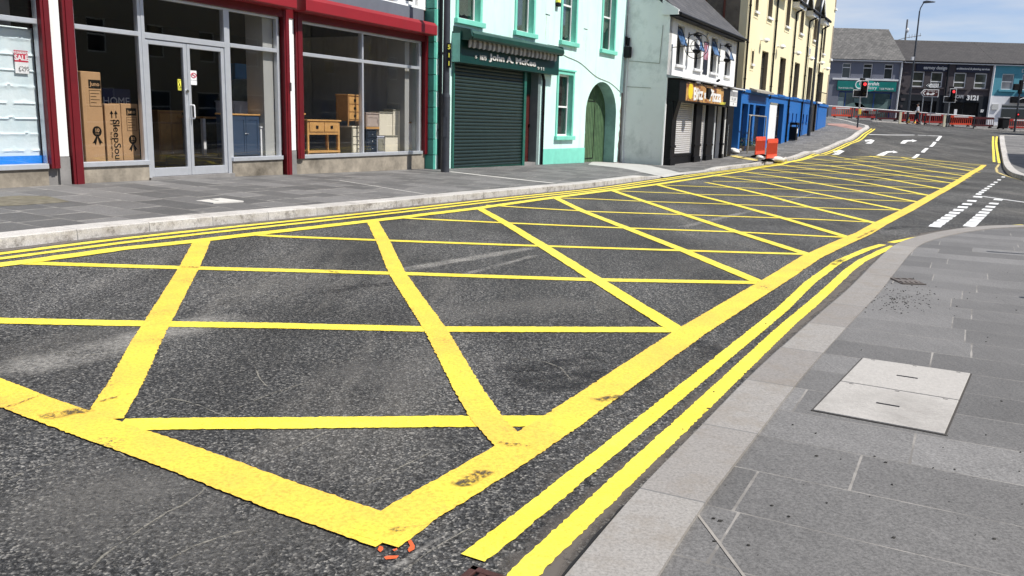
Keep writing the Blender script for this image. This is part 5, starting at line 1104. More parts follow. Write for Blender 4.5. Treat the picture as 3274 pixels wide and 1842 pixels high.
# ================================================================== blue and yellow building (D)
D = Fac((11.61, 45.0), 29.03); k_ = 45/42.
U = lambda u: u*k_
Z = lambda z: 1.5+(z-1.5)*k_
db = thing('blue_yellow_building', 'long pale yellow rendered building with a bright blue ground floor', 'building', D.loc(), D.rz)
m_yelw_ = mat('pale yellow render', (.83, .735, .47), .75, .03, .8, 0, .2, 60, dirt='#a8956a', damt=.2, streak=True)
m_blue = mat('bright blue paint', (.012, .125, .40), .5, .06, 2, 0, .08)
m_blued = mat('dark blue paint', (.008, .05, .2), .5, .1)
uw = [(3.15, 4.55, 3.33, 5.35), (7.35, 8.82, 3.33, 5.35), (11.28, 12.75, 3.33, 5.35), (15.5, 16.9, 3.33, 5.35), (19.3, 20.9, 2.6, 5.3), (1.05, 1.48, 4.55, 5.17),
      (1.0, 1.6, 7.02, 9.2), (3.6, 4.55, 7.05, 9.2), (7.85, 8.8, 7.05, 8.9), (11.7, 12.7, 7.05, 8.45), (15.95, 17.0, 7.05, 8.45), (19.6, 20.4, 6.5, 8.3)]
UE = 23.2
wallmb(R4(U(-.25), U(UE), Z(3.3), Z(11.6)), [R4(U(a), U(b), Z(max(c, 3.32)), Z(d)) for a, b, c, d in uw], .4).build('upper_wall', m_yelw_, db)
m_side = mat('tan side render', (.20, .165, .12), .85, .35, .6, 0, .4, 10, dirt='#1f1d18', damt=.9)
MB().prism([(.4, -.5), (9, -.5), (9, Z(9.6)), (4.6, Z(13.5)), (.4, Z(10.2))], 'x', U(-.25), U(-.25)+.35).build('side_wall', m_side, db)
MB().b(U(-.27), U(UE), -9.3, -9, -.5, Z(10)).build('rear_wall', m_yelw_, db); MB().b(U(UE)-.3, U(UE), -9, -.41, -.5, Z(11.6)).build('side_wall', m_yelw_, db)
q = MB(); q.tube([(U(-.25)-.05, 1.2, 6.5), (U(-.25)-.05, 1.2, 9)], .06, 8); q.tube([(U(-.25)-.05, 2.2, 7), (U(-.25)-.05, 2.2, 9.4)], .06, 8); q.build('rusty_vent_pipe', mat('rusty pipe', (.16, .05, .03), .8, .3), db)
m_brf = mat('dark brown frame', (.035, .03, .025), .45, .2); gD = glass('office glass', (.4, .42, .4), .9); m_rev = mat('grey brown reveal', (.27, .22, .16), .8, .1)
for i, (a, b, c, d) in enumerate(uw):
    a, b, c, d = U(a), U(b), Z(max(c, 3.32)), Z(d)
    w_ = sash(db, a+.01, b-.01, c, d-.005, -.2, .07, (c+(d-c)*.62,) if d-c > 1 else (), ((a+b)/2,) if (b-a) > .9 else (), m_brf, dark_glass('office pane', (.05, .05, .045, 1), .1), 'window', sill=(.08, .12, .12, m_blue if (i < 4) else m_white))
    MB().b(b-.004, b, -.2, 0, c, d).build('window_reveal', m_rev, w_); MB().b(a, a+.004, -.2, 0, c, d).build('window_reveal', m_rev, w_)
    if 5 <= i <= 10:
        s = MB(); s.b(a-.14, a-.002, 0, .02, c-.34, d+.1); s.b(b+.002, b+.12, 0, .02, c-.34, d+.1); s.b(a-.002, b+.002, 0, .02, c-.34, c-.13); s.build('window_surround', m_yelw_, w_)
# eaves pieces and gabled dormers between them
for i, (a, b, z) in enumerate(((4.9, 7.2, 8.42), (9.3, 11.1, 8.3), (13.3, 15.2, 8.3), (17.3, 18.9, 8.3))):
    a, b, z = U(a), U(b), Z(z); MB().b(a, b, .0, .42, z-.12, z+.2).build('eaves_box', m_white, db); q = MB(); q.tube([(a-.1, -.5, z+.14), (b+.15, -.5, z+.14)], .07, 8); q.build('gutter', m_black, db)
    roofslab('roof', a-.1, b+.2, -.55, z+.22, 3., z+3., m_slate, db)
for uc, z in ((8.35, 9.35), (12.25, 9.0), (16.45, 8.9)):
    uc, z = U(uc), Z(z); w_ = MB(); w_.prism([(uc-1.15, z-.55), (uc+1.15, z-.55), (uc, z+.9)], 'y', -.02, .3); g_ = w_.build('dormer_gable', m_yelw_, db)
    q = MB()
    for s in (-1, 1): q.prism([(uc, z+.95), (uc+s*1.4, z-.75), (uc+s*1.4, z-.55), (uc, z+1.15)], 'y', -.4, 3.)
    q.build('dormer_roof', m_slate, g_); q = MB()
    for s in (-1, 1): q.prism([(uc, z+.8), (uc+s*1.4, z-.9), (uc+s*1.42, z-.72), (uc, z+1.0)], 'y', -.46, -.402)
    q.build('bargeboard', m_white, g_)
# corner windows of the tower end
for z0, z1 in ((2.7, 5.3), (6.4, 8.6), (9.8, 11.3)): MB().b(U(UE)-.45, U(UE)+.02, -.5, .012, Z(z0), Z(z1)).build('corner_window', m_rev, db); z0 > 3 and MB().b(U(UE)-.55, U(UE)+.12, -.5, .12, Z(z0)-.15, Z(z0)-.002).build('window_sill', m_white, db)
# ground floor in blue
GH = [(0.02, 1.2, .1, 2.62), (1.45, 2.25, .1, 2.62), (2.65, 4.8, .0, 2.62), (5.75, 9.25, .0, 2.85), (10.65, 10.95, 1.95, 2.4), (11.75, 12.05, 1.95, 2.4), (12.85, 13.15, 1.95, 2.4), (15.0, 15.4, 1.95, 2.4), (16.1, 16.5, 1.95, 2.4), (19.3, 20.0, .5, 3.1)]
wallmb(R4(U(-.25), U(19.95), -.8, Z(3.3)-.003), [R4(U(a), U(b), Z(c) if c > 1 else -.3, Z(d)) for a, b, c, d in GH[:9]], .4, .012).build('ground_floor_wall', m_blue, db)
MB().b(U(-.3), U(18.6), .012, .09, Z(3.16), Z(3.3)).build('string_course', m_blue, db)
MB().b(U(.95), U(4.6), .012, .022, Z(2.82), Z(3.12)).build('blank_sign_panel', m_blued, db)
MB().prism([(0, Z(3.42)), (-.4, Z(3.3)), (-.4, Z(3.2)), (0, Z(3.28))], 'x', U(1.2), U(4.9)).build('lead_canopy', mat('weathered canopy', (.3, .28, .24), .7, .3), db)
for i, (a, b, c, d) in enumerate(GH[:9]):
    a, b, z0, z1 = U(a), U(b), (Z(c) if c > 1 else -.3), Z(d)
    if i < 2: w_ = sash(db, a, b, .3, z1, -.2, .06, (), (), m_blued, dark_glass('blue shop glass', (.01, .02, .04, 1)), 'shop_window')
    elif i == 2: w_ = sash(db, a, b, .0, z1, -.3, .09, (2.15,), ((a+b)/2,), m_blued, dark_glass('blue door glass', (.02, .025, .03, 1)), 'shop_door')
    elif i == 3: w_ = sash(db, a+1.9, b, .0, z1, -.25, .09, (1.0, 2.2), ((a+1.9+b)/2,), m_brf, dark_glass('brown door glass', (.02, .015, .01, 1)), 'entrance_door')
    else: q = MB(); q.b(a, b, -.2, -.15, z0, z1); q.build('slit_window', m_blued, db); MB().b(a-.05, b+.05, .012, .08, z0-.12, z0-.002).build('window_sill', m_blue, db); w_ = None
wp = MB(); wp.b(U(5.72), U(7.45), -.05, .03, .1, Z(2.75)); wp = wp.build('white_boarding', m_white, db); MB().b(U(5.72), U(7.5), -.06, .05, Z(2.75), Z(2.85)).build('boarding_head', m_sage, wp)
# low blue front at the far corner with railing on top, dark doorway beside it
MB().b(U(18.05), U(19.6), -.3, .02, .3, Z(3.1)).build('dark_doorway', m_brf, db)
bw = MB(); bw.b(U(19.95), U(23.3), -.38, .05, .3, Z(3.05)); bw.b(U(19.9), U(23.45), -.4, .12, Z(3.05), Z(3.22)); bw = bw.build('blue_corner_wall', m_blue, db); 
q = MB(); q.tube([(U(19.95), -.0, Z(3.22)), (U(19.95), -.0, Z(4.0)), (U(22.9), -.0, Z(4.0)), (U(22.9), 0, Z(3.22))], .025, 6)
for i in range(1, 9): q.tube([(U(19.95+.36*i), 0, Z(3.22)), (U(19.95+.36*i), 0, Z(4.0))], .012, 5)
q.build('balcony_rail', m_brf, db)
for u, zt, zb in ((-.12, 11.4, 3.3), (5.4, 8.5, 3.2), (10.25, 8.25, .6), (14.2, 8.2, .9), (18.7, 8.2, 1.2)):
    u = U(u); q = MB(); q.tube([(u, -.08, Z(zb)-.2), (u, -.08, Z(zt)-.25), (u+.25, -.45, Z(zt))], .055, 8)
    for z in np.arange(Z(zb)+.5, Z(zt)-.5, 1.8): q.cyl((u, -.08, z-.03), (u, -.08, z+.03), .07, .07, 8)
    q.build('downpipe', m_black, db, smooth='auto')
def wlamp(u, z, lab):
    t_ = hung('wall_lamp', lab, 'lamp', D, U(u), Z(z), 0, 'round hooded lamps on the yellow wall')
    q = MB(); q.lathe([(0, .13), (.1, .12), (.18, .05), (.2, -.02), (.19, -.03), (0, -.03)], n=16); a_ = q.build('hood', m_white, t_, smooth='auto'); a_.location = (0, -.3, 0)
    q = MB(); q.cyl((0, 0, .02), (0, -.2, .03), .05, .06, 10); q.build('arm', m_white, t_); q = MB(); q.blob((0, -.3, -.06), (.1, .1, .06), 10, 6); q.build('glass_globe', mat('frosted glass', (.5, .5, .5), .3), t_, smooth=True)
for u, lab in ((2.65, 'round hooded lamp nearest the left end of the yellow wall'), (6.32, 'second round hooded lamp from the left on the yellow wall'), (10.58, 'middle round hooded lamp beside a downpipe on the yellow wall'), (14.75, 'fourth round hooded lamp, just below a blue alarm box'), (18.4, 'round hooded lamp behind the dark street lamp column'), (20.6, 'round hooded lamp nearest the far corner of the yellow wall')): wlamp(u, 5.78 if u < 20 else 5.55, lab)
t_ = hung('alarm_box', 'white and blue alarm box above a lamp on the yellow wall', 'alarm', D, U(15.0), Z(6.0)); MB().b(-.15, .15, 0, .1, 0, .5).build('cover', m_white, t_, bevel=.02); MB().b(-.08, .08, .1, .105, .12, .42).build('blue_panel', m_blued, t_)

# ================================================================== far row (E), facing the camera
FY = 86.
def FX(x, y=250): p = at(x, y, Y=FY); return float(p[0]), float(p[2])
def frow(nm, label, x0, x1): return thing(nm, label, 'building', (0, FY, 0), 0)
q7 = lambda x, y: (2640+x/3.293, y/3.293)
def E7(x, y): return FX(*q7(x, y))
m_pg = mat('blue grey render', (.15, .16, .20), .8, .08, 1); m_dk = mat('dark purple brown roughcast', (.06, .05, .054), .9, .15, 4, 0, .4, 8); m_nv = mat('charcoal navy shopfront', (.014, .017, .022), .7, .2, spec=.2)
m_tq = mat('turquoise render', (.07, .27, .34), .8, .12, 1); m_whf = mat('white gutter plastic', (.66, .66, .66), .5, .05)
gE = dark_glass('reflective office pane', (.03, .035, .035, 1), .06)
gE2 = dark_glass('shop pane with pale graphics', (.05, .09, .09, 1), .12)
# podiatry building
pd = frow('grey shop_building'.replace(' ', '_'), 'blue grey two storey building with a teal clinic sign and weathered slate roof', 0, 0)
xl, _ = E7(60, 640); xr, zt = E7(800, 650); zt = 8.3
gz = 2.2
wx = [E7(a, 700)[0] for a in (178, 270, 400, 497, 622, 715)]
wz0, wz1 = E7(400, 820)[1], E7(400, 668)[1]
wz0, wz1 = 6.75-0.75+.0, 7.95
_, wz0 = E7(300, 826); _, wz1 = E7(300, 668)
hol = [R4(wx[i], wx[i+1], wz0, wz1) for i in (0, 2, 4)]
dx0, dx1 = E7(125, 1100)[0], E7(690, 1100)[0]; sz1 = E7(400, 965)[1]
hol.append(R4(dx0, dx1, gz+.45, sz1))
wallmb(R4(xl-2, xr, gz-.8, zt), hol, .3).build('front_wall', m_pg, pd)
for i in (0, 2, 4): sash(pd, wx[i], wx[i+1], wz0, wz1, -.1, .07, (wz0+(wz1-wz0)*.72,), (), m_pap, gE, 'window')
MB().b(wx[0]-.9, wx[5]+.7, 0, .12, wz0-.16, wz0-.003).build('sill_course', m_whf, pd)
s0, s1 = E7(118, 900)[0], E7(738, 900)[0]; sb, stp = E7(400, 955)[1], E7(400, 858)[1]
m_tsg = mat('teal sign', (.004, .16, .14), .35, .15, 1.5); sgn = MB().b(s0, s1, 0, .15, sb, stp).build('sign_board', m_tsg, pd)
q = MB(); q.lathe([(0, -.004), (1.25, -.004), (1.25, 0), (0, 0)], axis='y', n=30); o_ = q.build('pale_disc', mat('lighter teal', (.01, .3, .25), .35), sgn); o_.location = (E7(425, 900)[0], -.153, (sb+stp)/2); o_.scale = (.98, 1, .42)
q = MB(); q.ring((0, 0, 0), .36, .05, 'y', 30); o_ = q.build('swoosh_emblem', m_white, sgn); o_.location = (E7(345, 900)[0], -.16, (sb+stp)/2+.1)
text('Magherafelt', .44, m_white, sgn, E7(448, 900)[0], .16, sb+.66, .01, .95, bold=.01); text('Podiatry', .46, m_white, sgn, E7(455, 900)[0], .16, sb+.28, .01, .92); text('Foot & Ankle Clinic', .23, m_white, sgn, E7(210, 900)[0], .16, sb+.2, .01, .8); text('T:028 79 626170', .27, m_white, sgn, E7(635, 900)[0], .16, sb+.2, .01, .75)
f_ = sash(pd, dx0, dx1, gz+.45, sz1, -.15, .12, (), (E7(225, 900)[0], E7(528, 900)[0]), m_blued, gE2, 'shop_window')
m_gfx = mat('pale window graphic', (.11, .17, .16), .4, .1); m_gfd = mat('dark window graphic', (.015, .03, .025), .4)
q = MB(); xc = E7(330, 900)[0]
for cx_, r_ in ((E7(340, 900)[0], 1.35), (E7(520, 900)[0], 1.9)):
    pts = [(cx_+r_*math.cos(math.pi*i/16), gz+.9+(1 if cx_ < E7(400, 900)[0] else -1)*r_*.8*math.sin(math.pi*i/16)+(0 if cx_ < E7(400, 900)[0] else 1.5)) for i in range(17)]
    pt2 = [(cx_+r_*.66*math.cos(math.pi*i/16), gz+.9+(1 if cx_ < E7(400, 900)[0] else -1)*r_*.5*math.sin(math.pi*i/16)+(0 if cx_ < E7(400, 900)[0] else 1.5)) for i in range(17)][::-1]
    pt2 = pt2[::-1]; q.add([(a_[0], .115, a_[1]) for a_ in pts]+[(a_[0], .115, a_[1]) for a_ in pt2], [(i, i+1, i+18, i+17) for i in range(16)])
q.build('window_graphic', m_gfx, f_)
MB().b(E7(128, 900)[0], E7(210, 900)[0], -.14, -.12, gz+.5, E7(170, 1022)[1]).build('shop_door', mat('pale door glass', (.2, .26, .27), .2, .15, 2), pd)
ridge = at(*q7(300, 310), Y=FY+4.2)[2]
roofslab('roof', xl-3, xr+.25, -.35, zt-.02, 4.3, ridge, m_slate2, pd, .15); roofslab('roof', xl-3, xr+.25, 9, zt-.02, 4.3, ridge, m_slate2, pd, .15)
MB().b(xl-2, xr, .0, .3, zt-.18, zt-.06).build('fascia_gutter', m_whf, pd); MB().prism([(.3, gz-.8), (8.7, gz-.8), (8.7, zt), (4.3, ridge-.2), (.3, zt)], 'x', xr-.3, xr-.02).build('side_wall', m_pg, pd); MB().b(xl-2, xr, -9, -8.7, gz-.8, zt).build('rear_wall', m_pg, pd)
q = MB(); xx = E7(775, 900)[0]; q.tube([(xx, -.1, zt-.1), (xx-.1, -.1, gz)], .09, 8); q.build('downpipe', m_whf, pd)
# dark middle building(s)
dm = frow('dark_shop_building', 'dark roughcast two storey building with a cafe below and a design office above', 0, 0)
x0, x1, x2 = E7(815, 700)[0], E7(1290, 700)[0], E7(1772, 700)[0]; zt2_ = 8.28
bz = E7(1200, 1003)[1]; hol = []; wlist = []
for a, b in ((905, 1030), (1098, 1225), (1342, 1472), (1560, 1690)):
    ua, ub = E7(a, 900)[0], E7(b, 900)[0]; z_a, z_b = E7((a+b)/2, 915+(a-900)*.03)[1], E7((a+b)/2, 752+(a-900)*.03)[1]; wlist.append((ua, ub, z_a, z_b)); hol.append(R4(ua, ub, z_a, z_b))
wallmb(R4(x0, x2, bz, zt2_), hol, .3).build('upper_wall', m_dk, dm)
for ua, ub, za_, zb_ in wlist:
    w_ = sash(dm, ua, ub, za_, zb_, -.08, .1, (za_+.55,), (), m_whf, dark_glass('brown pane', (.06, .065, .05, 1), .06), 'window'); MB().b(ua-.15, ub+.25, 0, .12, za_-.14, za_-.003).build('window_sill', m_dk, w_)
gh_ = [R4(E7(880, 900)[0], E7(1190, 900)[0], gz+.4, E7(1000, 1062)[1]), R4(E7(1325, 900)[0], E7(1640, 900)[0], gz-.3, E7(1500, 1078)[1])]
wallmb(R4(x0, x2, gz-1, bz-.003), gh_, .3, .03).build('shopfront_wall', m_nv, dm)
for k, g4 in enumerate(gh_):
    (a, z0), (b, _), (_, z1), _ = g4; w_ = sash(dm, a, b, z0, z1, -.12, .1, (z1-.25,) if k == 0 else (), ((a+b)/2,) if k else (), m_blk2, dark_glass('black shop glass', (.006, .006, .008, 1)), 'shop_window')
MB().b(E7(1390, 900)[0], E7(1420, 900)[0], -.11, -.05, gz+.9, gz+1.6).build('menu_poster', m_pap, dm)
for p_, h_ in (((E7(930, 900)[0], E7(1260, 900)[0]), 'earney design'), ((E7(1350, 900)[0], E7(1700, 900)[0]), 'architectural & planning services')):
    s_ = MB().b(p_[0], p_[1], .0, .1, zt2_-.95, zt2_-.28).build('sign_board', mat('navy sign', (.006, .007, .025), .5), dm); text(h_, .44 if 'ear' in h_ else .26, m_letter, s_, (p_[0]+p_[1])/2+(.3 if 'ear' in h_ else 0), .11, zt2_-.6, .02, .95, bold=.01)
text('3121', .62, m_white, dm, E7(1560, 900)[0], .1, E7(1558, 1035)[1], .06, 1.0, bold=.02); text('CAFE', .4, mat('dull letters', (.35, .36, .38), .5), dm, E7(1420, 900)[0], .1, E7(1420, 1021)[1], .04, .8, bold=.012); text('57', .34, m_white, dm, E7(1678, 900)[0], .06, E7(1678, 1172)[1], .02, .95, bold=.02); text('Est', .16, m_letter, dm, E7(1388, 900)[0], .06, E7(1388, 1058)[1], .02)
for i in range(8): MB().b(x0+.15, x0+.55 if i % 2 else x0+.35, .03, .07, gz+.3+i*.66, gz+.55+i*.66).build('quoin', m_dk, dm)
MB().b(x0, x2, .0, .28, zt2_-.2, zt2_-.02).build('gutter', m_whf, dm); q = MB(); q.tube([(x1, -.12, zt2_), (x1, -.12, 6.6), (x1, -.12, gz)], .09, 8); q.build('downpipe', m_nv, dm); q = MB(); q.tube([(x2, -.14, zt2_), (x2-.1, -.14, gz-.4)], .11, 8); q.build('downpipe', m_whf, dm)
ridge2 = at(*q7(1400, 450), Y=FY+4.2)[2]; x9 = 75
roofslab('roof', x0+.1, x2, -.35, zt2_, 4.3, ridge2, m_tile, dm, .15); roofslab('roof', x0+.1, x2, 9, zt2_, 4.3, ridge2, m_tile, dm, .15); MB().b(x0, x2, -9, -8.7, gz-.8, zt2_).build('rear_wall', m_dk, dm)
# turquoise and white building
tb = frow('turquoise_building', 'turquoise over white two storey building at the right edge', 0, 0)
wbl = [(E7(1848, 900)[0], E7(1975, 900)[0]), (E7(2062, 900)[0], E7(2190, 900)[0])]; za_, zb_ = E7(1910, 945)[1], E7(1910, 778)[1]; bz2 = E7(1900, 1012)[1]
wbl += [(b+ (b-a)*1.3, b+(b-a)*2.3) for a, b in wbl[1:]]
wallmb(R4(x2, x9, bz2, zt2_), [R4(a, b, za_, zb_) for a, b in wbl], .3).build('upper_wall', m_tq, tb)
for a, b in wbl: w_ = sash(tb, a, b, za_, zb_, -.08, .08, ((za_+zb_)/2,), (), m_whf, dark_glass('grey sash pane', (.12, .12, .13, 1), .1), 'window'); MB().b(a-.25, b+.25, 0, .14, za_-.2, za_-.003).build('window_sill', m_tq, w_)
text('DENTAL', .5, m_letter, tb, E7(2062, 750)[0], .01, zt2_-.65, .02, align='LEFT')
g0 = E7(1880, 900)[0]; wallmb(R4(x2, x9, gz-1.2, bz2-.003), [R4(g0, g0+9.5, gz-.3, E7(1900, 1100)[1])], .3, .02).build('ground_floor_wall', mat('white painted wall', (.7, .7, .72), .7, .04), tb)
w_ = sash(tb, g0, g0+9.5, gz-.3, E7(1900, 1100)[1], -.12, .1, (E7(1900, 1140)[1],), (g0+3, g0+6), m_whf, dark_glass('black shop glass 2', (.008, .008, .01, 1)), 'shop_window'); 
s_ = MB().b(E7(1960, 900)[0], E7(1960, 900)[0]+8, .02, .5, E7(2030, 1085)[1], E7(2030, 1020)[1]).build('black_fascia', m_black, tb)
q = MB(); q.tube([(E7(2030, 900)[0]+.3*i, -.51, E7(2060, 1050)[1]+.15*math.sin(i*1.1)) for i in range(10)], .03, 5); q.build('white_script', m_white, s_)
MB().b(E7(1775, 900)[0], E7(1840, 900)[0], .02, .14, E7(1800, 1155)[1], E7(1800, 1097)[1]).build('meter_box', m_greyc if False else mat('pale meter box', (.5, .5, .48), .6), tb)
roofslab('roof', x2+.02, x9, -.35, zt2_, 4.3, ridge2, m_tile, tb, .15); roofslab('roof', x2+.02, x9, 9, zt2_, 4.3, ridge2, m_tile, tb, .15); MB().b(x2, x9, 0, .28, zt2_-.2, zt2_-.02).build('gutter', m_whf, tb); MB().b(x2, x9, -9, -8.7, gz-.8, zt2_).build('rear_wall', m_tq, tb); MB().b(x9-.3, x9, -8.7, 0, gz-.8, zt2_).build('side_wall', m_tq, tb)
# aerial mast behind the ridge
p = at(*q7(835, 440), Y=FY+12); am = thing('aerial_mast', 'thin mast with round dish and aerials behind the slate roofs', 'aerial', (float(p[0]), FY+12, 6), 0)
pt = at(*q7(852, 205), Y=FY+12)[2]; q = MB(); q.tube([(0, 0, 0), (0, 0, pt-6)], .09, 6); q.build('pole', m_greyc, am)
H_ = pt-6; q = MB(); q.blob((.1, 0, H_-1.15), (.22, .12, .26), 10, 6); q.build('dish', m_whf, am)
q = MB(); q.tube([(-1.1, 0, H_-2.3), (-.2, 0, H_-2.), (1.7, 0, H_-1.65)], .035, 5); q.tube([(0, 0, H_-2.25), (1.7, 0, H_-2.25)], .045, 5); q.tube([(-1.1, 0, H_-2.3), (-1.1, 0, H_-3.4)], .05, 5)
for i in range(5): q.tube([(.4+.3*i, 0, H_-2.0+.05*i), (.4+.3*i, 0, H_-1.6+.05*i)], .02, 4)
q.build('aerial', m_greyc, am)

# ================================================================== buildings across the street, behind the camera's right
def opp(label, s0, s1, h, m, nwin, roof=True, nn=8.4, gp_=None, z0=-.2, dd=9):
    """mirror-side terrace: front face looks across the street at the shops"""
    O = Fac(np.array([math.cos(math.radians(26.5)), -math.sin(math.radians(26.5))])*nn, 26.5)
    t_ = thing('terrace_house', label, 'building', O.loc(), O.rz)
    L = s1-s0; ws_ = [s0+L*(i+.5)/nwin for i in range(nwin)]; hl = [R4(c-.5, c+.5, 4., 5.5) for c in ws_]+[R4(c-.8, c+.8, .9, 2.5) for c in ws_]
    q = MB(); loops = hl; o_ = wallmb(R4(s0, s1, z0, h), hl, .3, 0, q)
    o_.build('front_wall', m, t_)
    for hq in hl: sash(t_, hq[0][0], hq[1][0], hq[0][1], hq[2][1], -.18 if True else 0, .07, ((hq[0][1]+hq[2][1])/2,), (), m_white, m_glassU, 'window')
    MB().b(s0, s1, .3, dd, z0, h).build('house_body', m, t_) if False else None
    MB().b(s0, s0+.3, .01, dd, z0, h).build('side_wall', m, t_); MB().b(s1-.3, s1, .01, dd, z0, h).build('side_wall', m, t_); MB().b(s0, s1, dd, dd+.3, z0, h).build('rear_wall', m, t_)
    roofslab('roof', s0-.2, s1+.2, .3, h, -dd/2, h+3.2, m_slate, t_); roofslab('roof', s0-.2, s1+.2, -dd-.3, h, -dd/2, h+3.2, m_slate, t_)
    return t_
m_opp = mat('cream roadside render', (.36, .32, .24), .8, .08, 1); m_opp2 = mat('grey roadside render', (.2, .19, .17), .8, .08, 1)
opp('cream rendered terrace beyond the side street across from the pizza shop', 25, 41, 7.6, m_opp, 5, nn=9.2); opp('grey rendered terrace beyond the side street facing the blue building', 41.1, 58, 8.2, m_opp2, 5, nn=9.2)
opp('cream rendered terrace across the street facing the furniture shop', -26, -11, 7.4, m_opp, 5); opp('grey rendered terrace across the street beside the cream one', -10.9, 2., 6.8, m_opp2, 4); opp('cream rendered terrace nearest the side street across from the shops', 2.1, 11.5, 7.2, m_opp, 3)
# ================================================================== street furniture
def gp(px, py, dz=.11): p = G([(px, py)], dz)[0]; return float(p[0]), float(p[1]), float(T(*p))+dz
def onY(px, py, Y, dz): p = at(px, py, Y=Y); return float(p[0]), Y, float(T(p[0], Y))+dz
m_post = mat('dark grey painted steel', (.045, .05, .06), .45, .25, 5, .2, .05, dirt='#54504a', damt=.3); m_galv = mat('galvanised steel', (.36, .37, .38), .45, .1, 5, .6)
m_amber = mat('amber plastic', (.75, .5, .06), .4)
def lamp_post(label, loc, h, r0, r1, arm=1.2, head=True, plate=False, doorz=.9):
    t_ = thing('street_lamp', label, 'street lamp', loc, 0)
    q = MB(); q.cyl((0, 0, -.15), (0, 0, 1.9), r0, r0*.97, 20); q.cyl((0, 0, 1.9), (0, 0, 2.0), r0*.97, r0*.82, 20); q.cyl((0, 0, 2.0), (0, 0, h), r0*.82, r1, 20); q.build('column', m_post, t_, smooth='auto')
    MB().box(-.05, .05, -r0-.006, -r0+.02, doorz, doorz+.5).build('access_door', m_post, t_)
    q = MB(); q.tube([(0, 0, h-.1), (.1*arm, -.02, h+.25), (.75*arm, -.05, h+.75)], r1*.8, 8); q.build('arm', m_post, t_)
    q = MB(); q.prism([(.7*arm, h+.68), (.7*arm+1.0, h+.78), (.7*arm+1.0, h+.84), (.7*arm+.2, h+.92), (.7*arm, h+.86)], 'y', -.2, .12); q.build('lantern', m_post, t_, bevel=.02); return t_
t_ = lamp_post('thick dark grey lamp column on the pavement in front of the mint building, numbered 511', gp(1423, 550), 7.6, .112, .07)
MB().box(.02, .125, -.11, -.085, 2.62, 3.22).build('number_plate', m_black, t_)
for i, c in enumerate('511'): text(c, .15, m_yn, t_, .074, .111, 3.12-.2*i, .002, bold=.004)
t_ = lamp_post('tall dark lamp column standing against the blue wall', gp(2585, 434), 9.2, .12, .075)
fx = onY(2899, 396, 80.4, .1); t_ = lamp_post('tall thin black lamp column in front of the dark cafe building', (fx[0], 80.4, fx[2]), 9.9, .11, .06, arm=.35)
MB().box(-.25, -.05, -.12, .12, 5.6, 5.9).build('cctv_box', m_whf, t_)
m, tt, n, l, b__ = nodes('lit red lens'); b__.inputs['Base Color'].default_value = (.8, .02, .02, 1); b__.inputs['Emission Color'].default_value = (1, .06, .07, 1); b__.inputs['Emission Strength'].default_value = .75; m_redl = m
def signal(label, loc, h, rz=0, Lbox=True, w=.5):
    t_ = thing('traffic_signal', label, 'traffic light', loc, rz, 'traffic lights at the junction')
    q = MB(); q.cyl((0, 0, -.1), (0, 0, h), .057, .057, 12); q.build('pole', m_galv if Lbox else m_post, t_, smooth='auto')
    MB().cyl((0, 0, -.1), (0, 0, .9), .062, .062, 12).build('pole_sleeve', m_post, t_, smooth='auto')
    x = .16; H = 1.16; z0 = h-H+.05
    def brd(e, y0, y1, name, m_):
        if Lbox: P_ = [(x-w/2-w-e, z0-e), (x+w/2+e, z0-e), (x+w/2+e, z0+H+e), (x-w/2-e, z0+H+e), (x-w/2-e, z0+.46+e), (x-w/2-w-e, z0+.46+e)]
        else: P_ = [(x-w/2-e, z0-e), (x+w/2+e, z0-e), (x+w/2+e, z0+H+e), (x-w/2-e, z0+H+e)]
        return MB().prism(P_, 'y', y0, y1).build(name, m_, t_)
    brd(.045, -.115, -.1, 'white_border', m_white); bb = brd(0, -.13, -.1155, 'backing_board', m_blk2)
    hb = MB(); hb.box(x-.15, x+.15, -.22, -.13, z0+.08, z0+H-.04); hb = hb.build('signal_head', m_black, t_, bevel=.02)
    for i, mm_ in enumerate((m_blk2, m_blk2, m_redl)):
        zz = z0+.24+.34*i
        q = MB(); q.cyl((x, -.222, zz), (x, -.235, zz), .115 if i < 2 else .125, .115 if i < 2 else .125, 18); q.build('lens', dark_glass('dark lens', (.03, .02, .01, 1)) if i < 2 else mm_, hb)
        q = MB(); n_ = 12
        for j in range(n_): a0 = math.pi*j/n_; a1 = math.pi*(j+1)/n_; q.add([(x+.15*math.cos(a0), -.22, zz+.15*math.sin(a0)), (x+.15*math.cos(a1), -.22, zz+.15*math.sin(a1)), (x+.14*math.cos(a1), -.4, zz+.12*math.sin(a1)+.02), (x+.14*math.cos(a0), -.4, zz+.12*math.sin(a0)+.02)], [(0, 1, 2, 3)])
        if i < 2: q.build('visor', m_blk2, hb, fix=False)
    q = MB(); q.tube([(0, -.02, h-.1), (.1, -.1, h+.05)], .03, 6); q.box(-.15, .2, -.1, .1, h+.12, h+.26); q.tube([(0, 0, h), (0, 0, h+.15)], .03, 6); q.build('detector', m_blk2, t_); return t_
s1 = gp(2741, 408); t_ = signal('traffic light with red lens and stepped board on the blue building corner', s1, 3.45)
MB().box(-.09, .09, -.24, -.06, 1.0, 1.4).build('push_button_unit', m_amber, t_, bevel=.01)
s2 = onY(3027, 401, 79.6, .1); signal('traffic light with red lens and stepped board in front of the cafe doorway', s2, 3.25)
s3 = onY(3243, 421, 77.8, .05); t_ = thing('traffic_signal', 'dark traffic light turned side on at the right edge of the junction', 'traffic light', s3, 0, 'traffic lights at the junction')
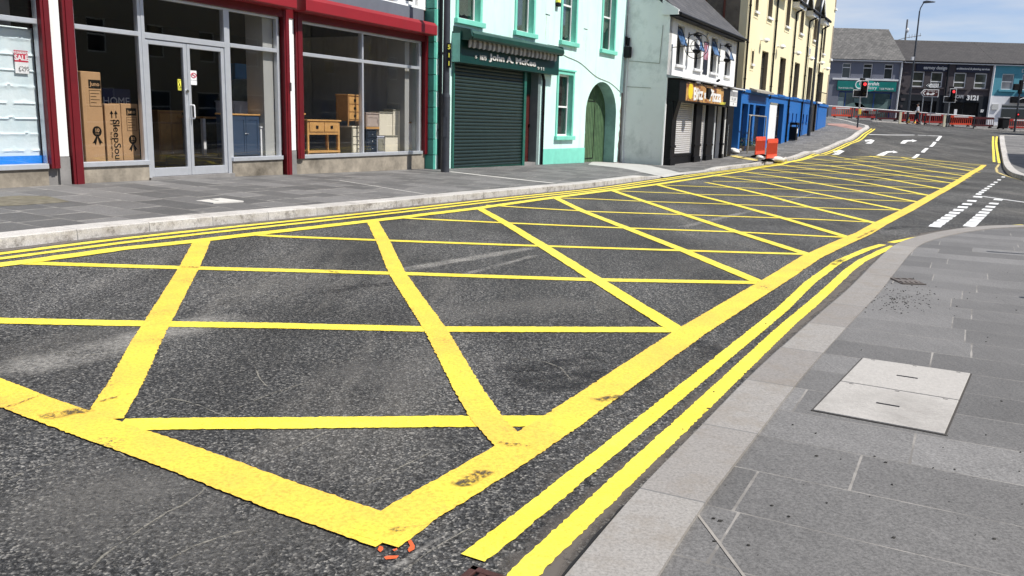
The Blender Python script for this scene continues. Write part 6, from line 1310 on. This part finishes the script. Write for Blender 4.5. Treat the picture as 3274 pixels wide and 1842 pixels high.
q = MB(); q.cyl((0, 0, -.1), (0, 0, 4.35), .085, .075, 12); q.build('pole', m_post, t_, smooth='auto'); q = MB(); q.box(-.62, -.12, -.12, .12, 3.6, 4.15); q.box(-.12, .14, -.14, .14, 3.3, 4.5); q.build('signal_head', m_blk2, t_, bevel=.03); q = MB(); q.box(-.09, .16, -.16, -.08, 1.25, 1.65); pbx = q.build('push_button_unit', m_blk2, t_)
MB().cyl((.05, -.16, 1.5), (.05, -.175, 1.5), .06, .06, 12).build('lit_lens', m_redl, pbx)
# direction signs
p = onY(2941, 397, 80.9, .1); t_ = thing('direction_sign', 'white direction sign above a brown tourist sign on two grey posts', 'road sign', p, 0)
px_m = 2720/80.9; X_ = lambda x: (x-2936)/px_m; Zs = lambda y: (397-y)/px_m
q = MB()
for x in (2937, 2965): q.cyl((X_(x), 0, -.1), (X_(x), 0, Zs(292)), .045, .045, 10)
q.build('post', m_galv, t_)
def arrow(x0, x1, y0, y1, m_, e, yy, nm, par): a, b, z0, z1 = X_(x0)-e, X_(x1)+e, Zs(y1)-e, Zs(y0)+e; return MB().prism([(a, (z0+z1)/2), (a+.28, z0), (b, z0), (b, z1), (a+.28, z1)], 'y', yy-.02, yy).build(nm, m_, par)
for (x0, x1, y0, y1, mbg, mfg) in ((2938, 2980, 273, 289, m_white, m_black), (2927, 2981, 293, 314, mat('brown sign face', (.06, .012, .01), .4, .05), m_white)):
    bd = arrow(x0, x1, y0, y1, m_black if mbg is m_white else m_white, .03, -.06, 'sign_edge', t_); f_ = arrow(x0, x1, y0, y1, mbg, -.035, -.085, 'sign_face', t_)
    zc = (Zs(y0)+Zs(y1))/2; a = X_(x0); q = MB(); q.prism([(a+.12, zc), (a+.34, zc-.2), (a+.44, zc-.2), (a+.22, zc), (a+.44, zc+.2), (a+.34, zc+.2)], 'y', -.112, -.106); q.build('chevron', mfg, f_)
    if mbg is m_white:
        for i, s in enumerate(('Rainey St', 'Business Park', 'Town Centre')): text(s, .15, m_black, f_, (X_(x0)+X_(x1))/2+.25, .107, zc+.15-.15*i, .002)
    else:
        text('An Carn', .2, m_white, f_, (X_(x0)+X_(x1))/2+.1, .107, zc+.19, .002); q = MB(); q.blob((a+.62, -.108, zc-.08), (.14, .004, .12), 8, 5); q.blob((a+.98, -.108, zc-.12), (.22, .004, .07), 8, 5); q.blob((a+1.12, -.108, zc-.03), (.14, .004, .07), 8, 5); q.build('symbol', m_white, f_); text('2½', .16, m_white, f_, X_(x1)-.16, .107, zc+.1, .002)
# ---- plastic barriers
m_or = mat('orange red barrier plastic', (.72, .075, .03), .45, .08, 4, 0, .05, dirt='#7a2a18', damt=.25); m_or2 = mat('dull red barrier plastic', (.42, .03, .02), .5, .12, 4, dirt='#3a0c08', damt=.4); m_or_shaded = mat('shaded red barrier plastic', (.085, .012, .014), .5, .15, 4)  # last one: red plastic with shade put into its colour, for two far barriers
m_refl = mat('white reflective strip', (.7, .68, .66), .4, .08)
def barrier(label, loc, rz, m_, strip=True, grp='plastic barriers along the far kerb', L=2.0, solid=False, dark=False):
    t_ = thing('plastic_barrier', label, 'barrier', loc, rz, grp); h = L/2; q = MB()
    q.prism([(-h, .14), (h, .14), (h, .3), (-h, .3)], 'y', -.025, .025)
    q.prism([(-h+.08, .98), (-h, .9), (-h, .78), (h, .78), (h, .9), (h-.08, .98)], 'y', -.025, .025)
    nb = 11
    for i in range(nb+1): x = -h+.03+(L-.06)*i/nb; q.box(x-.022, x+.022, -.018 if not solid else -.03, .018, .3, .78)
    if solid: q.box(-h+.03, h-.03, -.006, .012, .3, .78)
    f_ = q.build('panel', m_, t_, bevel=.006)
    if strip: MB().box(-h+.35, h-.35, -.031, -.026, .82, .94).build('reflective_strip', m_refl, f_)
    for x in (-h+.3, h-.3):
        MB().prism([(-.28, 0), (.28, 0), (.25, .07), (.05, .14), (-.05, .14), (-.25, .07)], 'x', x-.06, x+.06).build('foot', m_blk2, t_)
    return t_
b1 = gp(2428, 503); b2 = gp(2465, 516)
rzn = math.pi/2-math.radians(30.5)
barrier('orange ribbed barrier at the kerb, further one of the near pair', b1, rzn+.01, m_or, False, 'pair of orange barriers at the near kerb', 1.75); barrier('orange ribbed barrier at the kerb, nearer one of the pair beside a sandbag', b2, rzn-.0, m_or, False, 'pair of orange barriers at the near kerb', 1.75)
m_bag = mat('white woven sandbag', (.6, .58, .54), .8, .12, 6, 0, .5, 18, dirt='#6d6656', damt=.5)
def bag(label, px, py, s=1., rz=0., dz=.11, grp='sandbags on the left pavement'):
    p = gp(px, py, dz); t_ = thing('sandbag', label, 'sandbag', p, rz, grp); q = MB(); q.blob((0, 0, .1*s), (.32*s, .2*s, .11*s), 14, 9, .09); q.build('sack', m_bag, t_, smooth=True)
    q = MB(); q.cyl((.28*s, 0, .1*s), (.4*s, 0, .12*s), .05*s, .09*s, 8); q.build('tied_neck', m_bag, t_)
bag('white sandbag to the right of the near orange barriers', 2484, 519, 1.2, .4, .03); bag('sandbag under the further near orange barrier', 2428, 510, .9, 1.3, .1); bag('sandbag under the nearer orange barrier', 2452, 519, .8, .2, .06); bag('sandbag lying against the planter by the black shopfront', 2340, 489, 1.2, .1); bag('sandbag in front of the planter legs', 2352, 492, 1., 1.2); bag('sandbag at the right of the planter', 2403, 478, 1.4, .3); bag('sandbag wedged behind the right planter leg', 2414, 474, 1.1, 1.)
far_b = [(2691, 'orange', 'first far barrier from the left, bright orange'), (2765, 'dull', 'second far barrier, red, right behind the corner traffic light'), (2838, 'shaded_red', 'shaded dark red barrier between the corner traffic light and the person'), (2911, 'orange2', 'red barrier just left of the person in a white top'), (2984, 'dull', 'red barrier just right of the direction sign posts'), (3072, 'orange', 'bright red barrier right of the cafe traffic light'), (3143, 'shaded_red', 'shaded dark red barrier in front of the white downpipe'), (3263, 'dull', 'red barrier at the right edge beside the dark traffic light')]
for i, (x, c, lab) in enumerate(far_b):
    p = onY(x, 385, 81.6 if x < 2860 else 80.9, .1); barrier(lab, p, random.uniform(-.06, .06)-.03, {'orange': m_or, 'dull': m_or2, 'shaded_red': m_or_shaded, 'orange2': m_or2}[c], c != 'shaded_red')
# guard rail with cream posts
pA, pB = onY(2644, 378, 80.5, .1), onY(3112, 410, 79.9, .1); t_ = thing('guard_rail', 'long white hand rail on thin dark posts along the far kerb', 'railing', pA, 0)
n_ = 9; q = MB(); pts = []
for i in range(n_*2+1):
    f_ = i/(n_*2); x = pA[0]+(pB[0]-pA[0])*f_; y = pA[1]+(pB[1]-pA[1])*f_; pts.append((x-pA[0], y-pA[1]-.0, float(T(x, y))+.1+1.02-pA[2]))
q.tube(pts, .045, 8); q.build('hand_rail', m_whf, t_, smooth='auto')
for i in range(0, n_*2+1, 3):
    a = pts[i]; MB().box(a[0]-.04, a[0]+.04, a[1]-.04, a[1]+.04, a[2]-1.1, a[2]-.03).build('post', m_post, t_)
for x, lab in ((2876, 'cream timber post at the far kerb left of the person'), (3018, 'cream timber post at the far kerb beside the cafe traffic light')):
    p = onY(x, 396, 79.0, .1); q = thing('timber_post', lab, 'post', p, 0, 'cream posts at the far kerb'); MB().box(-.1, .1, -.07, .07, -.1, .92).build('shaft', mat('cream timber', (.7, .64, .46), .7, .06), q, bevel=.01); MB().box(-.11, .11, -.08, .08, .88, .95).build('cap', mat('cream timber', (.7, .64, .46)), q)
for x, lab in ((2905, 'small orange cone at the feet of the person'), (2923, 'small orange cone behind the person by the sign post')):
    p = onY(x, 397, 79.6, .1); q = thing('traffic_cone', lab, 'cone', p, 0, 'small cones by the far kerb'); MB().cyl((0, 0, .04), (0, 0, .5), .13, .025, 14).build('cone_body', m_amber, q, smooth='auto'); MB().box(-.18, .18, -.18, .18, 0, .04).build('base', m_or, q); MB().cyl((0, 0, .24), (0, 0, .36), .0905, .0565, 14, False).build('white_sleeve', m_refl, q)
p = onY(3205, 414, 80.5, .1); q = thing('wheelie_bin', 'black wheeled bin against the white wall at the far right', 'bin', p, .1)
MB().prism([(-.28, .08), (.28, .08), (.33, 1.0), (-.33, 1.0)], 'y', -.35, .35).build('bin_body', m_blk2, q, bevel=.02); MB().box(-.37, .37, -.4, .38, 1.0, 1.07).build('lid', mat('pale bin lid', (.35, .35, .35), .5), q, bevel=.02)
for x in (-.28, .28): MB().cyl((x-.03, .3, .1), (x+.03, .3, .1), .1, .1, 12).build('wheel', m_blk2, q)
# litter bin by the blue wall
p = gp(2531, 449); q = thing('litter_bin', 'black square litter bin beside the blue wall', 'litter bin', p, D.rz)
MB().box(-.3, .3, -.3, .3, .04, .86).build('bin_body', m_black, q, bevel=.02); MB().box(-.33, .33, -.33, .33, .98, 1.14).build('hood', m_black, q, bevel=.03)
for x in (-.29, .29):
    for y in (-.29, .29): MB().box(x-.025, x+.025, y-.025, y+.025, .86, .98).build('hood_post', m_black, q)
MB().box(-.12, .12, -.312, -.301, .45, .75).build('notice_plate', m_pap, q); MB().box(-.27, .27, -.27, .27, 0, .04).build('base', m_greyc, q)
# planter with flowers under a bent pipe frame
pa, pb_ = np.array(gp(2349, 481)), np.array(gp(2389, 491)); pc = pa+(pb_-pa)*.95+np.array([1.6, 2.6, 0])
fr_ = thing('pipe_frame', 'bent grey pipe frame standing over the flower planter', 'frame', tuple(map(float, pa)), 0); r = lambda v: tuple(float(a) for a in (v-pa)); up = lambda v, h: tuple(float(a) for a in (v-pa+np.array([0, 0, h])))
q = MB(); q.tube([r(pa), up(pa, 1.86), ], .035, 8); q.tube([up(pa, 1.86), up(pa+(pb_-pa)*.08, 1.93), up(pc, 1.9)], .035, 8); q.build('bent_pipe', mat('weathered pipe', (.3, .27, .22), .55, .2), fr_, smooth='auto')
q = MB(); q.tube([r(pb_), up(pb_, 1.88), up(pb_+(pc-pb_)*.1, 1.93)], .035, 8); q.tube([up(pb_+(pc-pb_)*.1, 1.93), up(pc, 1.9)], .03, 8); q.build('bent_pipe', mat('weathered pipe', (.3, .27, .22)), fr_, smooth='auto')
q = MB(); q.tube([up(pc, 1.92), (float((pc-pa)[0]), float((pc-pa)[1]), -.2)], .035, 8); q.build('bent_pipe', mat('weathered pipe', (.3, .27, .22)), fr_, smooth='auto')
cpl = (pa*.55+pb_*.25+pc*.2)+np.array([.1, .5, 0]); pl = thing('flower_planter', 'planter of green foliage and red flowers beside the blue wall', 'planter', tuple(map(float, cpl)), .3)
MB().box(-.75, .75, -.4, .4, 0, .3).build('trough', mat('dark planter timber', (.07, .05, .035), .8, .2), pl, bevel=.01)
def leafmat(n_, a, b): return mat(n_, a, .6, b, 8, 0, 0)
lf = MB(); fl_ = MB(); sm_ = MB(); rr = random.Random(11)
for _ in range(60):
    x, y = rr.uniform(-.8, .8), rr.uniform(-.42, .42); h = rr.uniform(.45, 1.15)*(1-.3*abs(x)); sm_.cyl((x*.7, y*.7, .25), (x, y, h), .006, .003, 4)
    for _k in range(34):
        c = (x+rr.gauss(0, .11), y+rr.gauss(0, .11), rr.uniform(.3, h)); s = rr.uniform(.018, .045); a, b_ = rr.uniform(0, 6.28), rr.uniform(-.9, .9)
        d = Vector((math.cos(a)*math.cos(b_), math.sin(a)*math.cos(b_), math.sin(b_)))*s; e = Vector((-math.sin(a), math.cos(a), rr.uniform(-.4, .4)))*s*.5; c = Vector(c)
        (fl_ if (rr.random() < .13 and c.z > .5) else lf).add([c-d, c+e, c+d, c-e], [(0, 1, 2, 3)])
lf.build('foliage', mat('planter leaves', (.035, .085, .025), .55, .5, 14), pl, fix=False); fl_.build('flowers', mat('red petals', (.45, .015, .04), .5, .3, 9), pl, fix=False); sm_.build('stems', mat('stems', (.05, .07, .02), .7), pl)

# ---- covers set in the paving
def quadthing(nm, label, cat, quad, dz, grp=None):
    q = G(quad, dz); c = q.mean(0); ax = (q[1]-q[0])+(q[2]-q[3]); rz = math.atan2(ax[1], ax[0]); t_ = thing(nm, label, cat, (float(c[0]), float(c[1]), float(T(*c))+dz), rz, grp)
    w_ = (np.linalg.norm(q[1]-q[0])+np.linalg.norm(q[2]-q[3]))/4; h_ = (np.linalg.norm(q[3]-q[0])+np.linalg.norm(q[2]-q[1]))/4; return t_, w_, h_
m_stone = mat('pale granite cover', (.38, .36, .335), .75, .14, 60, 0, .3, 90, dirt='#3d372e', damt=.45)
t_, w_, h_ = quadthing('inspection_cover', 'pale rectangular double inspection cover in the right pavement', 'cover', [(2757.2, 1147), (3104.4, 1196.7), (3021.2, 1392.3), (2596.7, 1313.7)], .028)
MB().box(-w_-.006, w_+.006, -h_-.006, h_+.006, -.05, .0035).build('frame', mat('dark joint', (.045, .04, .035), .8), t_)
for s in (0, 1):
    y0, y1 = (-h_, -.003) if s else (.003, h_); ld = MB().box(-w_+.004, w_-.004, y0+.004, y1-.004, -.02, .0085).build('lid', m_stone, t_, bevel=.003)
    q = MB(); q.box(-.06, .06, (y0+y1)/2+.0-.011, (y0+y1)/2+.011, .0, .0095); q.build('lifting_slot', m_blk2, ld)
    q = MB()
    for x in (-w_+.07, w_-.07, 0): q.box(x-.012, x+.012, y1-.03, y1-.022, 0, .0093)
    q.build('key_hole', m_blk2, ld)
_q = G([(2757.2, 1147), (3104.4, 1196.7), (3021.2, 1392.3), (2596.7, 1313.7)], .028); _c0 = _q.mean(0); _ca, _sa = math.cos(-t_.rotation_euler.z), math.sin(-t_.rotation_euler.z)
_l = [((a-_c0[0])*_ca-(b-_c0[1])*_sa, (a-_c0[0])*_sa+(b-_c0[1])*_ca) for a, b in _q]      # local corners: far left, far right, near right, near left
def _warp(o_):
    for v in o_.data.vertices:
        a, b = (v.co.x/w_+1)/2, (v.co.y/h_+1)/2; pt_ = [(_l[0][k]*(1-a)+_l[1][k]*a)*b+(_l[3][k]*(1-a)+_l[2][k]*a)*(1-b) for k in (0, 1)]; v.co.x, v.co.y = pt_
    for c_ in o_.children: _warp(c_)
for c_ in t_.children: _warp(c_)
t_, w_, h_ = quadthing('stopcock_cover', 'small rusty iron cover with a raised pattern in the right pavement', 'cover', [(2865, 891), (2941.7, 894), (2934, 909.5), (2859, 908)], .028)
MB().box(-w_, w_, -h_, h_, -.02, .006).build('cover_plate', mat('rusty iron', (.055, .042, .036), .8, .4, 18), t_)
q = MB()
for i in range(9):
    x = -w_*.82+i*w_*.205; q.box(x-.011, x+.011, -h_*(.7 if i % 2 else .3), h_*(.3 if i % 3 else .75), .006, .012)
q.box(-w_*.9, w_*.9, h_*.8, h_*.92, .006, .012); q.box(-w_*.9, w_*.9, -h_*.92, -h_*.8, .006, .012); q.build('raised_pattern', mat('worn iron', (.14, .12, .105), .6, .3), t_)
t_, w_, h_ = quadthing('paving_cover', 'single pale square cover in the left pavement', 'cover', [(683, 629), (774.5, 646), (687, 653), (596, 635.5)], .107)
MB().box(-w_, w_, -h_, h_, -.02, .006).build('lid', m_gran, t_); MB().box(-.1, .1, -.015, .015, 0, .0075).build('lifting_slot', m_blk2, t_)
drape('mossy_paving_patch', [tuple(a) for a in G([(-20, 632), (60, 627), (150, 628), (190, 637), (224, 647), (150, 652), (60, 658), (-20, 661)], .105)], .3, .111, mat('mossy gravel slab', (.14, .125, .09), .95, .35, 9, 0, .6, 30, dirt='#5a5a2a', damt=.5))
# gully grate at the bottom edge
gq = G([(1511.5, 1816), (1480, 1842), (1575, 1842)]); g1 = gq[1]-gq[0]; g1 /= np.linalg.norm(g1); g2 = np.array([-g1[1], g1[0]]); g2 = g2 if g2@(gq[2]-gq[0]) > 0 else -g2
c = gq[0]+(g1+g2)*.2; t_ = thing('drain_grate', 'dark red brown iron gully grate in the road at the bottom edge', 'drain', (float(c[0]), float(c[1]), float(T(*c))), math.atan2(g1[1], g1[0]))
m_ir = mat('red brown iron', (.075, .03, .025), .6, .4, 14, .3); q = MB(); w_ = .2
for a in ((-w_, w_, -w_, -w_+.03), (-w_, w_, w_-.03, w_), (-w_, -w_+.03, -w_, w_), (w_-.03, w_, -w_, w_)): q.box(*a, -.03, .012)
q.build('rim', m_ir, t_, bevel=.004); MB().box(-w_+.03, w_-.03, -w_+.03, w_-.03, -.04, .003).build('pit', m_black, t_); q = MB()
for i in range(6): y = -.14+i*.056; q.box(-w_+.03, w_-.03, y-.012, y+.012, .0, .009)
q.build('bars', m_ir, t_)
# bollards just outside the right edge, their shadows fall into view
for px, py, lab in ((3367, 818, 'slim dark bollard beside the right pavement, furthest'), (3560, 975, 'slim dark bollard beside the right pavement, nearest')):
    p = G([(px, py)], .03)[0]; q = thing('bollard', lab, 'bollard', (float(p[0]), float(p[1]), float(T(*p))+.03), 0, 'bollards on the right pavement'); MB().cyl((0, 0, -.05), (0, 0, .95), .045, .045, 14).build('shaft', m_post, q, smooth='auto'); MB().blob((0, 0, .96), (.05, .05, .04), 12, 6).build('cap', m_post, q, smooth=True)
# corner building beyond the right edge (its shadow crosses the junction)
cbx, cby = 44.4, 69.; t_ = thing('corner_building', 'cream corner building beyond the right edge of the view', 'building', (cbx, cby, 1.2), 0)
q = MB(); 
hl = [R4(1.5+2.6*i, 2.5+2.6*i, 5., 6.6) for i in range(4)]+[R4(1.4+2.6*i, 2.8+2.6*i, .9, 3.) for i in range(4)]
w__ = wallmb(R4(0, 12, -.8, 8.9), hl, .3); w__.v = [(-b_, -a, c) if False else (b_, -a, c) for a, b_, c in w__.v]; w__.build('front_wall', m_opp, t_)
for h4 in hl: MB().box(.18, .2, -h4[1][0], -h4[0][0], h4[0][1], h4[2][1]).build('window', m_glassU, t_)
MB().box(.31, 10, -.3, 0, -.8, 8.9).build('side_wall', m_opp, t_); MB().box(.31, 10, -12, -11.7, -.8, 8.9).build('side_wall', m_opp, t_); MB().box(10, 10.3, -12, 0, -.8, 8.9).build('rear_wall', m_opp, t_); MB().box(-.2, 10.4, -12.2, .2, 8.9, 9.1).build('roof', m_slate, t_)

# ================================================================== the person by the far kerb
def skin(name, verts, edges, m_, parent, root=0, sub=2):
    me = bpy.data.meshes.new(name); me.from_pydata([v[:3] for v in verts], edges, []); me.materials.append(m_); o = bpy.data.objects.new(name, me); C.objects.link(o); o.parent = parent
    k = o.modifiers.new('skin', 'SKIN'); k.use_smooth_shade = True
    sv = me.skin_vertices[0].data if me.skin_vertices else None
    if sv is None:
        bm_ = bmesh.new(); bm_.from_mesh(me); L = bm_.verts.layers.skin.verify(); bm_.to_mesh(me); bm_.free(); sv = me.skin_vertices[0].data
    for i, v in enumerate(verts):
        rr_ = v[3]; sv[i].radius = rr_ if isinstance(rr_, tuple) else (rr_, rr_)
    sv[root].use_root = True; s = o.modifiers.new('sub', 'SUBSURF'); s.levels = sub; s.render_levels = sub; return o
p = onY(2930, 397, 79.3, .1); pn = thing('person', 'person in a white top and dark trousers walking left along the far kerb', 'person', p, math.radians(-12))
# facing -x (left), mid stride; x forward negative
m_skin = mat('skin', (.55, .32, .22), .55, .05); m_top = mat('white cotton top', (.75, .75, .76), .8, .05, 6, 0, .2, 30); m_jean = mat('dark navy trousers', (.02, .025, .04), .85, .2); m_hair = mat('dark hair', (.012, .009, .008), .6, .3, 20)
bv = [(0, 0, 1.0, (.125, .15)), (0, 0, 1.2, (.11, .14)), (-.015, 0, 1.42, (.12, .17)), (-.03, 0, 1.54, .058), (-.045, 0, 1.62, .055), (-.06, 0, 1.70, (.085, .075)), (-.055, 0, 1.78, (.08, .07)),
      (-.01, .19, 1.46, .055), (.06, .24, 1.2, .043), (-.08, .22, .98, .034), (-.12, .21, .92, .028),
      (-.01, -.19, 1.46, .055), (-.08, -.24, 1.2, .043), (-.28, -.17, 1.1, .034), (-.34, -.14, 1.09, .028),
      (0, .09, .92, .088), (-.14, .1, .52, .06), (-.2, .1, .11, .042), (-.32, .1, .05, .035),
      (0, -.09, .92, .088), (.06, -.1, .5, .06), (.24, -.1, .14, .042), (.15, -.1, .05, .035)]
be = [(0, 1), (1, 2), (2, 3), (3, 4), (4, 5), (5, 6), (2, 7), (7, 8), (8, 9), (9, 10), (2, 11), (11, 12), (12, 13), (13, 14), (0, 15), (15, 16), (16, 17), (17, 18), (0, 19), (19, 20), (20, 21), (21, 22)]
body = skin('body', bv, be, m_skin, pn)
for (hx, hy, hz, dx, dz) in ((-.12, .21, .92, -.03, -1), (-.34, -.14, 1.09, -1, -.05)):
    for k in range(5):
        L = (.07, .085, .09, .082, .065)[k]; off = (k-2)*.02; bx, by, bz = hx, hy+off, hz
        if k == 0: dv = Vector((dx*.5, -.7, dz*.6)).normalized()
        else: dv = Vector((dx, 0, dz)).normalized()
        skin('finger', [(bx, by, bz, .012), (bx+dv.x*(.05+L*.5), by+dv.y*.03, bz+dv.z*(.05+L*.5), .009), (bx+dv.x*(.05+L)-.012, by+dv.y*.04, bz+dv.z*(.05+L*.9), .007)], [(0, 1), (1, 2)], m_skin, body, 0, 1)
def grow(idx, ex, nm, m_, cut=None):
    mp_ = {v: i for i, v in enumerate(idx)}; V_ = []
    for v in idx: a = bv[v]; r_ = a[3]; V_.append((a[0], a[1], a[2], tuple(q_+ex for q_ in r_) if isinstance(r_, tuple) else r_+ex))
    return skin(nm, V_, [(mp_[a], mp_[b]) for a, b in be if a in mp_ and b in mp_], m_, pn)
grow([0, 1, 2, 3, 7, 8, 9, 11, 12, 13], .018, 'top', m_top); grow([0, 15, 16, 17, 19, 20, 21], .02, 'trousers', m_jean)
for i in (18, 22): a = bv[i]; MB().blob((a[0]+.02, a[1], .045), (.14, .05, .05), 10, 6).build('shoe', m_blk2, pn, smooth=True)
q = MB(); q.blob((-.03, 0, 1.77), (.105, .092, .1), 12, 8); q.blob((.03, 0, 1.68), (.06, .075, .12), 10, 7); q.build('hair', m_hair, pn, smooth=True)
q = MB(); q.blob((-.155, 0, 1.715), (.02, .014, .02), 8, 5); q.build('nose', m_skin, body, smooth=True)
for s in (-1, 1): MB().blob((-.137, s*.033, 1.735), (.01, .012, .008), 8, 5).build('eye', m_ink, body); MB().blob((-.05, s*.082, 1.72), (.02, .01, .03), 8, 5).build('ear', m_skin, body)
MB().blob((-.138, 0, 1.67), (.008, .025, .006), 8, 5).build('mouth', m_rp, body)
